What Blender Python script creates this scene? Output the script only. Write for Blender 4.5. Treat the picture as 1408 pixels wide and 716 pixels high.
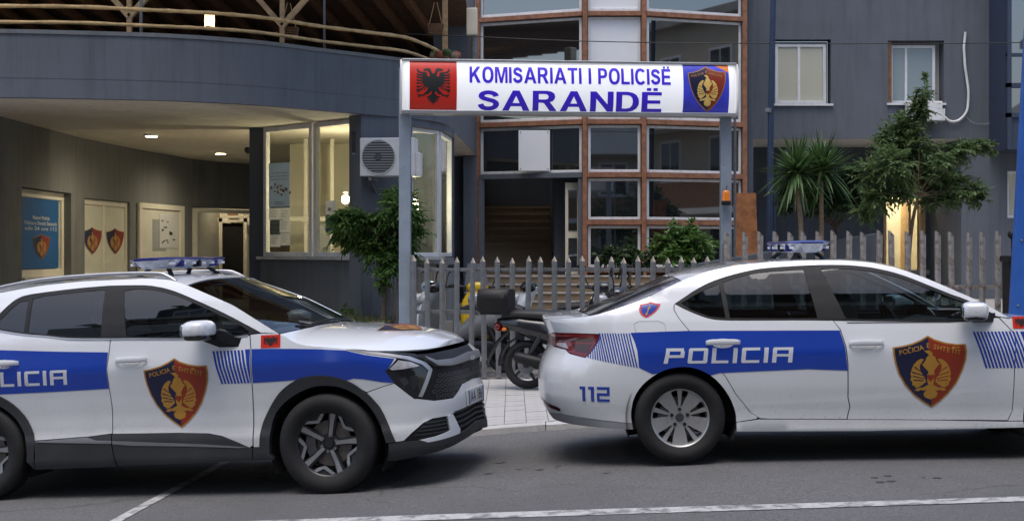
import bpy, bmesh, math, random
import numpy as np
from mathutils import Vector, Matrix
from mathutils.geometry import delaunay_2d_cdt
R = math.radians
random.seed(7)
for o in list(bpy.data.objects): bpy.data.objects.remove(o)
SC = bpy.context.scene
COL = SC.collection
# ---------------------------------------------------------------- camera
EYE = 1.513
cam_d = bpy.data.cameras.new('camera'); cam = bpy.data.objects.new('camera', cam_d); COL.objects.link(cam)
cam_d.sensor_width = 36; cam_d.lens = 36*1950/1408; cam_d.clip_end = 5000; cam_d.clip_start = .05
cam_d.shift_y = -11/1408
cam.location = (0, 0, EYE); cam.rotation_euler = (R(90), 0, 0)
SC.camera = cam
# ---------------------------------------------------------------- sky, sun, exposure
SUN_EL, SUN_AZ = 72, 205          # degrees; azimuth measured clockwise from +Y
W = bpy.data.worlds.new('World'); SC.world = W; W.use_nodes = True
nt = W.node_tree
sky = nt.nodes.new('ShaderNodeTexSky'); sky.sky_type = 'NISHITA'; sky.sun_disc = False
sky.sun_elevation = R(SUN_EL); sky.sun_rotation = R(SUN_AZ); sky.air_density = 1.0; sky.dust_density = 3.0; sky.ozone_density = 1.2
nt.links.new(sky.outputs[0], nt.nodes['Background'].inputs[0]); nt.nodes['Background'].inputs[1].default_value = 0.15
sd = bpy.data.lights.new('sun', 'SUN'); sun = bpy.data.objects.new('sun', sd); COL.objects.link(sun)
sd.energy = 0.9; sd.angle = R(40); sd.color = (1, .97, .94)
_d = Vector((math.sin(R(SUN_AZ))*math.cos(R(SUN_EL)), math.cos(R(SUN_AZ))*math.cos(R(SUN_EL)), math.sin(R(SUN_EL))))
sun.rotation_euler = (-_d).to_track_quat('-Z', 'Y').to_euler(); sun.location = (0, -10, 20)
SC.view_settings.view_transform = 'Standard'; SC.view_settings.look = 'None'
SC.view_settings.exposure = 0.68; SC.view_settings.gamma = 1; SC.view_settings.use_curve_mapping = False
# ---------------------------------------------------------------- materials
MATS = {}
def pmat(name, col, rough=.6, metal=0, var=.12, scale=6, bump=0, bscale=60, spec=.5, coat=0, detail=4, stain=None):
    """principled material with noise-driven colour variation and fine relief"""
    m = bpy.data.materials.new(name); m.use_nodes = True; n = m.node_tree; b = n.nodes['Principled BSDF']
    b.inputs['Roughness'].default_value = rough; b.inputs['Metallic'].default_value = metal
    b.inputs['Specular IOR Level'].default_value = spec; b.inputs['Coat Weight'].default_value = coat; b.inputs['Coat Roughness'].default_value = .04
    tc = n.nodes.new('ShaderNodeTexCoord')
    nz = n.nodes.new('ShaderNodeTexNoise'); nz.inputs['Scale'].default_value = scale; nz.inputs['Detail'].default_value = detail; nz.inputs['Roughness'].default_value = .6
    n.links.new(tc.outputs['Object'], nz.inputs['Vector'])
    rp = n.nodes.new('ShaderNodeValToRGB'); rp.color_ramp.elements[0].position = .3; rp.color_ramp.elements[1].position = .7
    c0 = [max(0, c*(1-var)) for c in col]; c1 = [min(1, c*(1+var)) for c in col]
    rp.color_ramp.elements[0].color = (*c0, 1); rp.color_ramp.elements[1].color = (*c1, 1)
    n.links.new(nz.outputs['Fac'], rp.inputs['Fac'])
    out = rp.outputs['Color']
    if stain:
        sc, lo, hi, scol = stain
        n2 = n.nodes.new('ShaderNodeTexNoise'); n2.inputs['Scale'].default_value = sc; n2.inputs['Detail'].default_value = 8; n2.inputs['Roughness'].default_value = .65
        n.links.new(tc.outputs['Object'], n2.inputs['Vector'])
        r2 = n.nodes.new('ShaderNodeValToRGB'); r2.color_ramp.elements[0].position = lo; r2.color_ramp.elements[1].position = hi
        n.links.new(n2.outputs['Fac'], r2.inputs['Fac'])
        mx = n.nodes.new('ShaderNodeMix'); mx.data_type = 'RGBA'
        n.links.new(r2.outputs['Color'], mx.inputs[0]); n.links.new(out, mx.inputs[6]); mx.inputs[7].default_value = (*scol, 1)
        out = mx.outputs[2]
    n.links.new(out, b.inputs['Base Color'])
    if bump:
        bz = n.nodes.new('ShaderNodeTexNoise'); bz.inputs['Scale'].default_value = bscale; bz.inputs['Detail'].default_value = 5
        n.links.new(tc.outputs['Object'], bz.inputs['Vector'])
        bp = n.nodes.new('ShaderNodeBump'); bp.inputs['Strength'].default_value = bump; bp.inputs['Distance'].default_value = .01
        n.links.new(bz.outputs['Fac'], bp.inputs['Height']); n.links.new(bp.outputs['Normal'], b.inputs['Normal'])
    MATS[name] = m
    return m
def emat(name, col, strength):
    m = bpy.data.materials.new(name); m.use_nodes = True; n = m.node_tree
    b = n.nodes['Principled BSDF']; b.inputs['Base Color'].default_value = (*col, 1)
    b.inputs['Emission Color'].default_value = (*col, 1); b.inputs['Emission Strength'].default_value = strength
    MATS[name] = m; return m
def gmat(name, tint, ior=1.5, rough=.01, gloss=1.0):
    """thin window glass: fresnel reflection over a tinted see-through layer"""
    m = bpy.data.materials.new(name); m.use_nodes = True; n = m.node_tree
    n.nodes.remove(n.nodes['Principled BSDF'])
    tr = n.nodes.new('ShaderNodeBsdfTransparent'); tr.inputs[0].default_value = (*tint, 1)
    gl = n.nodes.new('ShaderNodeBsdfGlossy'); gl.inputs['Roughness'].default_value = rough; gl.inputs['Color'].default_value = (gloss, gloss, gloss, 1)
    fr = n.nodes.new('ShaderNodeFresnel'); ge = n.nodes.new('ShaderNodeNewGeometry'); mi = n.nodes.new('ShaderNodeMix')
    mi.inputs[2].default_value = ior; mi.inputs[3].default_value = 1/ior; n.links.new(ge.outputs['Backfacing'], mi.inputs[0]); n.links.new(mi.outputs[0], fr.inputs[0])
    mx = n.nodes.new('ShaderNodeMixShader')
    n.links.new(fr.outputs[0], mx.inputs[0]); n.links.new(tr.outputs[0], mx.inputs[1]); n.links.new(gl.outputs[0], mx.inputs[2])
    n.links.new(mx.outputs[0], n.nodes['Material Output'].inputs[0])
    MATS[name] = m; return m
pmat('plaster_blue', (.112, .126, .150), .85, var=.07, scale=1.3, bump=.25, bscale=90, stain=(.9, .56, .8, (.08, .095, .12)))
pmat('plaster_grey', (.155, .165, .172), .85, var=.07, scale=1.2, bump=.25, bscale=90, stain=(.8, .56, .85, (.10, .105, .11)))
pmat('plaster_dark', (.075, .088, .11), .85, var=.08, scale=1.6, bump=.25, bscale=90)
pmat('soffit', (.70, .66, .58), .8, var=.06, scale=1.0, bump=.1, bscale=60, stain=(1.2, .58, .85, (.58, .54, .46)))
pmat('cream', (.66, .62, .50), .7, var=.08, scale=3)
pmat('cream_frame', (.66, .63, .55), .45, var=.05, scale=5)
pmat('white_frame', (.70, .71, .72), .4, var=.06, scale=8)
pmat('room_wall', (.62, .59, .49), .8, var=.05, scale=2)
pmat('rust_steel', (.27, .12, .065), .75, var=.35, scale=9, bump=.3, bscale=50, stain=(5, .52, .7, (.17, .075, .04)))
pmat('rust_sheet', (.30, .12, .045), .85, var=.35, scale=5, bump=.3, bscale=40, stain=(6, .5, .7, (.14, .06, .03)))
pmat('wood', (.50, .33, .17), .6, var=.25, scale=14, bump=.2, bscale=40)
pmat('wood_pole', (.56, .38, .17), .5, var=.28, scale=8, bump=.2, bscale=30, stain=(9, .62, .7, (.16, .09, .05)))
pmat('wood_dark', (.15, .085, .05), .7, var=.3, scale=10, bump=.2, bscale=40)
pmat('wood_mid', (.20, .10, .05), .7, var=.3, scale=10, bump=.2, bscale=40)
pmat('galv', (.19, .196, .205), .5, metal=.5, var=.15, scale=14, bump=.1, bscale=60, stain=(12, .6, .75, (.11, .12, .13)))
pmat('post_paint', (.26, .31, .37), .5, metal=.2, var=.1, scale=6, stain=(8, .62, .75, (.15, .17, .2)))
pmat('old_picket', (.30, .28, .26), .75, metal=.1, var=.25, scale=12, bump=.3, bscale=50, stain=(10, .5, .62, (.12, .085, .06)))
pmat('picket_tip', (.55, .45, .33), .7, var=.3, scale=15)
pmat('tan_picket', (.32, .26, .18), .75, var=.25, scale=14)
pmat('asphalt', (.118, .117, .118), .92, var=.42, scale=55, bump=.7, bscale=110, detail=10, stain=(.42, .42, .72, (.082, .081, .082)))
pmat('road_paint', (.44, .44, .43), .8, var=.15, scale=30, stain=(9, .46, .62, (.15, .15, .15)))
pmat('tile', (.42, .41, .40), .8, var=.16, scale=3.1, bump=.15, bscale=80, stain=(5, .55, .75, (.25, .24, .23)))
pmat('grout', (.16, .155, .15), .95, var=.2, scale=8)
pmat('kerb', (.46, .455, .44), .85, var=.15, scale=4, bump=.3, bscale=50, stain=(6, .52, .72, (.24, .235, .225)))
pmat('concrete', (.30, .29, .27), .9, var=.15, scale=2, bump=.2, bscale=60)
pmat('step_stone', (.29, .225, .15), .75, var=.15, scale=4, stain=(4, .55, .75, (.20, .155, .10)))
pmat('earth', (.13, .10, .07), .95, var=.3, scale=6, bump=.5, bscale=30)
pmat('ground', (.10, .10, .09), .95, var=.2, scale=.4)
pmat('plastic_white', (.72, .72, .71), .45, var=.05, scale=6)
pmat('plastic_black', (.011, .011, .012), .5, var=.2, scale=20, spec=.3)
pmat('rubber', (.011, .011, .0115), .75, var=.2, scale=20, bump=.15, bscale=120, stain=(6, .55, .8, (.018, .0175, .017)))
pmat('dark_metal', (.05, .05, .055), .4, metal=.7, var=.1)
pmat('silver', (.46, .46, .47), .35, metal=.75, var=.08, scale=8)
pmat('alloy', (.42, .42, .42), .4, metal=.6, var=.1, scale=8, stain=(9, .55, .8, (.24, .22, .2)))
pmat('alloy_face', (.30, .30, .31), .38, metal=.6, var=.1, scale=8)
pmat('alloy_dark', (.018, .018, .02), .35, var=.1)
pmat('brake', (.16, .14, .125), .5, metal=.6, var=.15, scale=20)
pmat('cladding', (.024, .025, .028), .6, var=.12, scale=4, bump=.1, bscale=200, stain=(2.2, .5, .8, (.045, .043, .04)))
pmat('cabin', (.03, .03, .032), .8, var=.1)
pmat('void', (.008, .008, .009), .95, var=0)
pmat('piano', (.012, .012, .014), .12, var=.1, coat=.5)
pmat('trim_grey', (.22, .22, .23), .35, metal=.4, var=.08)
pmat('grille_bar', (.05, .05, .052), .3, var=.1)
pmat('fan_dark', (.07, .07, .07), .7, var=.1)
pmat('gunmetal', (.10, .10, .11), .3, metal=.7, var=.08)
pmat('blue_wrap', (.012, .05, .36), .22, var=.05, scale=2, coat=.35)
pmat('letter_white', (.62, .64, .68), .35, var=.03)
pmat('navy', (.013, .014, .045), .3, var=.06)
pmat('shield_red', (.24, .030, .012), .3, var=.06)
pmat('gold', (.40, .20, .03), .35, var=.08, scale=12)
pmat('gold_pale', (.74, .50, .13), .35, var=.12, scale=9)
pmat('flag_red', (.62, .022, .008), .4, var=.03, scale=3)
pmat('ink_black', (.012, .012, .012), .5, var=0)
pmat('ink_blue', (.06, .018, .72), .4, var=.06, scale=3)
pmat('sign_white', (.80, .81, .83), .3, var=.02, scale=2, coat=.2)
pmat('panel_blue', (.05, .06, .62), .35, var=.35, scale=2.4)
pmat('poster_blue', (.012, .10, .30), .4, var=.05)
pmat('paper', (.78, .79, .80), .7, var=.05, scale=9)
pmat('paper_blue', (.42, .50, .62), .6, var=.05, scale=9)
pmat('board', (.56, .56, .49), .6, var=.05, scale=4)
pmat('print_grey', (.28, .29, .30), .6, var=.1)
pmat('red_lens', (.17, .004, .006), .12, var=.25, scale=14, coat=.6)
pmat('red_dark', (.055, .003, .004), .12, var=.2, scale=14, coat=.6)
pmat('clear_lens', (.42, .42, .45), .15, var=.3, scale=25, coat=.6)
pmat('amber', (.75, .20, .01), .25, var=.1, coat=.4)
pmat('lens_blue', (.02, .03, .20), .15, var=.15, coat=.5)
pmat('lens_ice', (.42, .45, .52), .2, var=.35, scale=22, coat=.5)
pmat('blue_steel', (.025, .11, .42), .45, var=.12, scale=5, stain=(7, .62, .75, (.03, .06, .2)))
pmat('pole_blue', (.03, .05, .10), .5, metal=.3, var=.15)
pmat('bay_blue', (.035, .05, .085), .5, var=.08)
pmat('yellow', (.75, .48, .01), .3, var=.06, coat=.4)
pmat('bike_black', (.012, .012, .014), .2, var=.1, coat=.5)
pmat('bike_white', (.62, .66, .70), .3, var=.05, coat=.4)
pmat('bike_blue', (.30, .42, .55), .3, var=.08, coat=.4)
pmat('bike_grey', (.20, .21, .22), .4, var=.08, coat=.2)
pmat('vinyl', (.022, .021, .022), .55, var=.15, scale=12)
pmat('beige_wall', (.46, .40, .31), .9, var=.1, scale=.7, bump=.1, bscale=40)
pmat('white_wall', (.62, .60, .56), .9, var=.08, scale=.7)
pmat('bark', (.13, .095, .065), .9, var=.3, scale=20, bump=.5, bscale=40)
pmat('bark_light', (.25, .19, .13), .9, var=.3, scale=18, bump=.5, bscale=30)
pmat('cable', (.012, .012, .013), .6, var=0)
pmat('curtain', (.55, .56, .52), .8, var=.1, scale=3)
pmat('terracotta', (.30, .09, .05), .8, var=.2)
def streaks(name, k):
    m = MATS[name]; n = m.node_tree; b = n.nodes['Principled BSDF']; base = b.inputs['Base Color'].links[0].from_socket
    tc = n.nodes.new('ShaderNodeTexCoord'); mp = n.nodes.new('ShaderNodeMapping'); mp.inputs['Scale'].default_value = (5, 5, .35); n.links.new(tc.outputs['Object'], mp.inputs[0])
    nz = n.nodes.new('ShaderNodeTexNoise'); nz.inputs['Scale'].default_value = 1.4; nz.inputs['Detail'].default_value = 7; nz.inputs['Roughness'].default_value = .7; n.links.new(mp.outputs[0], nz.inputs['Vector'])
    mr = n.nodes.new('ShaderNodeMapRange'); mr.inputs[1].default_value = .48; mr.inputs[2].default_value = .75; mr.inputs[4].default_value = k; n.links.new(nz.outputs['Fac'], mr.inputs[0])
    mx = n.nodes.new('ShaderNodeMix'); mx.data_type = 'RGBA'; mx.blend_type = 'MULTIPLY'; n.links.new(mr.outputs[0], mx.inputs[0]); n.links.new(base, mx.inputs[6]); mx.inputs[7].default_value = (.45, .44, .42, 1)
    n.links.new(mx.outputs[2], b.inputs['Base Color'])
for q in ('plaster_blue', 'plaster_grey', 'plaster_dark', 'soffit', 'white_frame'): streaks(q, .5)
def cracks(name):
    m = MATS[name]; n = m.node_tree; b = n.nodes['Principled BSDF']; base = b.inputs['Base Color'].links[0].from_socket
    tc = n.nodes.new('ShaderNodeTexCoord'); wz = n.nodes.new('ShaderNodeTexNoise'); wz.inputs['Scale'].default_value = 2.2; wz.inputs['Detail'].default_value = 8; n.links.new(tc.outputs['Object'], wz.inputs['Vector'])
    vm = n.nodes.new('ShaderNodeVectorMath'); vm.operation = 'MULTIPLY_ADD'; n.links.new(wz.outputs['Color'], vm.inputs[0]); vm.inputs[1].default_value = (.7, .7, 0); n.links.new(tc.outputs['Object'], vm.inputs[2])
    vo = n.nodes.new('ShaderNodeTexVoronoi'); vo.feature = 'DISTANCE_TO_EDGE'; vo.inputs['Scale'].default_value = .38; n.links.new(vm.outputs[0], vo.inputs['Vector'])
    r1 = n.nodes.new('ShaderNodeMapRange'); r1.inputs[1].default_value = .001; r1.inputs[2].default_value = .006; r1.inputs[3].default_value = 1; r1.inputs[4].default_value = 0; n.links.new(vo.outputs['Distance'], r1.inputs[0])
    mz = n.nodes.new('ShaderNodeTexNoise'); mz.inputs['Scale'].default_value = .35; n.links.new(tc.outputs['Object'], mz.inputs['Vector'])
    r2 = n.nodes.new('ShaderNodeMapRange'); r2.inputs[1].default_value = .46; r2.inputs[2].default_value = .58; r2.inputs[4].default_value = .7; n.links.new(mz.outputs['Fac'], r2.inputs[0])
    mu = n.nodes.new('ShaderNodeMath'); mu.operation = 'MULTIPLY'; n.links.new(r1.outputs[0], mu.inputs[0]); n.links.new(r2.outputs[0], mu.inputs[1])
    mx = n.nodes.new('ShaderNodeMix'); mx.data_type = 'RGBA'; n.links.new(mu.outputs[0], mx.inputs[0]); n.links.new(base, mx.inputs[6]); mx.inputs[7].default_value = (.03, .03, .03, 1); out = mx.outputs[2]
    sp = n.nodes.new('ShaderNodeTexNoise'); sp.inputs['Scale'].default_value = 130; sp.inputs['Detail'].default_value = 1; n.links.new(tc.outputs['Object'], sp.inputs['Vector'])
    r3 = n.nodes.new('ShaderNodeMapRange'); r3.inputs[1].default_value = .60; r3.inputs[2].default_value = .72; r3.inputs[4].default_value = .55; n.links.new(sp.outputs['Fac'], r3.inputs[0])
    m2 = n.nodes.new('ShaderNodeMix'); m2.data_type = 'RGBA'; n.links.new(r3.outputs[0], m2.inputs[0]); n.links.new(out, m2.inputs[6]); m2.inputs[7].default_value = (.26, .255, .25, 1)
    n.links.new(m2.outputs[2], b.inputs['Base Color'])
cracks('asphalt')
# white car paint with road dirt low down
def paint(name, dirt_top, dirt):
    m = pmat(name, (.74, .76, .79), .22, var=.012, scale=2, coat=1); n = m.node_tree; b = n.nodes['Principled BSDF']
    base = b.inputs['Base Color'].links[0].from_socket
    tc = n.nodes.new('ShaderNodeTexCoord'); sx = n.nodes.new('ShaderNodeSeparateXYZ'); n.links.new(tc.outputs['Object'], sx.inputs[0])
    mr = n.nodes.new('ShaderNodeMapRange'); mr.inputs[1].default_value = dirt_top; mr.inputs[2].default_value = .25; n.links.new(sx.outputs[2], mr.inputs[0])
    nz = n.nodes.new('ShaderNodeTexNoise'); nz.inputs['Scale'].default_value = 3; nz.inputs['Detail'].default_value = 9; nz.inputs['Roughness'].default_value = .75
    n.links.new(tc.outputs['Object'], nz.inputs['Vector'])
    mu = n.nodes.new('ShaderNodeMath'); mu.operation = 'MULTIPLY'; n.links.new(mr.outputs[0], mu.inputs[0]); n.links.new(nz.outputs['Fac'], mu.inputs[1])
    m2 = n.nodes.new('ShaderNodeMath'); m2.operation = 'MULTIPLY'; m2.inputs[1].default_value = dirt; n.links.new(mu.outputs[0], m2.inputs[0]); m2.use_clamp = True
    sp = n.nodes.new('ShaderNodeTexNoise'); sp.inputs['Scale'].default_value = 70; sp.inputs['Detail'].default_value = 2; n.links.new(tc.outputs['Object'], sp.inputs['Vector'])
    rr = n.nodes.new('ShaderNodeMapRange'); rr.inputs[1].default_value = .62; rr.inputs[2].default_value = .72; rr.inputs[4].default_value = .5; n.links.new(sp.outputs['Fac'], rr.inputs[0])
    m3 = n.nodes.new('ShaderNodeMath'); m3.operation = 'MULTIPLY'; n.links.new(rr.outputs[0], m3.inputs[0]); n.links.new(mr.outputs[0], m3.inputs[1])
    ad = n.nodes.new('ShaderNodeMath'); ad.operation = 'ADD'; ad.use_clamp = True; n.links.new(m2.outputs[0], ad.inputs[0]); n.links.new(m3.outputs[0], ad.inputs[1])
    mx = n.nodes.new('ShaderNodeMix'); mx.data_type = 'RGBA'; n.links.new(ad.outputs[0], mx.inputs[0]); n.links.new(base, mx.inputs[6]); mx.inputs[7].default_value = (.36, .34, .31, 1)
    n.links.new(mx.outputs[2], b.inputs['Base Color'])
    m4 = n.nodes.new('ShaderNodeMath'); m4.operation = 'MULTIPLY_ADD'; m4.inputs[1].default_value = -1; m4.inputs[2].default_value = 1; n.links.new(ad.outputs[0], m4.inputs[0]); n.links.new(m4.outputs[0], b.inputs['Coat Weight']); b.inputs['Coat IOR'].default_value = 1.7; b.inputs['Coat Roughness'].default_value = .015
paint('paint_dusty', .95, .95); paint('paint', .70, .55)
def leafmat(name, c0, c1, transl=.35):
    m = bpy.data.materials.new(name); m.use_nodes = True; n = m.node_tree; b = n.nodes['Principled BSDF']
    g = n.nodes.new('ShaderNodeNewGeometry'); rp = n.nodes.new('ShaderNodeValToRGB')
    rp.color_ramp.elements[0].color = (*c0, 1); rp.color_ramp.elements[1].color = (*c1, 1)
    n.links.new(g.outputs['Random Per Island'], rp.inputs[0]); n.links.new(rp.outputs[0], b.inputs['Base Color'])
    b.inputs['Roughness'].default_value = .5
    t = n.nodes.new('ShaderNodeBsdfTranslucent'); n.links.new(rp.outputs[0], t.inputs[0])
    mx = n.nodes.new('ShaderNodeMixShader'); mx.inputs[0].default_value = transl
    n.links.new(b.outputs[0], mx.inputs[1]); n.links.new(t.outputs[0], mx.inputs[2]); n.links.new(mx.outputs[0], n.nodes['Material Output'].inputs[0])
    MATS[name] = m
leafmat('leaf', (.06, .105, .035), (.15, .225, .08), .45); leafmat('leaf_dark', (.018, .04, .014), (.05, .095, .032))
leafmat('leaf_fresh', (.05, .115, .025), (.13, .24, .055), .4); leafmat('leaf_yucca', (.035, .08, .022), (.10, .18, .055), .3)
leafmat('grass', (.04, .07, .02), (.12, .15, .05))
gmat('glass', (.86, .88, .84), 1.45); gmat('glass_lobby', (.8, .8, .72), 1.5)
gmat('car_glass', (.27, .35, .37), 1.55); gmat('car_glass_dark', (.10, .12, .13), 1.7); gmat('car_glass_mid', (.25, .29, .30), 1.7); gmat('car_screen', (.55, .60, .58), 1.6)
def darkglass(name, col, ior):
    m = bpy.data.materials.new(name); m.use_nodes = True; b = m.node_tree.nodes['Principled BSDF']
    b.inputs['Base Color'].default_value = (*col, 1); b.inputs['Roughness'].default_value = .02; b.inputs['IOR'].default_value = ior
    MATS[name] = m
darkglass('glass_mirror', (.012, .014, .016), 2.8); darkglass('glass_pale', (.50, .49, .40), 1.6); darkglass('glass_blind', (.20, .25, .27), 1.6)
emat('lamp_warm', (1, .82, .45), 30); emat('lamp_soft', (1, .70, .25), .9)
emat('sign_face', (.82, .83, .85), .28); MATS['sign_face'].node_tree.nodes['Principled BSDF'].inputs['Roughness'].default_value = .3
def translucent(name, k):
    m = MATS[name]; n = m.node_tree; b = n.nodes['Principled BSDF']; t = n.nodes.new('ShaderNodeBsdfTranslucent'); n.links.new(b.inputs['Base Color'].links[0].from_socket, t.inputs[0])
    x = n.nodes.new('ShaderNodeMixShader'); x.inputs[0].default_value = k; n.links.new(b.outputs[0], x.inputs[1]); n.links.new(t.outputs[0], x.inputs[2]); n.links.new(x.outputs[0], n.nodes['Material Output'].inputs[0])
translucent('paper', .4); translucent('paper_blue', .4)
# ---------------------------------------------------------------- mesh helpers
def link(o, parent=None):
    COL.objects.link(o)
    if parent is not None: o.parent = parent
    return o
def mk(name, verts, faces, mat, parent=None, smooth=0, normals=None, bevel=0):
    me = bpy.data.meshes.new(name); me.from_pydata([tuple(v) for v in verts], [], faces)
    me.materials.append(MATS[mat] if isinstance(mat, str) else mat)
    if smooth:
        me.polygons.foreach_set('use_smooth', [True]*len(me.polygons))
        if normals is None: me.set_sharp_from_angle(angle=R(smooth))
    me.update()
    if normals is not None: me.normals_split_custom_set_from_vertices(normals)
    o = link(bpy.data.objects.new(name, me), parent)
    if bevel:
        b = o.modifiers.new('bevel', 'BEVEL'); b.width = bevel; b.segments = 2; b.limit_method = 'ANGLE'; b.angle_limit = R(40)
    return o
def tag(o, label, cat, group=None):
    o['label'] = label; o['category'] = cat
    if group: o['group'] = group
    return o
def thing(name, label, cat, loc=(0, 0, 0), rot=(0, 0, 0), group=None):
    o = link(bpy.data.objects.new(name, None)); o.location = loc; o.rotation_euler = rot; o.empty_display_size = .2
    return tag(o, label, cat, group)
def struct(o): o['kind'] = 'structure'; return o
def node(name, parent, loc=(0, 0, 0), rot=(0, 0, 0)):
    o = link(bpy.data.objects.new(name, None), parent); o.location = loc; o.rotation_euler = rot; o.empty_display_size = .05
    return o
def copy_tree(o, parent=None):
    c = o.copy(); link(c, parent)
    for ch in list(o.children): copy_tree(ch, c)
    return c
class MB:
    def __init__(s): s.v = []; s.f = []
    def add(s, vs, fs):
        k = len(s.v); s.v += [tuple(v) for v in vs]; s.f += [tuple(i + k for i in f) for f in fs]; return s
    def box(s, x0, x1, y0, y1, z0, z1, M=None):
        vs = [(x, y, z) for z in (z0, z1) for x, y in ((x0, y0), (x1, y0), (x1, y1), (x0, y1))]
        if M is not None: vs = [M @ Vector(v) for v in vs]
        return s.add(vs, [(0, 3, 2, 1), (4, 5, 6, 7), (0, 1, 5, 4), (1, 2, 6, 5), (2, 3, 7, 6), (3, 0, 4, 7)])
    def bar(s, p, q, w, h, up=(0, 0, 1)):
        """box beam from p to q, w wide, h deep along up"""
        p, q = Vector(p), Vector(q); d = (q - p).normalized(); u = Vector(up); r = d.cross(u)
        if r.length < 1e-5: r = d.cross(Vector((0, 1, 0)))
        r.normalize(); u = r.cross(d)
        vs = [a + r*(i*w/2) + u*(j*h/2) for a in (p, q) for i, j in ((-1, -1), (1, -1), (1, 1), (-1, 1))]
        return s.add(vs, [(0, 3, 2, 1), (4, 5, 6, 7), (0, 1, 5, 4), (1, 2, 6, 5), (2, 3, 7, 6), (3, 0, 4, 7)])
    def tube(s, pts, r, n=8, cap=True):
        pts = [Vector(p) for p in pts]; rs = r if isinstance(r, (list, tuple)) else [r]*len(pts)
        rings = []; last = None
        for i, p in enumerate(pts):
            d = (pts[min(i+1, len(pts)-1)] - pts[max(i-1, 0)]).normalized()
            a = Vector((0, 0, 1)) if abs(d.z) < .9 else Vector((1, 0, 0))
            if last is not None: a = last
            x = d.cross(a).normalized(); y = x.cross(d).normalized(); last = y
            rings.append([p + (x*math.cos(2*math.pi*k/n) + y*math.sin(2*math.pi*k/n))*rs[i] for k in range(n)])
        vs = [v for r_ in rings for v in r_]; fs = []
        for i in range(len(pts)-1):
            for k in range(n): fs.append((i*n+k, i*n+(k+1) % n, (i+1)*n+(k+1) % n, (i+1)*n+k))
        if cap: fs += [tuple(range(n-1, -1, -1)), tuple((len(pts)-1)*n + k for k in range(n))]
        return s.add(vs, fs)
    def lathe(s, prof, n=32, M=None, closed=False):
        """prof: (radius, axial) pairs, revolved about local Y"""
        vs = []; fs = []; m = len(prof)
        for k in range(n):
            a = 2*math.pi*k/n
            for r, y in prof: vs.append(Vector((r*math.cos(a), y, r*math.sin(a))))
        for k in range(n):
            for i in range(m if closed else m-1): fs.append((k*m+i, ((k+1) % n)*m+i, ((k+1) % n)*m+(i+1) % m, k*m+(i+1) % m))
        if M is not None: vs = [M @ v for v in vs]
        return s.add(vs, fs)
    def loft(s, rings, cap=True):
        n = len(rings[0]); vs = [v for r_ in rings for v in r_]; fs = []
        for i in range(len(rings)-1):
            for k in range(n): fs.append((i*n+k, i*n+(k+1) % n, (i+1)*n+(k+1) % n, (i+1)*n+k))
        if cap: fs += [tuple(range(n-1, -1, -1)), tuple((len(rings)-1)*n + k for k in range(n))]
        return s.add(vs, fs)
    def blob(s, c, r, e=2.6, nu=16, nv=10, M=None):
        """super-ellipsoid"""
        def sp(a): return math.copysign(abs(a)**(2/e), a)
        rings = []
        for j in range(nv+1):
            th = -math.pi/2 + math.pi*j/nv; cz, sz = sp(math.cos(th)), sp(math.sin(th))
            if j in (0, nv): cz = .02
            rings.append([Vector((c[0]+r[0]*cz*sp(math.cos(2*math.pi*k/nu)), c[1]+r[1]*cz*sp(math.sin(2*math.pi*k/nu)), c[2]+r[2]*sz)) for k in range(nu)])
        if M is not None: rings = [[M @ v for v in r_] for r_ in rings]
        return s.loft(rings)
    def prism(s, poly, fn0, fn1):
        """closed solid between fn0(u,v) and fn1(u,v) over a simple polygon"""
        n = len(poly); vs = [fn0(*p) for p in poly] + [fn1(*p) for p in poly]
        fs = [tuple(range(n-1, -1, -1)), tuple(range(n, 2*n))] + [(i, (i+1) % n, n+(i+1) % n, n+i) for i in range(n)]
        return s.add(vs, fs)
    def build(s, name, mat, parent=None, smooth=0, bevel=0):
        return mk(name, s.v, s.f, mat, parent, smooth, None, bevel)
def ell(x, cy, cz, ry, rz, n=14, e=2.4):
    def sp(a): return math.copysign(abs(a)**(2/e), a)
    return [Vector((x, cy + ry*sp(math.cos(2*math.pi*k/n)), cz + rz*sp(math.sin(2*math.pi*k/n)))) for k in range(n)]
def spl(pts, n=6):
    out = []
    for i in range(len(pts)-1):
        p0, p1, p2, p3 = (Vector(pts[max(0, i-1)]), Vector(pts[i]), Vector(pts[i+1]), Vector(pts[min(len(pts)-1, i+2)]))
        for j in range(n):
            t = j/n; out.append(.5*((2*p1) + (-p0+p2)*t + (2*p0-5*p1+4*p2-p3)*t*t + (-p0+3*p1-3*p2+p3)*t**3))
    return out + [Vector(pts[-1])]
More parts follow.
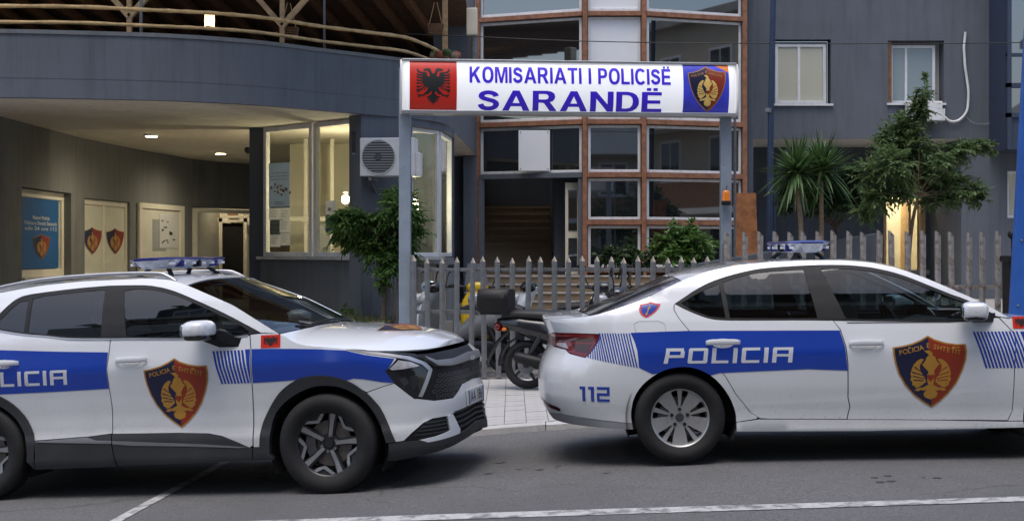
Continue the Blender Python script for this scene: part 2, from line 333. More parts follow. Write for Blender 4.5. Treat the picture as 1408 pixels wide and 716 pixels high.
# ---- planar fill with interior points, mapped through a surface function
def densify(loop, step):
    out = []
    for i, a in enumerate(loop):
        b = loop[(i+1) % len(loop)]; k = max(1, int(math.ceil(math.hypot(b[0]-a[0], b[1]-a[1])/step)))
        for j in range(k): out.append((a[0] + (b[0]-a[0])*j/k, a[1] + (b[1]-a[1])*j/k))
    return out
def inside(P, loops):
    c = np.zeros(len(P), bool)
    for L in loops:
        A = np.array(L); B = np.roll(A, -1, 0)
        for a, b in zip(A, B):
            m = ((a[1] > P[:, 1]) != (b[1] > P[:, 1]))
            if a[1] != b[1]: c ^= m & (P[:, 0] < (b[0]-a[0])*(P[:, 1]-a[1])/(b[1]-a[1]) + a[0])
    return c
def fill2d(outline, holes=(), step=.04, grid=True):
    loops = [densify(l, step) for l in [outline, *holes]]
    pts = []; edges = []
    for l in loops:
        k = len(pts); pts += l; edges += [(k+i, k+(i+1) % len(l)) for i in range(len(l))]
    B = np.array(pts)
    if grid:
        x0, y0 = B.min(0); x1, y1 = B.max(0)
        gx = np.arange(math.floor(x0/step), math.ceil(x1/step)+1)*step; gy = np.arange(math.floor(y0/step), math.ceil(y1/step)+1)*step
        Gp = np.array([(a, b) for a in gx for b in gy])
        if len(Gp):
            Gp = Gp[inside(Gp, loops)]
            if len(Gp):
                keep = np.ones(len(Gp), bool)
                for b in B: keep &= ((Gp - b)**2).sum(1) > (.45*step)**2
                pts = pts + [tuple(p) for p in Gp[keep]]
    r = delaunay_2d_cdt([Vector(p) for p in pts], edges, [], 0, 1e-7)
    V = np.array([(v.x, v.y) for v in r[0]]); T = [tuple(f) for f in r[2]]
    cen = np.array([V[list(t)].mean(0) for t in T]); ok = inside(cen, loops)
    return V, [t for t, k in zip(T, ok) if k]
def surf(fn, u, v, h=.004):
    p = np.array(fn(u, v)); a = np.array(fn(u+h, v)) - np.array(fn(u-h, v)); b = np.array(fn(u, v+h)) - np.array(fn(u, v-h))
    n = np.cross(a, b); l = np.linalg.norm(n)
    return p, (n/l if l > 1e-9 else np.array((0, 0, 1.)))
def skin(name, fn, V, T, mat, parent, off=0., thick=0., mirror=False, extra=None):
    P = []; N = []
    for u, v in V:
        p, n = surf(fn, u, v); P.append(p + n*off); N.append(n)
    F = list(T); k = len(P)
    if thick:
        cnt = {}
        for t in T:
            for i in range(3): cnt[(t[i], t[(i+1) % 3])] = 1
        for (a, b) in list(cnt):
            if (b, a) in cnt: continue
            d = P[b]-P[a]; nr = np.cross(d, (N[a]+N[b])/2); nr = nr/(np.linalg.norm(nr) + 1e-12)
            i = len(P); P += [P[a], P[b], P[b]-N[b]*thick, P[a]-N[a]*thick]; N += [nr]*4
            F.append((i+3, i+2, i+1, i))
    if mirror:
        P = [p*(1, -1, 1) for p in P]; N = [n*(1, -1, 1) for n in N]; F = [tuple(reversed(f)) for f in F]
    return mk(name, P, F, mat, parent, smooth=180, normals=[tuple(n) for n in N])
def panel(name, fn, outline, mat, parent, holes=(), step=.04, off=0., thick=0., mirror=False):
    V, T = fill2d(outline, holes, step)
    return skin(name, fn, V, T, mat, parent, off, thick, mirror)
def both(name, fn, outline, mat, parent, **k):
    a = panel(name, fn, outline, mat, parent, **k)
    panel(name, fn, outline, mat, parent, mirror=True, **k)
    return a
def plane_fn(o, ux, vy):
    o, ux, vy = Vector(o), Vector(ux), Vector(vy)
    return lambda u, v: tuple(o + ux*u + vy*v)
def text2d(s, size=1, bold=0., xs=1.0, step=0):
    """triangulated lettering in the plane, baseline at y=0, starting at x=0"""
    cu = bpy.data.curves.new('lettering', 'FONT'); cu.body = s; cu.size = size; cu.offset = bold*size; cu.resolution_u = 3
    o = bpy.data.objects.new('lettering', cu); COL.objects.link(o)
    bpy.context.view_layer.update()
    me = o.evaluated_get(bpy.context.evaluated_depsgraph_get()).to_mesh()
    bm = bmesh.new(); bm.from_mesh(me); o.evaluated_get(bpy.context.evaluated_depsgraph_get()).to_mesh_clear()
    bpy.data.objects.remove(o); bpy.data.curves.remove(cu)
    bmesh.ops.triangulate(bm, faces=bm.faces)
    for v in bm.verts: v.co.x *= xs; v.co.z = 0
    if step:
        for ax in (0, 1):
            cs = [v.co[ax] for v in bm.verts]; n = int((max(cs)-min(cs))/step)
            for i in range(1, n+1):
                no = Vector((1, 0, 0)) if ax == 0 else Vector((0, 1, 0))
                bmesh.ops.bisect_plane(bm, geom=bm.verts[:]+bm.edges[:]+bm.faces[:], plane_co=no*(min(cs)+i*step), plane_no=no)
        bmesh.ops.triangulate(bm, faces=bm.faces)
    for f in bm.faces:
        if f.normal.z < 0: f.normal_flip()
    bm.verts.index_update()
    V = np.array([(v.co.x, v.co.y) for v in bm.verts]) if len(bm.verts) else np.zeros((0, 2)); T = [tuple(v.index for v in f.verts) for f in bm.faces]
    bm.free()
    return V, T
def fit(V, x0, x1, y0, y1):
    lo, hi = V.min(0), V.max(0); S = np.array([(x1-x0)/(hi[0]-lo[0]), (y1-y0)/(hi[1]-lo[1])])
    return (V - lo)*S + np.array([x0, y0])
# ---------------------------------------------------------------- police shield and flag eagle (2-D outlines)
def zz(pts): return [((x-351)/402, (281-y)/395) for x, y in pts]
SHIELD = zz([(345, 83), (380, 103), (440, 122), (500, 131), (550, 130), (555, 170), (550, 215), (530, 275), (500, 340), (455, 400), (405, 448), (362, 478), (318, 450), (262, 408), (212, 350), (178, 290), (158, 225), (150, 180), (148, 145), (200, 138), (255, 125), (305, 105)])
SHIELD_IN = [(x*.95, (y-.02)*.95+.02) for x, y in SHIELD]
_wl = [(318, 212), (300, 208), (278, 222), (262, 240), (252, 262), (244, 290), (250, 308), (243, 322), (255, 336), (254, 352), (268, 358), (272, 368), (290, 364), (312, 350), (330, 334), (322, 312), (308, 290), (296, 266), (296, 244), (306, 228)]
_bd = [(334, 200), (346, 188), (330, 174), (318, 165), (346, 162), (366, 177), (364, 190), (380, 200), (389, 225), (405, 238), (390, 252), (374, 275), (376, 300), (374, 330), (368, 352), (376, 372), (394, 398), (386, 420), (354, 432), (324, 420), (316, 400), (338, 372), (342, 350), (336, 330), (335, 300), (343, 280), (326, 262), (308, 240), (322, 225)]
_tl = [(340, 352), (312, 366), (286, 368), (266, 381), (288, 386), (302, 379), (320, 384), (341, 372)]
def mirx(p, c=355): return [(2*c-x, y) for x, y in reversed(p)]
_sl = [[(258, 300), (322, 316), (322, 320), (256, 306)], [(262, 322), (318, 326), (316, 331), (260, 328)], [(254, 278), (314, 298), (316, 303), (252, 284)], [(268, 250), (306, 280), (308, 285), (264, 256)]]
SLITS = [zz(q) for q in _sl] + [zz(mirx(q)) for q in _sl]
EAGLE_G = [zz(_wl), zz(mirx(_wl)), zz(_bd), zz(_tl), zz(mirx(_tl))]
HEART = zz([(355, 334), (336, 314), (335, 300), (345, 294), (355, 300), (366, 294), (375, 300), (374, 314)])
_fe = [(345, 205), (333, 196), (326, 176), (318, 158), (300, 151), (276, 154), (250, 160), (264, 167), (248, 178), (268, 182), (288, 180), (302, 192), (311, 210), (311, 228), (298, 236), (288, 226), (291, 206), (278, 194), (262, 190), (245, 191), (215, 181), (203, 166), (200, 150), (192, 155), (190, 175), (198, 192), (215, 203), (243, 208), (240, 214), (215, 212), (192, 202), (186, 212), (195, 225), (241, 232), (241, 238), (210, 238), (190, 228), (185, 240), (197, 252), (243, 256), (243, 262), (212, 265), (190, 258), (184, 270), (198, 280), (243, 279), (245, 284), (215, 293), (190, 287), (184, 298), (196, 309), (222, 303), (247, 296), (250, 303), (222, 324), (190, 319), (185, 332), (200, 343), (228, 333), (256, 311), (261, 318), (232, 347), (200, 352), (187, 348), (186, 360), (190, 380), (204, 386), (214, 371), (242, 359), (268, 326), (275, 331), (252, 360), (257, 370), (273, 350), (284, 334), (297, 336), (286, 364), (266, 384), (256, 397), (236, 407), (212, 400), (196, 397), (192, 407), (212, 413), (200, 424), (208, 430), (228, 420), (252, 417), (271, 411), (264, 402), (298, 401), (318, 378), (328, 372), (328, 395), (301, 417), (282, 419), (285, 431), (306, 428), (290, 444), (296, 452), (318, 436), (301, 461), (307, 470), (325, 451), (320, 474), (327, 484), (338, 472), (345, 508)]
FLAG_EAGLE = [((x-345)/444, (318-y)/470) for x, y in _fe + [(690-x, y) for x, y in reversed(_fe[1:-1])]]
def shield(fn, su, sv, parent, name='shield_emblem', step=.03, off=.002, mirror=False, text=True, pale=False):
    """fn maps metres (u right, v up) to the surface; su x sv is the emblem's size"""
    S = lambda L: [(x*su, y*sv) for x, y in L]
    mid = .012
    base = panel(name, fn, S(SHIELD), 'gold', parent, step=step, off=off, mirror=mirror)
    lh = [p for p in SHIELD_IN if p[0] <= mid]; rh = [p for p in SHIELD_IN if p[0] >= mid]
    top = max(SHIELD_IN, key=lambda p: p[1]); bot = min(SHIELD_IN, key=lambda p: p[1])
    L = SHIELD_IN; it = L.index(top); ib = L.index(bot)
    right = L[it:ib+1]; left = L[ib:] + L[:it+1]
    panel('field', fn, S(left), 'navy', base, step=step, off=off+.0008, mirror=mirror)
    panel('field', fn, S(right), 'shield_red', base, step=step, off=off+.0008, mirror=mirror)
    for e in EAGLE_G: panel('eagle', fn, S(e), 'gold_pale' if pale else 'gold', base, step=step, off=off+.0016, mirror=mirror)
    if text:
        for i, e in enumerate(SLITS): panel('feather_line', fn, S(e), 'navy' if i < 4 else 'shield_red', base, step=step, off=off+.0022, mirror=mirror)
    panel('heart', fn, S(HEART), 'shield_red', base, step=step, off=off+.0024, mirror=mirror)
    if text:
        s = 'POLICIA E SHTETIT'; Wd = {'I': .36, ' ': .55}; adv = [Wd.get(c, 1.0) for c in s]; tot = sum(adv); pos = 0
        for ch, w_ in zip(s, adv):
            q = 2*(pos + w_/2)/tot - 1; pos += w_
            if ch == ' ': continue
            V, T = text2d(ch, .092*su, .012)
            if not len(V): continue
            cx = q*.425*su; cy = (.372 - .105*abs(q)**.8)*sv
            a = math.copysign(.22*(1-.5*abs(q)), -q) if abs(q) > .06 else 0
            V = V - (V.max(0) + V.min(0))/2; ca, sa = math.cos(a), math.sin(a)
            V = V @ np.array([[ca, sa], [-sa, ca]]) + np.array([cx, cy])
            skin('letter', fn, V, T, 'gold', base, off+.0024, 0, mirror)
    for c in base.children: pass
    return base
def flag(fn, su, sv, parent, off=.002, step=.03, mirror=False, name='flag_panel'):
    b = panel(name, fn, [(-su/2, -sv/2), (su/2, -sv/2), (su/2, sv/2), (-su/2, sv/2)], 'flag_red', parent, step=step, off=off, mirror=mirror)
    panel('eagle', fn, [(x*su, y*sv) for x, y in FLAG_EAGLE], 'ink_black', b, step=step, off=off+.0015, mirror=mirror)
    return b

# ---------------------------------------------------------------- bold block lettering for the sign
def _ellp(cx, cy, rx, ry, a0, a1, n=28, e=2.3):
    def sp(v): return math.copysign(abs(v)**(2/e), v)
    return [(cx + rx*sp(math.cos(R(a0+(a1-a0)*i/n))), cy + ry*sp(math.sin(R(a0+(a1-a0)*i/n)))) for i in range(n+1)]
def block_glyph(c, s=.2, h=.17):
    if c == 'E': return .68, [(0, 0), (.68, 0), (.68, h), (s, h), (s, .5-h/2), (.63, .5-h/2), (.63, .5+h/2), (s, .5+h/2), (s, 1-h), (.67, 1-h), (.67, 1), (0, 1)], []
    if c == 'I': return s, [(0, 0), (s, 0), (s, 1), (0, 1)], []
    if c == 'L': return .64, [(0, 0), (.64, 0), (.64, h), (s, h), (s, 1), (0, 1)], []
    if c == 'T': return .74, [(.27, 0), (.47, 0), (.47, 1-h), (.74, 1-h), (.74, 1), (0, 1), (0, 1-h), (.27, 1-h)], []
    if c == 'N': return .78, [(0, 0), (s, 0), (s, .64), (.78-s, 0), (.78, 0), (.78, 1), (.78-s, 1), (.78-s, .36), (s, 1), (0, 1)], []
    if c == 'M': return .94, [(0, 0), (.18, 0), (.18, .74), (.38, 0), (.56, 0), (.76, .74), (.76, 0), (.94, 0), (.94, 1), (.66, 1), (.47, .30), (.28, 1), (0, 1)], []
    if c == 'A': return .92, [(0, 0), (.22, 0), (.29, .22), (.63, .22), (.70, 0), (.92, 0), (.57, 1), (.35, 1)], [[(.345, .38), (.575, .38), (.46, .74)]]
    if c == 'K': return .84, [(0, 0), (s, 0), (s, .30), (.33, .44), (.58, 0), (.84, 0), (.47, .58), (.82, 1), (.56, 1), (s, .58), (s, 1), (0, 1)], []
    if c == 'R': return .82, [(0, 0), (s, 0), (s, .41), (.30, .41), (.38, .38), (.58, 0), (.82, 0), (.62, .36), (.57, .43), (.68, .5), (.73, .6), (.75, .72), (.72, .86), (.63, .96), (.5, 1), (0, 1)], [[(s+.001, .57), (.42, .57), (.50, .60), (.53, .70), (.50, .80), (.43, .84), (s+.001, .84)]]
    if c == 'P': return .70, [(0, 0), (s, 0), (s, .37), (.42, .37), (.56, .41), (.66, .51), (.69, .68), (.66, .85), (.57, .96), (.45, 1), (0, 1)], [[(s+.001, .54), (.38, .54), (.46, .58), (.48, .68), (.46, .79), (.38, .84), (s+.001, .84)]]
    if c == 'D': return .77, [(0, 0), (.38, 0), (.56, .05), (.69, .17), (.76, .35), (.77, .5), (.75, .67), (.68, .84), (.56, .95), (.38, 1), (0, 1)], [[(s+.001, .17), (.36, .17), (.47, .21), (.54, .33), (.56, .5), (.54, .68), (.46, .80), (.36, .83), (s+.001, .83)]]
    if c == 'O': return .84, _ellp(.42, .5, .42, .52, 0, 350), [_ellp(.42, .5, .21, .34, 0, 350)]
    if c == 'C': return .80, _ellp(.42, .5, .42, .52, 38, 322) + _ellp(.42, .5, .215, .34, 318, 42), []
    if c == 'S':
        cl = spl([Vector((a, b_, 0)) for a, b_ in ((.615, .70), (.54, .83), (.36, .895), (.19, .845), (.125, .73), (.17, .615), (.35, .535), (.52, .465), (.605, .365), (.60, .25), (.52, .145), (.35, .10), (.17, .155), (.09, .31))], 3)
        l, r_ = [], []
        for i, p in enumerate(cl):
            d = (cl[min(i+1, len(cl)-1)] - cl[max(0, i-1)]).normalized(); q = Vector((-d.y, d.x, 0))*.098; l.append(((p+q).x, (p+q).y)); r_.append(((p-q).x, (p-q).y))
        return .72, l + r_[::-1], []
def block_text(s, fn, x0, x1, y0, y1, mat, parent, off=.0035, gap=.10, space=.32, step=.05):
    tot = sum((space if c == ' ' else block_glyph(c)[0]) for c in s) + gap*(len(s)-1); k = (x1-x0)/tot; h = y1-y0; x = 0
    for c in s:
        if c == ' ': x += space + gap; continue
        w, o, hs = block_glyph(c); f = lambda L: [(x0+(x+a)*k, y0+b_*h) for a, b_ in L]
        panel('letter', fn, f(o), mat, parent, holes=[f(q) for q in hs], step=step, off=off); x += w + gap
def lerp_tab(tab, q):
    if q <= tab[0][0]: return tab[0][1]
    for (a, b), (c, d) in zip(tab, tab[1:]):
        if q <= c: return b + (d - b) * (q - a) / (c - a)
    return tab[-1][1]
def smooth_tab(tab, n=400, r=0.02):
    """resample a table and round its kinks over +-r"""
    lo, hi = tab[0][0], tab[-1][0]
    q = np.linspace(lo, hi, n)
    v = np.interp(q, [t[0] for t in tab], [t[1] for t in tab])
    k = max(1, int(r / (hi - lo) * n))
    pad = np.concatenate([2*v[0] - v[k:0:-1], v, 2*v[-1] - v[-2:-k-2:-1]])
    ker = np.hanning(2*k + 3)[1:-1]; ker /= ker.sum()
    v = np.convolve(pad, ker, 'valid')
    return q, v
class Body:
    """side skin G(t, z) wrapped round the plan outline, top skin T(x, v) between the two upper edges"""
    def __init__(s, sec, xf0, af, nf, front, xr0, ar, nr, rear, zt, zc, kc, rs=.02, rt=.06):
        s.sec = smooth_tab(sec, 600, rs); s.zt = smooth_tab(zt, 600, rt); s.zc = smooth_tab(zc, 600, rt)
        s.front = smooth_tab(front, 300, .04); s.rear = smooth_tab(rear, 300, .04)
        s.xf0, s.af, s.nf, s.xr0, s.ar, s.nr, s.kc = xf0, af, nf, xr0, ar, nr, kc
        s.tf = s._arc(af, nf); s.tr = s._arc(ar, nr)
        s.tmax = xf0 + s.tf[0][-1]; s.tmin = xr0 - s.tr[0][-1]
    def _arc(s, a, n):
        th = np.linspace(0, math.pi/2, 600)
        X = a*np.sin(th)**(2/n); Y = np.cos(th)**(2/n); Y[-1] = 0
        L = np.concatenate([[0], np.cumsum(np.hypot(np.diff(X), np.diff(Y)*.92))])
        return L, X, Y
    def ref(s, t):
        if t > s.xf0:
            return s.xf0 + float(np.interp(t - s.xf0, s.tf[0], s.tf[1])), float(np.interp(t - s.xf0, s.tf[0], s.tf[2]))
        if t < s.xr0:
            return s.xr0 - float(np.interp(s.xr0 - t, s.tr[0], s.tr[1])), float(np.interp(s.xr0 - t, s.tr[0], s.tr[2]))
        return t, 1.0
    def G(s, t, z):
        x, yn = s.ref(t)
        w = float(np.interp(z, *s.sec))
        if x > s.xf0:
            b = (x - s.xf0)/s.af; b = b*b*(3-2*b)
            x += b*float(np.interp(z, *s.front))
        elif x < s.xr0:
            b = (s.xr0 - x)/s.ar; b = b*b*(3-2*b)
            x -= b*float(np.interp(z, *s.rear))
        return (x, -w*yn, z)
    def edge(s, t):
        z = float(np.interp(s.ref(t)[0], *s.zt))
        return s.G(t, z)
    def T(s, t, v):
        x, y, z = s.edge(t)
        zc = float(np.interp(x, *s.zc)); k = lerp_tab(s.kc, x)
        return (x, -y*v, z + (zc - z)*(1 - abs(v)**k))
SUV = Body(
    sec=[(0.05,.74),(0.14,.82),(0.22,.885),(0.28,.905),(0.42,.904),(0.48,.886),(0.60,.882),(0.75,.896),(0.90,.916),(0.93,.919),(0.96,.917),(1.08,.897),(1.16,.882),(1.27,.841),(1.40,.782),(1.52,.716),(1.62,.648),(1.75,.55)],
    xf0=1.0, af=1.255, nf=3.6,
    front=[(.1,-.16),(.2,-.07),(.28,-.02),(.36,-.02),(.5,-.025),(.6,-.02),(.7,-.03),(.80,-.045),(.88,-.07),(.95,-.125),(1.0,-.18),(1.2,-.4)],
    xr0=-1.0, ar=1.26, nr=4.2,
    rear=[(.1,-.12),(.3,-.03),(.5,0),(.7,-.01),(.8,-.06),(1.1,-.08),(1.3,-.2),(1.6,-.42)],
    zt=[(-2.3,1.47),(-1.8,1.49),(-1.25,1.537),(-.88,1.577),(-.58,1.591),(-.05,1.588),(.13,1.568),(.274,1.526),(.664,1.364),(.885,1.236),(1.03,1.152),(1.08,1.128),(1.15,1.090),(1.22,1.064),(1.32,1.05),(1.56,1.027),(1.71,1.01),(1.87,.996),(2.05,.985),(2.2,.98)],
    zc=[(-2.3,1.51),(-1.8,1.555),(-1.2,1.60),(-.6,1.618),(0,1.614),(.28,1.588),(.7,1.39),(1.12,1.185),(1.16,1.172),(1.3,1.165),(1.7,1.13),(1.95,1.08),(2.08,1.025),(2.16,.985),(2.3,.97)],
    kc=[(-2,3),(0,3),(.3,2.6),(.6,2.2),(1.1,2.2),(1.2,3),(2.2,3)], rs=.012, rt=.03)
SED = Body(
    sec=[(0.05,.74),(0.12,.82),(0.18,.87),(0.24,.886),(0.285,.878),(0.36,.876),(.40,.882),(.55,.897),(.72,.905),(.80,.905),(0.88,.888),(.95,.872),(1.02,.853),(1.12,.812),(1.25,.748),(1.36,.682),(1.45,.615),(1.6,.5)],
    xf0=1.0, af=1.26, nf=3.0,
    front=[(.1,-.12),(.2,-.05),(.4,0),(.6,0),(.75,-.04),(.9,-.16),(1.1,-.4)],
    xr0=-1.0, ar=1.345, nr=3.2,
    rear=[(.1,-.2),(.2,-.15),(.28,-.08),(.36,-.03),(.45,0),(.60,0),(.68,-.02),(.80,-.08),(.9,-.08),(1.0,-.04),(1.05,-.03),(1.2,-.2)],
    zt=[(-2.4,1.02),(-2.25,1.030),(-2.05,1.048),(-1.956,1.071),(-1.557,1.227),(-1.341,1.303),(-1.272,1.327),(-1.1,1.376),(-.9,1.414),(-.65,1.436),(-.35,1.445),(-.1,1.443),(.1,1.425),(.274,1.385),(.45,1.318),(.62,1.240),(.80,1.155),(.95,1.070),(1.03,1.02),(1.15,.985),(1.4,.955),(1.8,.90),(2.1,.82),(2.3,.76)],
    zc=[(-2.4,1.03),(-2.25,1.042),(-2.03,1.062),(-1.95,1.085),(-1.3,1.345),(-1.1,1.394),(-.8,1.438),(-.4,1.46),(0,1.455),(.2,1.432),(.34,1.395),(.7,1.24),(1.1,1.045),(1.16,1.03),(1.5,.99),(1.9,.91),(2.1,.84),(2.3,.77)],
    kc=[(-2.4,3),(-2,3),(-1.6,2.4),(-1.2,2.6),(0,3),(.3,2.6),(.6,2.2),(1.1,2.2),(1.2,3),(2.2,3)], rt=.03)
# ================================================================ THE SETTING
def P(px, py, y):      # a point seen at photo position (px, py), y metres in front of the camera
    return Vector(((px-704)*y/1950, y, EYE + (347-py)*y/1950))
RX = np.array([-60, -12, -8, -6, -3.93, -1.3, 1.2, 3.9, 8, 14, 60]); RZ = np.array([-.85, -.72, -.54, -.44, -.331, -.194, 0, .03, .06, .09, .1])
_rx = np.linspace(-60, 60, 1201); _rz = np.interp(_rx, RX, RZ); _k = np.hanning(35); _k /= _k.sum()
_rz = np.convolve(np.concatenate([[_rz[0]]*17, _rz, [_rz[-1]]*17]), _k, 'valid')
def road_z(x, y=11.):
    a = float(np.interp(x, _rx, _rz)); b = -.14 + .049*max(-12, min(5, x)) + .004*(min(x, 30)-5 if x > 5 else 0)
    t = min(1, max(0, (y-8.7)/1.2)); t = t*t*(3-2*t)
    return b + (a-b)*t
def sheet(name, xs, ys, zf, mat):
    vs = [(x, y, zf(x, y)) for x in xs for y in ys]; m = len(ys)
    fs = [(i*m+j, (i+1)*m+j, (i+1)*m+j+1, i*m+j+1) for i in range(len(xs)-1) for j in range(m-1)]
    return struct(mk(name, vs, fs, mat, smooth=60))
struct(mk('ground', [(-1500, -1500, -1.2), (1500, -1500, -1.2), (1500, 1500, -1.2), (-1500, 1500, -1.2)], [(0, 1, 2, 3)], 'ground'))
KERB_Y, FENCE_Y = 12.62, 17.0
sheet('road', np.linspace(-60, 60, 481), [-8, -4, 0, 4, 8, 8.5, 8.7, 8.9, 9.1, 9.3, 9.5, 9.7, 9.9, 10.2, 11, 12, KERB_Y+.05], lambda x, y: road_z(x, y), 'asphalt')
struct(sheet('opposite_pavement', np.linspace(-60, 60, 121), [-60, -20, -8], lambda x, y: road_z(x, 0) + .06, 'concrete'))
def pave_z(x, y):
    a = road_z(x) + .065; t = min(1, max(0, (y - KERB_Y)/(FENCE_Y - KERB_Y)))
    return a + (max(.0, a*.35) + .01 - a)*t*.8
def lane(name, a, b, w, mat='road_paint'):
    a, b = Vector((*a, 0)), Vector((*b, 0)); d = (b-a); n = 160; r = Vector((-d.y, d.x, 0)).normalized()*w/2
    vs = []
    for i in range(n+1):
        p = a + d*i/n
        for s in (-1, 1):
            q = p + r*s; vs.append((q.x, q.y, road_z(q.x, q.y) + .005))
    return struct(mk(name, vs, [(2*i, 2*i+2, 2*i+3, 2*i+1) if False else (2*i+1, 2*i, 2*i+2, 2*i+3) for i in range(n)], mat))
lane('road_edge_line', (-14, 10.17), (14, 7.65), .16)
lane('parking_line', (-2.66, 8.9), (-2.37, 12.5), .085)
# dark oil spots on the asphalt
pmat('oil', (.055, .055, .057), .7, var=.2, scale=30)
rs = random.Random(3)
for cx, cy, n_, sp in ((-.1, 10.6, 9, .4), (2.25, 9.4, 4, .2), (2.9, 9.35, 3, .25)):
    for i in range(n_):
        x, y = cx + rs.gauss(0, sp), cy + rs.gauss(0, sp*.6); a = rs.uniform(.012, .045); b = a*rs.uniform(.4, .8); k = 11
        vs = [(x + a*math.cos(2*math.pi*j/k)*rs.uniform(.6, 1.2), y + b*math.sin(2*math.pi*j/k)*rs.uniform(.6, 1.2)) for j in range(k)]
        struct(mk('road_stain', [(u, v, road_z(u, v) + .0035) for u, v in vs], [tuple(range(k))], 'oil'))
# kerb and pavement
kerb = struct(mk('kerb', [(x, y, road_z(x)-.1) for x in np.linspace(-40, 40, 81) for y in (KERB_Y+.04, KERB_Y+.15)], [(2*i, 2*i+2, 2*i+3, 2*i+1) for i in range(80)], 'grout'))
for i in range(-9, 10):
    x0, x1 = i*.98+.004 + .3, (i+1)*.98-.004 + .3
    m = MB(); vs = []
    for x in (x0, x1):
        z = road_z(x); j = rs.uniform(-.004, .004)
        vs += [(x, KERB_Y, z-.1), (x, KERB_Y+.012, z+.052+j), (x, KERB_Y+.03, z+.063+j), (x, KERB_Y+.155, z+.064+j), (x, KERB_Y+.155, z-.1)]
    m.add(vs, [(4, 3, 2, 1, 0), (5, 6, 7, 8, 9)] + [(k, (k+1) % 5, 5+(k+1) % 5, 5+k) for k in range(5)])
    m.build('kerb_stone', 'kerb', kerb)
pv = sheet('pavement', np.linspace(-40, 40, 161), np.linspace(KERB_Y+.15, FENCE_Y+.1, 20), lambda x, y: pave_z(x, y) - .008, 'grout')
TS = .2
tile_me = None
for i in range(-6, 7):
    for j in range(21):
        x, y = i*TS + .03, KERB_Y + .16 + TS/2 + j*TS
        if tile_me is None:
            g = .0035; h = TS/2 - g
            o = MB().add([(-h, -h, -.01), (h, -h, -.01), (h, h, -.01), (-h, h, -.01), (-h, -h, 0), (h, -h, 0), (h, h, 0), (-h, h, 0)], [(4, 5, 6, 7), (0, 1, 5, 4), (1, 2, 6, 5), (2, 3, 7, 6), (3, 0, 4, 7)]).build('tile', 'tile', pv)
            tile_me = o.data
        else: o = link(bpy.data.objects.new('tile', tile_me), pv)
        dx = (pave_z(x+.05, y) - pave_z(x-.05, y))/.1; dy = (pave_z(x, y+.05) - pave_z(x, y-.05))/.1
        o.location = (x, y, pave_z(x, y) + rs.uniform(-.0015, .002)); o.rotation_euler = (math.atan(dy) + rs.gauss(0, .004), -math.atan(dx) + rs.gauss(0, .004), 0)
# the rest of the pavement keeps the tiles as one laid surface beyond the pieces that can be told apart
m = MB()
for i in list(range(-40, -6)) + list(range(7, 45)):
    for j in range(21):
        x, y = i*TS + .03, KERB_Y + .16 + TS/2 + j*TS; h = TS/2 - .0035
        m.add([(x+a*h, y+b*h, pave_z(x+a*h, y+b*h)) for a, b in ((-1, -1), (1, -1), (1, 1), (-1, 1))], [(0, 1, 2, 3)])
o = m.build('tile_field', 'tile', pv); o['kind'] = 'stuff'
sheet('yard', np.linspace(-30, 30, 61), [FENCE_Y+.1, 20, 24, 28, 40], lambda x, y: max(-.0, min(.5, (x-3.6)*.25)) if y > 19 else pave_z(x, y), 'concrete')
# garden bed in front of the lodge
m = MB(); m.box(-9, -1.62, 17.3, 24, -.6, .60); struct(m.build('garden_bed', 'earth'))
m = MB(); m.box(-9, -1.55, 17.1, 17.3, -.6, .66); struct(m.build('garden_kerb', 'concrete', bevel=.01))

# ---------------------------------------------------------------- path helpers for walls
def wall_path(name, path, z0, z1, mat, parent, holes=(), thick=.22, inward=1):
    """wall along a plan path with rectangular openings (s0, s1, za, zb)"""
    path = [Vector((p[0], p[1], 0)) for p in path]; L = [0]
    for a, b in zip(path, path[1:]): L.append(L[-1] + (b-a).length)
    nrm = []
    for i in range(len(path)):
        d = (path[min(i+1, len(path)-1)] - path[max(i-1, 0)]).normalized(); nrm.append(Vector((-d.y, d.x, 0))*inward)
    def at(s):
        for i in range(len(path)-1):
            if s <= L[i+1] + 1e-9:
                t = (s-L[i])/(L[i+1]-L[i]); return path[i].lerp(path[i+1], t), nrm[i].lerp(nrm[i+1], t)
        return path[-1], nrm[-1]
    cuts = sorted(set([round(x, 5) for x in L] + [round(h[k], 5) for h in holes for k in (0, 1)])); m = MB()
    for a, b in zip(cuts, cuts[1:]):
        if b-a < 1e-4: continue
        mid = (a+b)/2; hs = sorted([(h[2], h[3]) for h in holes if h[0] < mid < h[1]]); zs = []; z = z0
        for za, zb in hs:
            if za > z: zs.append((z, za))
            z = zb
        if z < z1: zs.append((z, z1))
        (p, n), (q, k) = at(a), at(b)
        for za, zb in zs:
            vs = [(*(v.xy), zq) for zq in (za, zb) for v in (p, q, q + k*thick, p + n*thick)]
            m.add(vs, [(0, 3, 2, 1), (4, 5, 6, 7), (0, 1, 5, 4), (1, 2, 6, 5), (2, 3, 7, 6), (3, 0, 4, 7)])
    m.build(name, mat, parent, smooth=30)
    return at, L[-1]
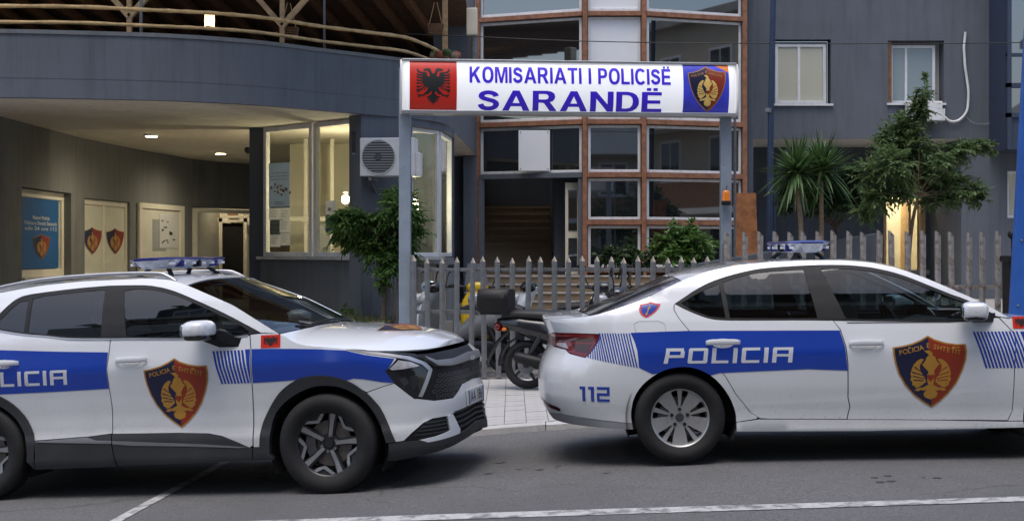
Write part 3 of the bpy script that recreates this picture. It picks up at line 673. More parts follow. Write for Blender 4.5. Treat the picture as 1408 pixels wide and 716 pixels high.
def window(a, b, z0, z1, parent, frame='white_frame', glass='glass', fw=.06, depth=.06, inset=.0, splits=(), name='window', inward=1, hsplits=()):
    """window set between plan points a and b: frame mesh with panes as sub-parts"""
    a, b = Vector((a[0], a[1], 0)), Vector((b[0], b[1], 0)); d = b-a; w = d.length; d.normalize(); n = Vector((-d.y, d.x, 0))*inward
    M = Matrix(((d.x, n.x, 0, a.x), (d.y, n.y, 0, a.y), (0, 0, 1, 0), (0, 0, 0, 1))); m = MB(); i0, i1 = inset, inset + depth
    m.box(0, w, i0, i1, z0, z0+fw, M).box(0, w, i0, i1, z1-fw, z1, M).box(0, fw, i0, i1, z0+fw, z1-fw, M).box(w-fw, w, i0, i1, z0+fw, z1-fw, M)
    xs = [fw] + [v for s in splits for v in (w*s - fw*.45, w*s + fw*.45)] + [w-fw]
    for s in splits: m.box(w*s - fw*.45, w*s + fw*.45, i0+.004, i1-.004, z0+fw, z1-fw, M)
    zs = [z0+fw] + [v for s in hsplits for v in (z0+(z1-z0)*s - fw*.35, z0+(z1-z0)*s + fw*.35)] + [z1-fw]
    f = m.build(name, frame, parent, bevel=.006)
    if hsplits:
        for s in hsplits:
            for i in range(0, len(xs), 2):
                MB().box(xs[i], xs[i+1], i0+.006, i1-.006, z0+(z1-z0)*s - fw*.35, z0+(z1-z0)*s + fw*.35, M).build('glazing_bar', frame, f)
    for i in range(0, len(xs), 2):
        for j in range(0, len(zs), 2):
            e = .008
            MB().box(xs[i]-e, xs[i+1]+e, i0+depth*.5-.003, i0+depth*.5+.003, zs[j]-e, zs[j+1]+e, M).build('pane', glass, f)
    return f, M, w
def face_fn(M, u0, z0, d):       # metres on a wall: u right, v up, d in front of the wall
    return lambda u, v: tuple(M @ Vector((u0+u, -d, z0+v)))
def paper(name, label, M, x0, x1, z0, z1, d, mat, cat='notice', group=None):
    m = MB(); m.box(x0, x1, -d-.003, -d, z0, z1, M); o = m.build(name, mat)
    return tag(o, label, cat, group)

# ================================================================ LODGE (curved building on the left)
lodge = thing('curved_lodge_building', 'blue grey curved building with a balcony band over a recessed entrance', 'building', (-4, 22, 0))
LW = Matrix.Translation(-lodge.location)
def rel(o):
    o.matrix_parent_inverse = LW; return o
SOF, CAP = 3.47, 4.28
fpath = [(-24, 18.0), (-9.2, 17.90), (-7.84, 17.9), (-6.47, 17.92), (-5.59, 18.04), (-4.71, 18.22), (-4.27, 18.36), (-3.845, 18.56), (-3.4, 18.84), (-3.0, 19.20), (-2.65, 19.57), (-2.1, 20.08), (-1.63, 20.55), (-1.28, 21.0), (-1.05, 21.5), (-.97, 22.0), (-.92, 23.4), (-.85, 25), (-.68, 30)]
fpath = [tuple(v)[:2] for v in spl([(x, y, 0) for x, y in fpath[1:16]], 6)] + fpath[16:]
fpath = [(-24, 18.0)] + fpath
def lchild(o): o.parent = lodge; o.matrix_parent_inverse = LW; return o
_p0 = len(bpy.data.objects)
before = set(bpy.data.objects)
wall_path('balcony_band', fpath, SOF, CAP, 'plaster_blue', None, thick=.25)
# lip along the top of the band
m = MB()
for a, b in zip(fpath, fpath[1:]): pass
at_f, LF = wall_path('band_cap', [(x, y-.02) for x, y in fpath], CAP, CAP+.05, 'plaster_grey', None, thick=.30)
wall_path('band_joint', [(x, y-.0025) for x, y in fpath[:90]], 3.715, 3.721, 'plaster_dark', None, thick=.01)
# recess wall under the balcony
gpath = [(-24, 18.7), (-7.55, 18.6), (-7.36, 18.8), (-7.36, 24.3), (-7.11, 26.9), (-6.7, 29.7), (-6.35, 30.6), (-5.62, 31.5), (-3.2, 32.2)]
def s_on(path, px):
    """arc length at which a plan path crosses the sight line of photo column px"""
    s = 0; k = (px-704)/1950
    for a, b in zip(path, path[1:]):
        fa, fb = a[0]-k*a[1], b[0]-k*b[1]; l = math.hypot(b[0]-a[0], b[1]-a[1])
        if fa*fb <= 0 and fa != fb: return s + l*fa/(fa-fb)
        s += l
    return s
sA = [s_on(gpath, q) for q in (30, 98, 116.5, 179, 188, 250, 264, 356)]
gh = [(sA[0], sA[1], 1.12, 2.50), (sA[2], sA[3], 1.06, 2.45), (sA[6], sA[7], .3, 2.47)]
at_g, LG = wall_path('recess_wall', gpath, -.5, SOF, 'plaster_grey', None, gh, thick=.3)
# soffit
mk('soffit', [(*p, SOF-.002) for p in [(x, y+.1) for x, y in fpath]] + [(-.9, 33, SOF-.002), (-24, 33, SOF-.002)], [tuple(range(len(fpath)+1, -1, -1))], 'soffit')
mk('terrace_floor', [(*p, SOF+.35) for p in [(x, y+.1) for x, y in fpath]] + [(-.9, 36, SOF+.35), (-24, 36, SOF+.35)], [tuple(range(len(fpath)+2))], 'concrete')
# glazed corner: booth windows, wall with the air conditioner, side window
bA, bB = P(366, 347, 22.2), P(500, 347, 20.5); bM = P(420, 347, 21.45)
wallB = [(-3.86, 22.2), (-2.14, 20.46)]
wall_path('booth_sill_wall', [(-4.05, 24), (-3.95, 22.25), (-3.08, 21.42), (-2.12, 20.48)], -.5, 1.43, 'plaster_grey', None, thick=.2)
MB().box(-4.12, -3.9, 22.25, 22.6, -.5, SOF-.003).build('corner_post', 'plaster_dark')
mk_pier = [(-2.14, 20.12), (-1.63, 20.56), (-1.46, 20.76)]
wall_path('pier_wall', mk_pier, -.5, SOF+.02, 'plaster_blue', None, thick=.3)
wall_path('side_sill_wall', [(-1.46, 20.76), (-1.28, 21.02), (-1.07, 21.5), (-.98, 22.0), (-.94, 23.0)], -.5, 1.43, 'plaster_grey', None, thick=.25)
wall_path('side_head', [(-1.46, 20.77), (-1.28, 21.03), (-1.07, 21.51), (-.98, 22.0), (-.94, 23.0)], 3.36, SOF+.01, 'plaster_blue', None, thick=.25)
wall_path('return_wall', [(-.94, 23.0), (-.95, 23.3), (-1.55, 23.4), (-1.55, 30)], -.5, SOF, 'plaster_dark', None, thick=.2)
MB().box(-.98, -.72, 28.6, 28.9, -.5, SOF-.004).build('rear_post', 'plaster_blue')
# floor slab of the lodge, rooms
MB().box(-7.3, -1.0, 24.0, 33.5, -.5, .42).build('entrance_floor', 'concrete')
w1, M1, ww1 = window((-3.9, 22.22), (-3.02, 21.36), 1.45, SOF-.01, None, splits=(), fw=.07, depth=.08, inset=0)
w2, M2, ww2 = window((-2.99, 21.33), (-2.16, 20.50), 1.45, SOF-.01, None, fw=.07, depth=.08)
w3, M3, ww3 = window((-1.47, 20.83), (-1.085, 21.50), 1.45, 3.36, None, fw=.06, depth=.08, inset=.02)
w4, M4, ww4 = window((-1.06, 21.56), (-.95, 22.95), 1.45, 3.36, None, fw=.06, depth=.08, inset=.02)
MB().box(-4.0, -1.02, 0, .16, 1.40, 1.45, None) if False else None
m = MB(); m.box(-.05, ww1+.03, -.10, .10, 1.405, 1.45, M1).box(0.0, ww2+.06, -.10, .10, 1.404, 1.449, M2); m.build('window_ledge', 'kerb')
m = MB(); m.box(-.03, ww3, -.08, .10, 1.405, 1.45, M3); m.build('window_ledge', 'kerb')
# the booth room
m = MB(); m.add([(-3.9, 22.4, 1.2), (-3.9, 25.4, 1.2), (-1.1, 25.4, 1.2), (-1.1, 22.0, 1.2), (-3.9, 22.4, SOF-.01), (-3.9, 25.4, SOF-.01), (-1.1, 25.4, SOF-.01), (-1.1, 22.0, SOF-.01)],
      [(1, 2, 6, 5)]); m.build('room_back_wall', 'room_wall')
m = MB(); m.box(-3.98, -1.3, 25.41, 25.5, .4, SOF-.02); m.build('room_back_wall', 'room_wall')
MB().box(-2.2, -2.12, 20.9, 25.4, .4, SOF-.02).build('room_partition', 'room_wall')
MB().box(-3.9, -1.2, 22.6, 25.4, 1.15, 1.2).build('room_floor', 'concrete')
m = MB()
for x in (-3.55, -3.1, -2.7): m.box(x, x+.06, 24.2, 24.26, 1.2, SOF-.02)
m.box(-3.9, -2.3, 24.19, 24.27, 2.05, 2.12); m.build('room_screen_frame', 'cream_frame')
MB().box(-3.5, -3.1, 24.21, 24.25, 1.3, 2.0).build('room_screen_panel', 'print_grey')
for x, y, z in ((-2.62, 23.0, 2.28), (-1.5, 22.6, 2.1)): pass
# door lobby
pa, _ = at_g(sA[6]); pb, _ = at_g(sA[7])
lob = MB(); lob.box(-7.6, -3.6, 33.5, 33.6, .3, SOF); lob.build('lobby_back', 'room_wall')
MB().box(-7.0, -6.9, 30.9, 33.5, .3, SOF-.02).build('lobby_side', 'room_wall')
for px0, px1 in ((272, 300), (306, 334)):
    a, b = P(px0, 0, 33.4), P(px1, 0, 33.4); MB().box(a.x, b.x, 33.36, 33.42, .45, 2.2).build('lobby_door_leaf', 'void')
m = MB()
for px0 in (268, 301, 335): a = P(px0, 0, 33.3); m.box(a.x, a.x+.08, 33.28, 33.36, .42, 2.32)
a, b = P(268, 0, 33.3), P(358, 0, 33.3); m.box(a.x, b.x, 33.28, 33.36, 2.23, 2.32); m.build('lobby_door_frame', 'cream_frame')
a = P(313, 0, 33.2); MB().box(a.x, a.x+.22, 33.2, 33.28, 2.38, 2.48).build('exit_plate', 'wood_mid')
# entrance frame and the wall windows
def on_g(i): return at_g(sA[i])[0]
e1 = on_g(6); e2 = on_g(7)
d = (e2-e1).normalized(); n = Vector((-d.y, d.x, 0)); M = Matrix(((d.x, n.x, 0, e1.x), (d.y, n.y, 0, e1.y), (0, 0, 1, 0), (0, 0, 0, 1))); L_ = (e2-e1).length
m = MB(); m.box(0, .13, -.03, .1, .42, 2.44, M).box(.13, L_, -.03, .1, 2.36, 2.44, M).box(L_-.05, L_, -.03, .1, .42, 2.36, M); m.build('entrance_frame', 'cream_frame')
wA, MA, lA = window(on_g(0), on_g(1), 1.13, 2.49, None, frame='cream_frame', glass='glass_pale', fw=.12, inset=.12)
m = MB(); m.box(-.05, lA+.1, -.06, .12, 1.08, 1.13, MA); m.build('window_ledge', 'cream_frame')
wB, MB_, lB = window(on_g(2), on_g(3), 1.07, 2.44, None, frame='cream_frame', glass='board', fw=.09, inset=.05, splits=(.47,))
for o in set(bpy.data.objects) - before:
    if o.parent is None and o is not lodge: lchild(o)
# posters on the recess wall
po = thing('police_poster', 'blue poster with police shield in the leftmost cream framed window', 'poster', (0, 0, 0))
fn = face_fn(MA, lA/2, 1.81, -.105)
pw, ph = lA*.73, 1.10
MB().box(lA/2-pw/2, lA/2+pw/2, .108, .112, 1.81-ph/2, 1.81+ph/2, MA).build('sheet', 'poster_blue', po)
shield(fn, .80, .40, po, step=.2, off=.004, text=False)
for c in list(po.children):
    if c.name.startswith('shield'): c.location = tuple(MA.to_3x3() @ Vector((0, 0, -.20)))
for i, (s, w_) in enumerate((('Numri Policia', .46), ('Policia e Shtetit Sarande', .88), ('cdo 24 ore 112', .88))):
    V, T = text2d(s, .1, .01); V = fit(V, -w_*pw/2, w_*pw/2, .22 - i*.085, .28 - i*.085); skin('lettering', fn, V, T, 'letter_white', po, .003)
for k, (fx, nm) in enumerate(((.235, 'police shield sticker on the left pane of the two pane window'), (.735, 'police shield sticker on the right pane of the two pane window'))):
    st = thing('shield_sticker', nm, 'sticker', group='shield stickers on the recess window')
    shield(face_fn(MB_, lB*fx, 1.72, -.072), lB*.40, .48, st, step=.3, off=.004, text=False)
nb = thing('notice_board', 'cream notice board with pinned papers beside the lobby entrance', 'board')
q0, q1 = on_g(4), on_g(5); d = (q1-q0); lN = d.length; d.normalize(); n = Vector((-d.y, d.x, 0)); MN = Matrix(((d.x, n.x, 0, q0.x), (d.y, n.y, 0, q0.y), (0, 0, 1, 0), (0, 0, 0, 1)))
MB().box(0, lN, -.03, -.012, .95, 2.46, MN).build('panel', 'board', nb)
m = MB(); m.box(0, lN, -.06, -.028, 2.36, 2.46, MN).box(0, .16, -.06, -.028, .95, 2.36, MN).box(lN-.2, lN, -.06, -.028, .95, 2.36, MN); m.build('frame', 'cream_frame', nb)
MB().box(lN*.30, lN*.60, -.036, -.031, 1.55, 2.16, MN).build('paper', 'print_grey', nb)
MB().box(lN*.45, lN*.86, -.04, -.036, 1.60, 2.28, MN).build('paper', 'paper', nb)
m = MB()
for i in range(14): x = lN*random.uniform(.47, .80); z = random.uniform(1.66, 2.2); m.box(x, x+random.uniform(.06, .16), -.043, -.0405, z, z+.025, MN)
m.build('print', 'ink_black', nb)['kind'] = 'stuff'
# booth notices
for (x0, x1, z0, z1, mat, lb) in ((.06, .60, 2.22, 2.90, 'paper_blue', 'tall pale blue information poster on the booth window'), (.06, .34, 2.02, 2.20, 'paper', 'white paper notice left of a pair under the tall blue poster'), (.35, .60, 2.02, 2.20, 'paper', 'white paper notice right of a pair under the tall blue poster'),
    (.34, .60, 1.82, 2.01, 'paper', 'white paper notice in the middle row on the booth window'), (.10, .35, 1.60, 1.79, 'paper', 'white paper notice in the bottom row, nearer the corner post'), (.36, .60, 1.62, 1.81, 'paper', 'white paper notice in the bottom row, nearer the window bar')):
    pp = thing('paper_notice', lb, 'notice', group='papers stuck on the booth window')
    MB().box(x0+.05, x1+.05, .030, .034, z0, z1, M1).build('sheet', mat, pp)
    m = MB(); r_ = random.Random(int(x0*100+z0*100))
    if mat == 'paper':
        for k in range(6): m.box(x0+.08, x0+.08+(x1-x0-.07)*r_.uniform(.5, 1), .0275, .0295, z1-.03-k*.022, z1-.024-k*.022, M1)
        m.build('print', 'print_grey', pp)['kind'] = 'stuff'
    else:
        for k in range(3): m.box(x0+.1, x1, .0275, .0295, z1-.16-k*.05, z1-.153-k*.05, M1)
        for k in range(2): m.box(x0+.2, x1-.1, .0275, .0295, z0+.04+k*.03, z0+.047+k*.03, M1)
        for k in range(14): a, b = (x0+x1)/2+.05+r_.gauss(0, .09), (z0+z1)/2-.06+r_.gauss(0, .05); m.box(a-.02, a+.02, .0275, .0295, b-.02, b+.02, M1)
        m.build('print', 'wood_mid', pp)['kind'] = 'stuff'
        m = MB()
        for k in range(10): a, b = (x0+x1)/2+.05+r_.gauss(0, .07), (z0+z1)/2-.06+r_.gauss(0, .04); m.box(a-.02, a+.02, .0255, .0272, b-.014, b+.014, M1)
        m.build('picture', 'sign_white', pp)['kind'] = 'stuff'
for (x0, x1, z0, z1, mat, lb) in ((.26, .52, 2.08, 2.28, 'paper', 'white notice low in the right booth pane above the tree'), (.26, .52, 1.82, 2.06, 'poster_blue', 'small blue leaflet low in the right booth pane behind the tree')):
    pp = thing('paper_notice', lb, 'notice', group='papers stuck on the booth window'); MB().box(x0, x1, .030, .034, z0, z1, M2).build('sheet', mat, pp)
    MB().box(x0+.06, x0+.14, .0275, .0295, z0+.05, z0+.1, M2).build('print', 'flag_red' if mat != 'paper' else 'print_grey', pp)
# lamps that are lit in the photograph
def lamp(name, label, loc, build, energy, col=(1, .85, .60), size=.05, spot=False, off=(0, 0, -.06)):
    t = thing(name, label, 'lamp', loc); build(t)
    l = bpy.data.lights.new(name, 'SPOT' if spot else 'POINT'); l.energy = energy; l.color = col; l.shadow_soft_size = size
    if spot: l.spot_size = R(172); l.spot_blend = 1.0
    lo = link(bpy.data.objects.new('bulb_light', l), t); lo.location = off
    return t
def disc_lamp(t):
    m = MB(); m.lathe([(.0, 0), (.10, 0), (.115, .012), (.13, .02), (.13, .035)], 24, Matrix.Rotation(R(90), 4, 'X')); m.build('trim_ring', 'white_frame', t, smooth=30)
    m = MB(); m.lathe([(0, .0), (.095, .0)], 24, Matrix.Translation((0, 0, -.004)) @ Matrix.Rotation(R(90), 4, 'X')); m.build('diffuser', 'lamp_warm', t)
for (px, py, lb, e) in ((208, 184.5, 'lit round ceiling downlight nearest the balcony edge', 55), (303, 209, 'lit round ceiling downlight deeper under the balcony', 55)):
    Yl = (SOF-EYE)*1950/(347-py); p = P(px, py, Yl); lamp('ceiling_downlight', lb, (p.x, p.y, SOF-.04), disc_lamp, e*1.5, col=(1, .86, .60), spot=True)
def bulb_lamp(t):
    MB().blob((0, 0, 0), (.06, .06, .075), 2, 16, 10).build('bulb', 'lamp_warm', t, smooth=60)
    MB().lathe([(.03, .0), (.035, .05), (.05, .06), (.0, .065)], 16, Matrix.Translation((0, 0, .05)) @ Matrix.Rotation(R(90), 4, 'X')).build('holder', 'plastic_white', t, smooth=40)
p = P(475, 274, 22.6); lamp('lit_bulb', 'bright bulb glowing behind the right booth pane', tuple(p), bulb_lamp, 45, off=(0, 0, .2))
p = P(570.5, 284, 22.4); lamp('lit_bulb', 'bright bulb glowing behind the narrow side window', tuple(p), bulb_lamp, 25, off=(0, 0, .2))
p = P(300, 300, 32.6); lamp('lobby_lamp', 'dim lamp on the ceiling of the entrance lobby', (p.x, 32.5, SOF-.1), disc_lamp, 40, spot=True)
# cctv
p = P(341, 204.5, 26.0); t = thing('security_camera', 'small dark dome camera under the soffit by the corner post', 'camera', (p.x, p.y, SOF))
MB().lathe([(.0, .0), (.07, .0), (.07, .03), (.0, .03)], 16, Matrix.Translation((0, 0, -.03)) @ Matrix.Rotation(R(90), 4, 'X')).build('base', 'white_frame', t)
MB().blob((0, 0, -.08), (.07, .07, .07), 2).build('dome', 'piano', t, smooth=60)
# speaker box beside the air conditioner, the unit itself
def ac_unit(label, loc, rz, w=.78, h=.54, d=.30):
    t = thing('air_conditioner', label, 'air conditioner', loc, (0, 0, rz), 'air conditioner units on the walls')
    MB().box(-w/2, w/2, 0, d, 0, h).build('casing', 'plastic_white', t, bevel=.015)
    MB().box(w/2-.002, w/2+.07, .05, d-.05, .0, h*.62).build('valve_cover', 'plastic_white', t, bevel=.01)
    cx = -w*.16; r = h*.43
    MB().lathe([(0, 0), (r*.98, 0)], 32, Matrix.Translation((cx, -.003, h*.5))).build('fan_opening', 'fan_dark', t)
    MB().lathe([(r, -.004), (r+.012, -.014), (r+.02, -.004)], 32, Matrix.Translation((cx, 0, h*.5))).build('fan_ring', 'plastic_white', t, smooth=40)
    for k in range(13):
        zz_ = -r + 2*r*(k+.5)/13; hw = math.sqrt(max(0, r*r-zz_*zz_))
        MB().bar((cx-hw, -.012, h*.5+zz_), (cx+hw, -.012, h*.5+zz_), .008, .011).build('grille_slat', 'silver', t)
    MB().lathe([(0, -.02), (.05, -.02), (.055, -.01)], 20, Matrix.Translation((cx, 0, h*.5))).build('hub', 'fan_dark', t)
    for s in (-1, 1): MB().bar((s*w*.32, .02, -.03), (s*w*.32, d+.22, -.03), .04, .05).bar((s*w*.32, .05, -.05), (s*w*.32, d+.2, -.25), .03, .03).build('bracket', 'galv', t)
    for k in range(2): MB().box(w*.36, w*.44, -.004, -.001, h*.85-k*.1, h*.87-k*.1).build('badge', 'print_grey', t)
    return t
p = P(534, 243, 20.0); ac_unit('white air conditioner unit mounted between the booth window and sign post', (p.x-.005, 19.86, p.z), R(-6))
p = P(490, 196, 20.35); t = thing('wall_speaker', 'small dark grey box lamp on the booth frame left of the air conditioner', 'lamp box', tuple(p))
MB().box(-.05, .07, -.12, .05, -.16, .14).build('housing', 'dark_metal', t, bevel=.01); MB().box(-.045, .065, -.11, .04, -.175, -.16).build('cover', 'lens_ice', t)
# ---------------------------------------------------------------- terrace on the lodge
tr = thing('terrace_roof', 'dark timber roof with rafters over the balcony terrace', 'roof', (-4, 24, 5))
before = set(bpy.data.objects)
for i in range(19):
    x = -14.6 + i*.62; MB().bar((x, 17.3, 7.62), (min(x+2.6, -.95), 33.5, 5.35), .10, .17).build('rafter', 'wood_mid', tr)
m = MB()
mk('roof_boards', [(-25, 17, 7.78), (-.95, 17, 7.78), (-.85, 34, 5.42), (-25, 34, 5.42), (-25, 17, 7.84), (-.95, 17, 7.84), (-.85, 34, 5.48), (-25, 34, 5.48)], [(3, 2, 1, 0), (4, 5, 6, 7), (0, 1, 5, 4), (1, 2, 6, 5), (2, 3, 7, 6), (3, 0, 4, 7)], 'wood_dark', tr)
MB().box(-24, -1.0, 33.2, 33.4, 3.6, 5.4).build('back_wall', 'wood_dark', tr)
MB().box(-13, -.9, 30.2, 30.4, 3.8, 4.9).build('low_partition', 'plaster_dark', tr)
def tpost(px, Y, w, mat, z1=7.6, brace=True):
    p = P(px, 0, Y); MB().box(p.x-w/2, p.x+w/2, Y-w/2, Y+w/2, SOF+.3, z1).build('post', mat, tr)
    if brace:
        for s in (-1, 1): MB().bar((p.x, Y, 4.62), (p.x + s*.42, Y, 5.1), .07, .07).build('brace', mat, tr)
tpost(178, 18.75, .06, 'wood'); tpost(388, 19.5, .06, 'wood'); tpost(612, 22.9, .085, 'wood', brace=False)
tpost(194, 18.55, .035, 'galv', brace=False); tpost(446, 19.9, .03, 'galv', brace=False)
for o in set(bpy.data.objects) - before: o.matrix_parent_inverse = Matrix.Translation(-tr.location)
rl = thing('terrace_railing', 'two thin round timber poles forming the railing above the curved balcony', 'railing', (-4, 18.6, CAP))
before = set(bpy.data.objects)
rp = [(x, y+.18) for x, y in fpath[1:68:6]] + [(-1.42, 21.2), (-1.2, 22.0), (-1.05, 22.9)]
for z, r in ((4.66, .026), (4.455, .024)):
    pts = spl([(x, y, z + .006*math.sin(x*3.1)) for x, y in rp]); MB().tube(pts, [r*(1+.12*math.sin(i*1.7)) for i in range(len(pts))], 10).build('rail', 'wood_pole', rl, smooth=60)
for o in set(bpy.data.objects) - before: o.matrix_parent_inverse = Matrix.Translation(-rl.location)
def lantern(t):
    MB().box(-.085, .085, -.05, .05, -.09, .09).build('glass_body', 'lamp_soft', t); m = MB()
    for s in (-1, 1): m.box(s*.1-.012, s*.1+.012, -.06, .06, -.12, .12)
    m.box(-.11, .11, -.06, .06, .12, .14).box(-.11, .11, -.06, .06, -.14, -.12); m.build('cage', 'wood_mid', t)
p = P(289, 30, 24); lamp('terrace_lantern', 'small lit lantern under the terrace roof', tuple(p), lantern, 30, off=(0, -.2, 0)).scale = (.75, .75, .75)
def basket(px, py, Y, label):
    p = P(px, py, Y); t = thing('hanging_basket', label, 'basket', tuple(p), group='baskets hanging on the terrace'); k = 0
    for k in range(5): MB().box(-.11-.006*k, .11+.006*k, -.07, .07, -.08+k*.033, -.055+k*.033).build('slat', 'wood_mid', t)
    for s in (-1, 1): MB().tube([(s*.1, 0, .08), (s*.02, 0, .42)], .006, 6).build('string', 'wood', t)
basket(599, 40, 22.6, 'small slatted wooden basket hanging by the end post of the terrace'); basket(397, 46, 19.75, 'small slatted wooden basket hanging at the middle terrace post')
p = P(612, 76, 22.3); t = thing('terrace_planter', 'leafy planter with terracotta tint at the terrace corner', 'planter', tuple(p))
for k in range(9):
    a = k*.7; MB().blob((.18*math.cos(a), .12*math.sin(a), .03*math.sin(3*a)), (.075, .06, .06), 2.2, 10, 6).build('clump', ('terracotta', 'leaf', 'bark_light')[k % 3], t, smooth=60)
p = P(649, 36, 26); t = thing('drain_hopper', 'yellow drain box on a grey pipe beside the tower', 'drain', tuple(p))
MB().box(-.1, .1, -.1, .1, -.18, .32).build('box', 'cream', t, bevel=.02); MB().tube([(.05, 0, -.18), (.05, 0, -1.0)], .06, 12).build('pipe', 'galv', t, smooth=60)

# ================================================================ STAIR TOWER
tw = thing('stair_tower', 'glazed stair tower with rusty brown steel grid and white window frames', 'building', (2, 28.5, 0))
before = set(bpy.data.objects)
TC = [(-.70, 28.86), (1.436, 28.0), (2.60, 28.0), (4.70, 28.72)]
TZ = [1.16, 2.10, 3.035, 4.083, 6.216, 8.3]
for k, (x, y) in enumerate(TC):
    MB().box(x-.047, x+.047, y-.10, y+.04, 1.0, 8.4).build('mullion', 'rust_steel', tw, bevel=.006)
for c in range(3):
    a, b = Vector(TC[c]), Vector(TC[c+1]); d = (b-a).normalized()
    for r_, z in enumerate(TZ):
        if c == 0 and r_ < 2: continue
        p, q = a + d*.047, b - d*.047
        MB().bar((p.x, p.y-.04, z), (q.x, q.y-.04, z), .10, .09).build('rail', 'rust_steel' if not (c == 0 and r_ == 2) else 'plaster_blue', tw, bevel=.006)
    for r_ in range(len(TZ)-1):
        if c == 0 and r_ < 2: continue
        p, q = a + d*.062, b - d*.062
        g = 'glass_mirror'
        if c == 1 and r_ >= 3: g = 'sign_white'
        window(p, q, TZ[r_]+.058, TZ[r_+1]-.058, tw, glass=g, fw=.055, depth=.06, inset=.0)
MB().box(-1.6, -.76, 28.9, 29.2, -.5, 8.4).build('side_wall', 'plaster_blue', tw)
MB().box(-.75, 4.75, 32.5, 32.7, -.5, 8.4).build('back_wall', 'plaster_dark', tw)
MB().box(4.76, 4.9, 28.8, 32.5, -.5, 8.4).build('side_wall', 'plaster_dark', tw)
# entrance: jambs, corridor, inner stair, open leaf
MB().bar((-.62, 28.80, 1.0), (-.62, 28.80, 3.0), .12, .12, (0, 1, 0)).bar((1.37, 28.02, 1.0), (1.37, 28.02, 3.0), .13, .1, (0, 1, 0)).build('door_jamb', 'plaster_blue', tw)
MB().box(-.75, 4.7, 28.2, 32.5, -.4, 1.06).build('landing', 'step_stone', tw)
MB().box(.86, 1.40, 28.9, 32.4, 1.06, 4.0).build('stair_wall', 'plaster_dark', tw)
MB().box(-.74, -.66, 29, 32.4, 1.06, 4.0).build('corridor_wall', 'cream', tw)
for k in range(9): MB().box(-.65, .85, 29.6+k*.29, 32.4, 1.06+k*.165, 1.06+(k+1)*.165).build('stair_step', 'step_stone', tw); MB().box(-.65, .85, 29.57+k*.29, 29.60+k*.29, 1.03+(k+1)*.165, 1.062+(k+1)*.165).build('stair_nosing', 'step_stone', tw)
MB().box(1.06, 1.34, 28.20, 28.26, 1.08, 2.9).build('door_leaf', 'cream', tw)
for z0_, z1_ in ((1.2, 1.8), (1.95, 2.75)): MB().box(1.12, 1.29, 28.185, 28.20, z0_, z1_).build('door_glass', 'glass_mirror', tw)
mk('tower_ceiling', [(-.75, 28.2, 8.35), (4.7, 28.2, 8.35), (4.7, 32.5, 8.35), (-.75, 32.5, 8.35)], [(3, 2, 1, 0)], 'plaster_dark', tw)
for o in set(bpy.data.objects) - before:
    if o.parent is tw: o.matrix_parent_inverse = Matrix.Translation(-tw.location)
p = P(734.5, 207, 28.3); wb = thing('blank_board', 'blank white board fixed in the tower window above the entrance', 'board', (0, 0, 0))
a = P(713, 180, 28.36); b = P(756, 235, 28.28); MB().box(a.x, b.x, 28.22, 28.24, b.z, a.z).build('panel', 'sign_white', wb)
for sx in (.04, -.04):
    for sz_ in (.04, -.04): MB().blob(((a.x if sx > 0 else b.x)+sx, 28.215, (b.z if sz_ > 0 else a.z)+sz_), (.012, .01, .012), 2, 8, 6).build('screw', 'galv', wb)
stp = thing('entrance_steps', 'beige stone steps leading up to the tower entrance', 'steps', (1, 26, 0))
for k in range(7): 
    MB().box(-.91, 2.76, 25.87+k*.31, 25.91+k*.31, (k+1)*.155-.05, (k+1)*.155-.018).build('nosing', 'kerb', stp).matrix_parent_inverse = Matrix.Translation(-stp.location); o = MB().box(-.9, 2.75, 25.9+k*.31, 28.2, -.02+k*.155, (k+1)*.155-.02).build('step', 'step_stone', stp, bevel=.012); o.matrix_parent_inverse = Matrix.Translation(-stp.location)
rw = thing('ramp_wall', 'dark sloping ramp wall behind the fence beside the green shrub', 'wall', (3.5, 25, 0))
o = MB().add([(2.75, 24.4, -.2), (6.3, 24.4, -.2), (6.3, 24.65, -.2), (2.75, 24.65, -.2), (2.75, 24.4, 1.25), (6.3, 24.4, 1.85), (6.3, 24.65, 1.85), (2.75, 24.65, 1.25)], [(0, 3, 2, 1), (4, 5, 6, 7), (0, 1, 5, 4), (1, 2, 6, 5), (2, 3, 7, 6), (3, 0, 4, 7)]).build('slab', 'plaster_dark', rw, bevel=.02); o.matrix_parent_inverse = Matrix.Translation(-rw.location)
a = P(1012, 265, 26.5); b = P(1044, 330, 26.5); t = thing('rusty_sheet', 'rusty orange metal sheet leaning at the tower corner', 'metal sheet', (a.x, 26.5, 1))
MB().add([(0, 0, -.4), (b.x-a.x, 0, -.4), (b.x-a.x-.04, .12, a.z-1), (.03, .12, a.z-1.0), (0, .02, -.4), (b.x-a.x, .02, -.4), (b.x-a.x-.04, .14, a.z-1), (.03, .14, a.z-1)], [(0, 1, 2, 3), (7, 6, 5, 4), (0, 4, 5, 1), (1, 5, 6, 2), (2, 6, 7, 3), (3, 7, 4, 0)]).build('plate', 'rust_sheet', t)

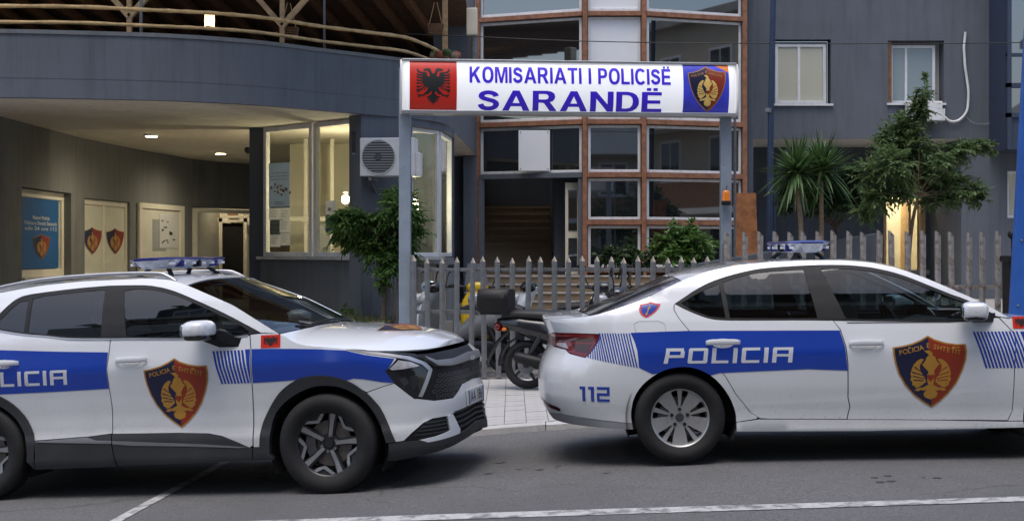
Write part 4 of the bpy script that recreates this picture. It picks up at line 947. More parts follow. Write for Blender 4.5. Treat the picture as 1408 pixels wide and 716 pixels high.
# ================================================================ RIGHT BUILDING
rb = thing('grey_office_building', 'dark blue grey rendered office block with two windows and an overhanging upper floor', 'building', (8, 31, 0))
before = set(bpy.data.objects)
FY = 31.0; xl = (1024-704)*FY/1950; xr = (1384-704)*FY/1950
def X(px, Y=FY): return (px-704)*Y/1950
def Z(py, Y=FY): return EYE + (347-py)*Y/1950
OH = Z(191)
hs = [(X(1066)-xl, X(1142.5)-xl, Z(143), Z(54.5)), (X(1221)-xl, X(1298)-xl, Z(142), Z(56))]
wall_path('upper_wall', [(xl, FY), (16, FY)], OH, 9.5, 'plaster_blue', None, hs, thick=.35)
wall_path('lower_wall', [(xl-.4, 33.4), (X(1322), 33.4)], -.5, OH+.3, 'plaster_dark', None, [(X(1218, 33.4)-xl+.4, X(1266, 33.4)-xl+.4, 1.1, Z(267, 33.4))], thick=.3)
wall_path('flush_wall', [(X(1322), 33.4), (X(1322)+.002, FY+.01), (16, FY+.01)], -.5, OH, 'plaster_blue', None, [(2.392 + X(1385)-X(1322), 2.392 + X(1412)-X(1322), Z(300), Z(235))], thick=.3)
mk('overhang_soffit', [(xl, FY, OH-.003), (X(1322)+.05, FY, OH-.003), (X(1322)+.05, 33.45, OH-.003), (xl, 33.45, OH-.003)], [(3, 2, 1, 0)], 'soffit')
window((X(1066), FY), (X(1142.5)-.09, FY), Z(143), Z(60), None, glass='glass_pale', fw=.07, inset=.06, splits=(.47,))
window((X(1226), FY), (X(1289), FY), Z(142), Z(61), None, glass='glass_blind', fw=.065, inset=.16, splits=(.36,))
MB().box(X(1063), X(1145), FY-.06, FY+.05, Z(143)-.045, Z(143)).build('window_sill', 'white_frame'); MB().box(X(1219), X(1300), FY-.06, FY+.05, Z(142)-.045, Z(142)).build('window_sill', 'white_frame')
MB().box(X(1221), X(1227), FY+.05, FY+.3, Z(142), Z(56)).build('shutter_box', 'wood_mid')
for k in range(9): MB().box(X(1229)+k*.1, X(1229)+k*.1+.085, FY+.3, FY+.31+.02*(k % 2), Z(141), Z(62)).build('curtain_fold', 'curtain')
MB().box(X(1066), X(1142), FY+.34, FY+.36, Z(143), Z(55)).build('room_back', 'curtain')
MB().box(X(1221), X(1300), FY+.36, FY+.38, Z(143), Z(55)).build('room_back', 'curtain')
window((X(1385), FY), (X(1412), FY), Z(300), Z(235), None, glass='glass_pale', fw=.06, inset=.05)
# lit doorway
dx0, dx1 = X(1218, 33.4), X(1266, 33.4)
MB().box(dx0-.6, dx1+.8, 35.4, 35.5, .9, 3.6).build('hall_back', 'cream'); MB().box(dx0-.7, dx0-.6, 33.7, 35.4, .9, 3.6).build('hall_side', 'cream'); MB().box(dx1+.7, dx1+.8, 33.7, 35.4, .9, 3.6).build('hall_side', 'cream')
MB().box(dx0-.7, dx1+.8, 33.45, 35.5, 3.3, 3.36).build('hall_ceiling', 'cream'); MB().box(dx0-.7, dx1+.8, 33.35, 35.5, 1.0, 1.1).build('hall_floor', 'concrete')
m = MB(); m.box(dx0-.06, dx0, 33.36, 33.5, 1.1, Z(267, 33.4)).box(dx1-.02, dx1+.1, 33.36, 33.5, 1.1, Z(267, 33.4)+.05); m.build('door_frame', 'wood')
MB().box(dx1-.26, dx1-.2, 33.5, 34.2, 1.1, 2.8).build('door_leaf', 'wood'); MB().box(dx1-.40, dx1-.33, 35.2, 35.3, 1.8, 2.5).build('wall_hanging', 'pole_blue')
# glazed bay at the right edge
bx = X(1383, 30)
m = MB(); m.box(bx, bx+.09, 29.9, 30.05, Z(206, 30), 9).box(bx, bx+2.6, 29.9, 30.05, Z(162, 30), Z(156, 30)).box(bx, bx+2.6, 29.9, 30.05, Z(121, 30), Z(115, 30)).box(bx, bx+2.6, 29.91, 30.05, Z(78, 30), Z(74, 30)).box(bx+.9, bx+.98, 29.9, 30.05, Z(162, 30), 9); m.build('bay_frame', 'bay_blue')
MB().box(bx+.02, bx+2.6, 29.95, 31, Z(206, 30), Z(161, 30)).build('bay_apron', 'bay_blue'); MB().box(bx-.02, bx+.05, 30.02, 31, Z(206, 30), 9).build('bay_cheek', 'bay_blue')
for a_, b_ in ((156, 121), (115, 78), (74, -40)): MB().box(bx+.09, bx+.9, 29.98, 30.0, Z(a_, 30), Z(b_, 30)).build('bay_pane', 'glass_mirror')
for o in set(bpy.data.objects) - before:
    if o.parent is None and o is not rb: o.parent = rb; o.matrix_parent_inverse = Matrix.Translation(-rb.location)
lamp('hall_lamp', 'warm lamp lighting the room behind the open yellow doorway', (dx0+.35, 34.5, 3.25), disc_lamp, 70, col=(1, .88, .62), size=.2)
ac_unit('white air conditioner unit under the right upper window behind the tree', (X(1273, 30.6), 30.62, Z(168)), 0, w=.74, h=.42, d=.28)
t = thing('drain_hose', 'white corrugated hose hanging in a loop on the grey wall', 'hose', (X(1330), 30.95, Z(110)))
pts = [(1326, 45), (1325.5, 54), (1324, 66), (1325, 80), (1325.5, 92), (1328, 108), (1330, 125), (1330, 140), (1328, 153), (1322, 162), (1314, 167), (1305, 167), (1298, 162), (1295, 159)]
o = MB().tube(spl([(X(a), 30.93 + .01*(i % 2), Z(b)) for i, (a, b) in enumerate(pts)], 5), .028, 10).build('tube', 'plastic_white', t, smooth=60); o.matrix_parent_inverse = Matrix.Translation(-t.location)
o = MB().tube(spl([(X(a), 30.95, Z(b)) for a, b in ((1327, 160), (1335, 168), (1348, 171), (1362, 169), (1375, 163))], 4), .007, 6).build('loose_wire', 'print_grey', t); o.matrix_parent_inverse = Matrix.Translation(-t.location)

# ================================================================ BUILDINGS ACROSS THE STREET (seen in the glass)
def house(name, label, origin, rz, w, h, mat, rows, cols, loc_z=0):
    t = thing(name, label, 'building', origin, (0, 0, rz))
    MB().box(-w/2, w/2, -8, 0, -1.5, h).build('wall', mat, t); MB().box(-w/2-.4, w/2+.4, -8.4, .4, h, h+.3).build('roof', 'concrete', t)
    for r_ in range(rows):
        for c in range(cols):
            x = -w/2 + (c+.5)*w/cols; z = 1.0 + r_*3.0
            f = MB().box(x-.65, x+.65, .003, .07, z, z+1.5).build('window', 'white_frame', t); MB().box(x-.56, x-.03, .072, .08, z+.09, z+1.41).box(x+.03, x+.56, .072, .08, z+.09, z+1.41).build('pane', 'glass_mirror', f)
        if r_: 
            MB().box(-w/2, w/2, .002, 1.2, -.2+r_*3.0, r_*3.0).build('balcony_slab', 'white_wall', t)
            MB().box(-w/2, w/2, 1.12, 1.2, r_*3.0, r_*3.0+.9).build('balcony_front', 'wood_mid' if r_ % 2 else 'white_wall', t)
    return t
house('street_house', 'tall beige block with brown balconies across the street', (4.5, -7, 0), 0, 24, 22, 'beige_wall', 7, 7)
house('corner_house', 'beige corner house right of the yard', (19, 12, 0), R(100), 15, 9.5, 'beige_wall', 3, 5)
house('apartment_block', 'grey apartment tower with white balconies across the street', (-20, -10, 0), R(-4), 11, 29, 'plaster_dark', 9, 4)
# ================================================================ CARS
def top_edge(B, t0, t1, n=40, dz=0.): 
    return [(t, float(np.interp(B.ref(t)[0], *B.zt)) + dz) for t in np.linspace(t0, t1, n)]
def arc(cx, cz, r, a0, a1, n=16): return [(cx + r*math.cos(R(a0+(a1-a0)*i/n)), cz + r*math.sin(R(a0+(a1-a0)*i/n))) for i in range(n+1)]
def cubic(pts, n=4): return [tuple(v)[:2] for v in spl([(a, b, 0) for a, b in pts], n)]
def flipfn(fn, t0): return lambda u, v: (lambda p: (p[0], -p[1], p[2]))(fn(t0 - u, v))
GL = {  # square lettering as bars in a unit cell (x0,x1,y0,y1)
 'P': [(0, .2, 0, 1), (.2, .9, .8, 1), (.75, .95, .38, .8), (.2, .9, .34, .54) if False else (.2, .75, .38, .56)],
 'O': [(0, .2, .06, .94), (.75, .95, .06, .94), (.04, .91, .82, 1), (.04, .91, 0, .18)],
 'L': [(0, .2, 0, 1), (.2, .8, 0, .18)], 'I': [(0, .2, 0, 1)],
 'C': [(0, .2, .06, .94), (.04, .85, .82, 1), (.04, .85, 0, .18)],
 'A': [(0, .2, 0, .94), (.75, .95, 0, 1), (.04, .75, .82, 1), (.2, .75, .40, .57)],
 '1': [(.22, .46, 0, 1), (0, .22, .82, 1)], '2': [(0, .95, .82, 1), (.75, .95, .5, .82), (0, .95, .40, .58), (0, .2, .1, .40), (0, .95, 0, .18)]}
GW = {'P': .95, 'O': .95, 'L': .8, 'I': .2, 'C': .85, 'A': .95, '1': .46, '2': .95}
def letters(word, fn, x0, x1, y0, y1, mat, parent, slant=.12, gap=.2, off=.0036):
    tot = sum(GW[c] for c in word) + gap*(len(word)-1); k = (x1-x0)/tot; x = 0; h = y1-y0
    for c in word:
        V = []; T = []
        for a, b, p, q in GL[c]:
            v, t = fill2d([(x0+(x+a)*k, y0+p*h), (x0+(x+b)*k, y0+p*h), (x0+(x+b)*k, y0+q*h), (x0+(x+a)*k, y0+q*h)], (), .035)
            v = v + np.column_stack([(v[:, 1]-y0)*slant, np.zeros(len(v))]); T += [tuple(i+len(V) for i in f) for f in t]; V += [tuple(r_) for r_ in v]
        skin('letter', fn, np.array(V), T, mat, parent, off); x += GW[c] + gap
def tyre_prof(r, rim, w):
    h = w/2
    return [(rim-.012, -h*.72), (rim+.004, -h*.86), (rim+.03, -h*.97), ((r+rim)/2, -h*1.03), (r-.035, -h*.97), (r-.012, -h*.86), (r-.003, -h*.72), (r, -h*.5), (r, -h*.47), (r-.008, -h*.45), (r-.008, -h*.40), (r, -h*.38), (r+.001, -h*.1), (r-.008, -h*.08), (r-.008, h*.0), (r-.008, h*.08), (r+.001, h*.1), (r, h*.38), (r-.008, h*.40), (r-.008, h*.45), (r, h*.47), (r-.003, h*.72), (r-.012, h*.86), (r-.035, h*.97), ((r+rim)/2, h*1.03), (rim+.004, h*.86), (rim-.012, h*.72)]
def wheel(car, x, side, r, rim, w, style, yoff, proto=[{}]):
    """wheel with its axle along Y; style picks the alloy pattern"""
    key = style
    nd = node('wheel', car, (x, side*yoff, r), (0, 0, 0 if side < 0 else math.pi)); rot = Matrix.Rotation(R({'suv': 6, 'sedan': 0}[style]), 4, 'Y')
    if key in proto[0]:
        for c in proto[0][key].children: link(bpy.data.objects.new(c.name.split('.')[0], c.data), nd)
        return nd
    proto[0][key] = nd
    MB().lathe(tyre_prof(r, rim, w), 72).build('tyre', 'rubber', nd, smooth=40)
    m = MB(); m.lathe([(rim, -w*.36), (rim-.004, -w*.38), (rim-.016, -w*.36), (rim-.022, -w*.30), (rim-.03, 0), (rim-.02, w*.3)], 60); m.build('rim_barrel', 'alloy' if style == 'sedan' else 'alloy_dark', nd, smooth=50)
    MB().lathe([(.05, -.01), (rim*.68, -.01), (rim*.68, .015), (.05, .015)], 40, closed=True).build('brake_disc', 'brake', nd, smooth=30)
    MB().prism(arc(0, 0, rim*.72, 150, 210, 8) + arc(0, 0, rim*.42, 210, 150, 8), lambda a, b: (a, -.04, b), lambda a, b: (a, .03, b)).build('brake_caliper', 'gunmetal', nd)
    f0 = -w*.33
    def dish(rr): return f0 + .035*(1-(rr/rim)**2) - .0
    def face(dy, dep):
        return (lambda a, b: (a, dish(math.hypot(a, b)) + dy + dep, b)), (lambda a, b: (a, dish(math.hypot(a, b)) + dy, b))
    pol = lambda rr, a: (rr*math.cos(R(a)), rr*math.sin(R(a)))
    if style == 'sedan':
        holes = []
        for k in range(5):
            a = 90 + 72*k
            for s in (-1, 1): holes.append([pol(rim*.36, a+s*6), pol(rim*.62, a+s*5.0), pol(rim*.90, a+s*5.2), pol(rim*.93, a+s*9), pol(rim*.90, a+s*17.5), pol(rim*.84, a+s*19.5), pol(rim*.60, a+s*16), pol(rim*.42, a+s*14)])
        V, T = fill2d(arc(0, 0, rim*.985, 0, 355, 71), holes, .012)
        fnF = lambda u, v: (-u, f0 + .028*(1-(math.hypot(u, v)/rim)**2) + (.012*max(0, 1-math.hypot(u, v)/(rim*.34))), v)
        fnF = lambda u, v: (u, f0 + .034*(1-(math.hypot(u, v)/rim)**2), v)
        o = skin('spokes', fnF, V, T, 'alloy', nd, 0, .03)
        for k in range(5):
            a = 90+36+72*k; b = 90+72*k; p = pol(rim*.27, b)
            MB().lathe([(0, 0), (.013, 0), (.013, .01)], 12, Matrix.Translation((p[0], f0+.022, p[1]))).build('lug_nut', 'alloy_dark', nd)
        MB().lathe([(0, -.008), (.026, -.008), (.031, 0), (.031, .02)], 24, Matrix.Translation((0, f0+.032, 0))).build('centre_cap', 'gunmetal', nd, smooth=30)
    else:
        m = MB(); d2 = MB(); a0, a1 = face(.012, .035); b0, b1 = face(0, .012)
        for k in range(5):
            a = 78 + 72*k
            m.prism([pol(rim*.16, a-34), pol(rim*.42, a-15), pol(rim*.95, a-9), pol(rim*.96, a+8), pol(rim*.42, a+14), pol(rim*.16, a+34)], a0, a1)
            m.prism([pol(rim*.97, a+10), pol(rim*.97, a+24), pol(rim*.97, a+40), pol(rim*.97, a+63), pol(rim*.70, a+36)], a0, a1)
            d2.prism([pol(rim*.22, a-18), pol(rim*.60, a-6.5), pol(rim*.975, a-6.5), pol(rim*.975, a+4.0), pol(rim*.58, a+5), pol(rim*.22, a+12)], b0, b1)
            d2.prism([pol(rim*.975, a+15), pol(rim*.975, a+20), pol(rim*.76, a+35.5), pol(rim*.975, a+57.5), pol(rim*.975, a+64), pol(rim*.665, a+36), pol(rim*.78, a+22)], b0, b1)
        m.lathe([(rim*.99, f0), (rim*.93, f0-.002), (rim*.90, f0+.02)], 60)
        m.prism(arc(0, 0, rim*.30, 0, 350, 35), a0, a1); m.build('spokes', 'alloy_dark', nd); d2.build('machined_face', 'alloy_face', nd)
        for k in range(6):
            p = pol(rim*.24, 20+60*k); MB().lathe([(0, 0), (.011, 0), (.011, .012)], 10, Matrix.Translation((p[0], f0+.032, p[1]))).build('lug_nut', 'galv', nd)
        MB().lathe([(0, -.006), (.03, -.006), (.036, .002), (.036, .02)], 24, Matrix.Translation((0, f0+.04, 0))).build('centre_cap', 'alloy_dark', nd, smooth=30)
    return nd
def seat(car, x, y, mat='cabin'):
    o = MB().loft([[Vector((x+.02 + a, y + b*.24, .45 + c)) for a, b, c in ((.0, -1, 0), (.48, -1, .04), (.48, 1, .04), (0, 1, 0), (0, 1, .14), (.46, .9, .16), (.46, -.9, .16), (0, -1, .14))][0:0] or ell(x, y, .56, .24, .09), ell(x+.25, y, .57, .25, .09), ell(x+.46, y, .57, .23, .07)]).build('seat_cushion', mat, car, smooth=50)
    M = Matrix.Translation((x, y, .58)) @ Matrix.Rotation(R(-14), 4, 'Y')
    m = MB(); m.loft([[M @ Vector((dx*.07 + .0, dy*wd, z)) for dx, dy in ((-1, -.8), (-.6, -1), (.6, -1), (1, -.8), (1, .8), (.6, 1), (-.6, 1), (-1, .8))] for z, wd in ((0, .22), (.25, .25), (.45, .24), (.58, .18), (.62, .10))]); m.build('seat_back', mat, car, smooth=50)
    MB().blob(tuple(M @ Vector((0, 0, .72))), (.05, .13, .09), 2.6).build('head_rest', mat, car, smooth=60)
def cabin(car, L):
    seat(car, .05, -.38); seat(car, .05, .38)
    MB().loft([[Vector((x, y, z)) for x, z in ((-.95, .45), (-.42, .45), (-.42, .62), (-.80, .66), (-.98, 1.12), (-1.10, 1.12))] for y in (-.62, .62)]).build('rear_bench', 'cabin', car)
    MB().loft([[Vector((x, y, z)) for x, z in ((.62, .5), (.98, .5), (1.05, L['dash']-.03), (.80, L['dash']), (.64, L['dash']-.06))] for y in (-.72, .72)]).build('dashboard', 'cabin', car)
    M = Matrix.Translation((.52, .38, L['dash']-.06)) @ Matrix.Rotation(R(64), 4, 'Y') @ Matrix.Rotation(R(90), 4, 'X')
    m = MB(); n = 24; m.lathe([(.185+.016*math.cos(2*math.pi*k/8), .016*math.sin(2*math.pi*k/8)) for k in range(8)], 32, M, closed=True); m.box(-.18, .18, -.012, .012, -.03, .03, M); m.build('steering_wheel', 'plastic_black', car, smooth=60)
    MB().box(-1.75, 1.0, -.74, .74, .28, .44).build('floor_pan', 'void', car)
    MB().box(-1.75, 1.8, -.58, .58, .22, .36).build('underbody', 'void', car)
def well(car, x, r, y0=.52):
    for s in (-1, 1):
        m = MB(); a = arc(x, .33, r, -25, 205, 24)
        vs = [(p[0], s*.86, p[1]) for p in a] + [(p[0], s*y0, p[1]) for p in a]; n = len(a)
        m.add(vs + [(x, s*y0, .2)], [(i, i+1, n+i+1, n+i) for i in range(n-1)] + [(n+i, n+i+1, 2*n) for i in range(n-1)]); m.build('wheel_housing', 'void', car)
def mirror_unit(car, c, r, mat, low, base, tilt, e=3.0):
    for s in (-1, 1):
        M = Matrix.Translation((c[0], s*c[1], c[2])) @ Matrix.Rotation(R(tilt*s), 4, 'Z')
        a = MB().blob((0, 0, 0), r, e, 26, 16, M).build('door_mirror', mat, car, smooth=60)
        MB().blob((-.0, 0, -r[2]*.62), (r[0]*.93, r[1]*.95, r[2]*.55), 3.2, 20, 10, M).build('mirror_base', 'piano', a, smooth=60)
        MB().blob((-r[0]*.86, 0, .0), (.02, r[1]*.8, r[2]*.75), 4, 16, 8, M).build('mirror_glass', 'glass_mirror', a, smooth=60)
        MB().blob((0, -s*0 - r[1]*.0, -.005), (r[0]*.7, r[1]*1.012, .007), 3, 18, 6, M).build('indicator_strip', 'print_grey', a, smooth=60)
        MB().loft([ell(0, 0, 0, .05, .03, 10), ell(.1, 0, 0, .04, .025, 10)][:0] or [[Vector((base[0]+dx*.075, s*base[1], base[2]+dz*.035)) for dx, dz in ((-1, -1), (1, -1), (1, 1), (-1, 1))], [Vector((c[0]+.03+dx*.06, s*(c[1]-r[1]*.55), c[2]-r[2]*.75+dz*.025)) for dx, dz in ((-1, -1), (1, -1), (1, 1), (-1, 1))]]).build('mirror_stalk', 'plastic_black', a)
def handle(car, B, t, z, w=.25, mat='paint'):
    for mir in (False, True):
        fn = B.G; p, n = surf(fn, t, z); s = 1 if mir else -1
        cup = panel('handle_cup', fn, [(t + w*.32*math.cos(2*math.pi*k/20), z-.004 + .034*math.sin(2*math.pi*k/20)) for k in range(20)], 'paper', car, step=.02, off=.0022, mirror=mir)
        m = MB(); pp = []
        for i in range(13):
            q = (i-6)/6; pt, nn = surf(fn, t+q*w/2, z); hh = .019*(1-.25*abs(q)**4); oo = .006 + .030*(1-abs(q)**6); cc = pt + nn*oo
            if mir: cc = cc*(1, -1, 1); nn = nn*(1, -1, 1)
            pp.append([Vector(cc) + Vector((0, 0, 1))*hh*math.sin(a)*1.15 + Vector(nn)*.008*math.cos(a) for a in [2*math.pi*k/10 for k in range(10)]])
        m.loft(pp); o = m.build('door_handle', mat, car, smooth=60)
        MB().blob(tuple(Vector(p*(1, -s if False else 1, 1)) if not mir else Vector(p*(1, -1, 1))), (.001, .001, .001)) if False else None
def light_bar(car, x0, x1, hy, z0, z1, roofz):
    cx = (x0+x1)/2; h = (x1-x0)/2
    def ring(z, k, e): return [Vector((cx + a*h*k, b*(hy-(1-k)*h), z)) for a, b in ((-1, -.82), (-.55, -1), (.55, -1), (1, -.82), (1, .82), (.55, 1), (-.55, 1), (-1, .82))]
    lb = MB().loft([ring(z0, .55, 0), ring(z0+.01, .62, 0), ring(z1-.016, .97, 0)]).build('light_bar', 'lens_ice', car, smooth=30)
    MB().loft([ring(z1-.016, 1.0, 0), ring(z1-.006, 1.02, 0), ring(z1+.004, .9, 0), ring(z1+.008, .5, 0)]).build('blue_cover', 'lens_blue', lb, smooth=30)
    for y in (-hy*.55, 0, hy*.55): MB().box(cx-h*.99, cx+h*.99, y-.02, y+.02, z0+.012, z1-.02).build('divider', 'lens_blue' if y else 'plastic_black', lb)
    for sx in (-1, 1):
        for k in range(6):
            y = (k-2.5)/2.5*hy*.8; MB().box(cx+sx*h*.86-.012, cx+sx*h*.86+.012, y-.035, y+.035, z0+.03, z0+.05).build('led_module', 'sign_white', lb)
    for sy in (-1, 1):
        for sx in (-.5, .5): MB().bar((cx+sx*h*.8, sy*hy*.62, z0+.01), (cx+sx*h*1.7, sy*hy*.80, roofz-.02), .03, .02).build('mount_foot', 'plastic_black', lb)
def band(car, B, outline, mat='blue_wrap', off=.0022, name='blue_stripe'): return both(name, B.G, outline, mat, car, off=off, step=.035)
def decal_shield(car, B, t, z, su, sv):
    shield(lambda u, v: B.G(t+u, z+v), su, sv, car, step=.035, off=.0030)
    shield(flipfn(lambda a, v: B.G(a, z+v), t), su, sv, car, step=.035, off=.0030)
def shift(fn, t, z): return lambda u, v: fn(t+u, z+v)

# ---------------------------------------------------------------- police SUV
def make_suv():
    car = thing('police_suv', 'white police SUV with blue stripes, roof light bar and black wheel arch trim', 'car', (-2.439, 11.143, -.2625), (0, R(-2.93), R(-11.5)), 'police cars parked at the kerb')
    B = SUV; G = B.G; TM = B.tmax - .001; TR = B.tmin + .001; PA = 'paint_dusty'
    dlo_t = cubic([(.901, 1.157), (.827, 1.196), (.616, 1.301), (.385, 1.403), (.202, 1.476), (.079, 1.512), (-.057, 1.535), (-.304, 1.544), (-.405, 1.544), (-.64, 1.535), (-.966, 1.511), (-1.089, 1.48), (-1.183, 1.411), (-1.25, 1.345), (-1.33, 1.285)], 3)
    dlo_b = cubic([(-1.33, 1.285), (-1.183, 1.256), (-.956, 1.218), (-.774, 1.198), (-.59, 1.174), (-.261, 1.160), (-.1, 1.156), (.357, 1.138), (.667, 1.134), (.805, 1.146), (.901, 1.157)], 3)
    fo = cubic([(.861, .351), (.877, .483), (.93, .599), (1.002, .703), (1.079, .773), (1.193, .829), (1.33, .844), (1.463, .828), (1.58, .782), (1.676, .706), (1.728, .649), (1.792, .545), (1.868, .354)], 3)
    fi = cubic([(.935, .30), (.945, .447), (.988, .585), (1.097, .686), (1.239, .753), (1.360, .772), (1.500, .752), (1.620, .684), (1.704, .585), (1.764, .468), (1.800, .349)], 3)
    ro = arc(-1.34, .355, .455, 10, 172, 24)
    th = .014
    # body side frame with rear quarter
    side = top_edge(B, 1.036, -2.25, 60) + [(-2.25, 1.2), (-2.25, .64), (-1.80, .60)] + [p for p in ro[::-1] if p[0] < -1.31] + [(-1.305, .84), (-1.315, 1.0), (-1.335, 1.2), (-1.345, 1.285)] + [(p[0], p[1]+.004) for p in dlo_t[::-1]][1:]
    both('side_frame', G, side, PA, car, step=.045, thick=th)
    rd = [(p[0], p[1]-.004) for p in dlo_b if p[0] < -.27][0:] + [(-.264, 1.155), (-.272, 1.056), (-.286, .951), (-.282, .817), (-.274, .662), (-.280, .475), (-.468, .458), (-.890, .440)] + [p for p in ro if p[0] > -1.29] + [(-1.297, .84), (-1.307, 1.0), (-1.326, 1.2)]
    both('rear_door', G, rd, PA, car, step=.04, thick=th)
    fd = [(-.256, 1.155)] + [(p[0], p[1]-.004) for p in dlo_b if -.25 < p[0] < .81] + [(.815, 1.142), (.825, 1.042), (.821, .807), (.806, .362), (.784, .349), (.691, .390), (.581, .436), (.468, .457), (.229, .467), (-.128, .470), (-.273, .472), (-.266, .662), (-.274, .817), (-.278, .951), (-.264, 1.056)]
    both('front_door', G, fd, PA, car, step=.04, thick=th)
    te = [p for p in top_edge(B, 1.045, 1.63, 20, -.004)]
    fe = [(.823, 1.147), (.901, 1.153), (1.03, 1.148)] + te + [(1.632, 1.018), (1.78, .978), (1.939, .948), (1.985, .934), (1.846, .851), (1.888, .765), (1.808, .748), (1.680, .712)] + fo[:fo.index(min(fo, key=lambda p: abs(p[0]-1.668)+abs(p[1]-.71)))][::-1] + [(.815, .352), (.829, .807), (.833, 1.042)]
    both('front_fender', G, fe, PA, car, step=.04, thick=th)
    fos = [p for p in fo if p[0] > 1.70]
    bu = [(1.890, .760), (1.958, .694), (2.014, .643), (2.046, .640), (2.17, .616), (2.39, .615), (2.445, .634), (2.60, .700), (TM, .712), (TM, .552), (2.60, .524), (2.353, .506), (2.292, .497), (2.152, .494), (2.072, .468), (1.99, .41), (1.925, .358)] + fos[::-1] + [(1.682, .706), (1.808, .743)]
    both('front_bumper', G, bu, 'paint', car, step=.035, thick=th)
    # plastic cladding
    ct = [(-.890, .436), (-.468, .454), (-.281, .468)]; 
    both('sill_cladding', G, [(-.895, .432)] + ct + [(-.281, .41), (-.264, .303), (-.247, .238), (-.485, .232), (-.905, .228), (-.888, .33)], 'cladding', car, step=.05, off=.010, thick=.03)
    both('sill_cladding', G, [(-.273, .468), (-.128, .466), (.229, .463), (.468, .453), (.581, .432), (.691, .386), (.784, .346), (.806, .343), (.803, .258), (.428, .253), (-.235, .240), (-.256, .303), (-.272, .41)], 'cladding', car, step=.05, off=.010, thick=.03)
    both('sill_trim', G, [(-.883, .430), (-.468, .449), (-.395, .426), (-.275, .422), (-.275, .402), (-.877, .424)], 'trim_grey', car, off=.014, step=.06)
    both('sill_trim', G, [(-.266, .420), (-.125, .415), (.44, .382), (.773, .353), (.712, .349), (.296, .370), (-.127, .385), (-.266, .399)], 'trim_grey', car, off=.014, step=.06)
    both('arch_trim', G, [(.812, .258), (.815, .348)] + fo + fi[::-1] + [(.957, .26)], 'cladding', car, step=.04, off=.012, thick=.05)
    both('arch_trim', G, ro[:] + arc(-1.34, .355, .388, 172, -10, 24) + [(-.905, .23)], 'cladding', car, step=.04, off=.012, thick=.05)
    # lower front: lip, fog pocket, lower grille
    lipt = [(1.815, .344), (1.925, .350), (2.042, .350), (2.103, .330), (2.208, .336), (2.436, .354), (2.70, .385), (TM, .40)]
    both('front_lip', G, lipt + [(TM, .33), (2.70, .320), (2.447, .300), (2.174, .262), (1.983, .238), (1.881, .226), (1.815, .228)], 'cladding', car, step=.04, off=.014, thick=.04)
    fg = [(2.072, .464), (2.152, .490), (2.292, .493), (2.330, .398), (2.177, .364), (2.087, .355), (1.961, .352), (1.928, .357)]
    fgb = both('fog_pocket', G, fg, 'plastic_black', car, step=.04, off=-.006)
    for k in range(4):
        z = .385 + k*.026; both('fog_slat', G, [(2.0+k*.03, z), (2.30-k*.002, z+.004), (2.30-k*.002, z+.012), (2.01+k*.03, z+.008)], 'cladding', car, step=.05, off=.004, thick=.008)
    both('fog_blade', G, [(2.291, .498), (2.353, .502), (2.448, .382), (2.436, .357), (2.208, .338), (2.103, .331), (2.042, .353), (2.177, .366), (2.315, .391)], 'letter_white', car, step=.04, off=.010, thick=.02)
    both('lower_grille', G, [(2.353, .503), (2.60, .523), (TM, .550), (TM, .40), (2.70, .385), (2.436, .355)], 'void', car, step=.05, off=-.012)
    for k in range(4):
        z = .40+.038*k; both('lower_grille_bar', G, [(2.43, z-.01), (TM, z+.012), (TM, z+.026), (2.42-.015*k, z+.004)], 'cladding', car, step=.06, off=.004, thick=.012)
    # upper grille, chrome lip, badge, plate
    gr = [(2.158, .957), (2.285, .953), (2.53, .957), (TM, .955), (TM, .715), (2.60, .703), (2.443, .638), (2.39, .619), (2.17, .620), (2.048, .644), (2.08, .651), (2.171, .776), (2.221, .839), (2.192, .891)]
    both('grille', G, gr, 'plastic_black', car, step=.045, off=-.008)
    for r_ in range(6):
        for c in range(14):
            t = 2.16 + c*.056 + (r_ % 2)*.028; z = .645 + r_*.036
            if not inside(np.array([(t, z)]), [[(2.16, .64), (2.40, .635), (2.46, .66), (2.62, .715), (TM, .725), (TM, .83), (2.40, .82), (2.26, .82)]])[0] or t > TM-.02: continue
            hexa = [(t+.026*math.cos(R(60*k)), z+.016*math.sin(R(60*k))) for k in range(6)]
            both('grille_cell', G, hexa, 'grille_bar', car, step=.2, off=.001, holes=[[(t+(a-t)*.62, z+(b-z)*.55) for a, b in hexa]])
    both('grille_lip', G, [(2.189, .926), (2.26, .888), (2.456, .883), (2.70, .893), (TM, .898), (TM, .850), (2.651, .846), (2.389, .843), (2.255, .857), (2.20, .90)], 'trim_grey', car, step=.04, off=.032, thick=.05)
    V, T = text2d('KIA', .1, .012); V = fit(V, -.065, .065, -.017, .017)
    fnc = lambda u, v: (lambda p: p)(G(TM+u, .872+v)) if u <= 0 else (lambda p: (p[0], -p[1], p[2]))(G(TM-u, .872+v))
    fpl = plane_fn((2.232, 0, .872), (0, 1, 0), (0, 0, 1)); skin('badge', fpl, V, T, 'sign_white', car, .004)
    pm = Matrix.Translation((2.240, 0, .592)); pl = MB().box(-.008, .008, -.265, .265, -.058, .058, pm).build('number_plate', 'paper', car, bevel=.003)
    fp = plane_fn((2.249, 0, .592), (0, 1, 0), (0, 0, 1)); mk('plate_band', [fp(-.255, -.05), fp(-.21, -.05), fp(-.21, .05), fp(-.255, .05)], [(0, 1, 2, 3)], 'poster_blue', pl)
    mk('plate_band', [fp(.21, -.05), fp(.255, -.05), fp(.255, .05), fp(.21, .05)], [(0, 1, 2, 3)], 'poster_blue', pl)
    V, T = text2d('AA 186', .1, .01); V = fit(V, -.19, .19, -.04, .04); skin('lettering', fp, V, T, 'ink_black', pl, .001)
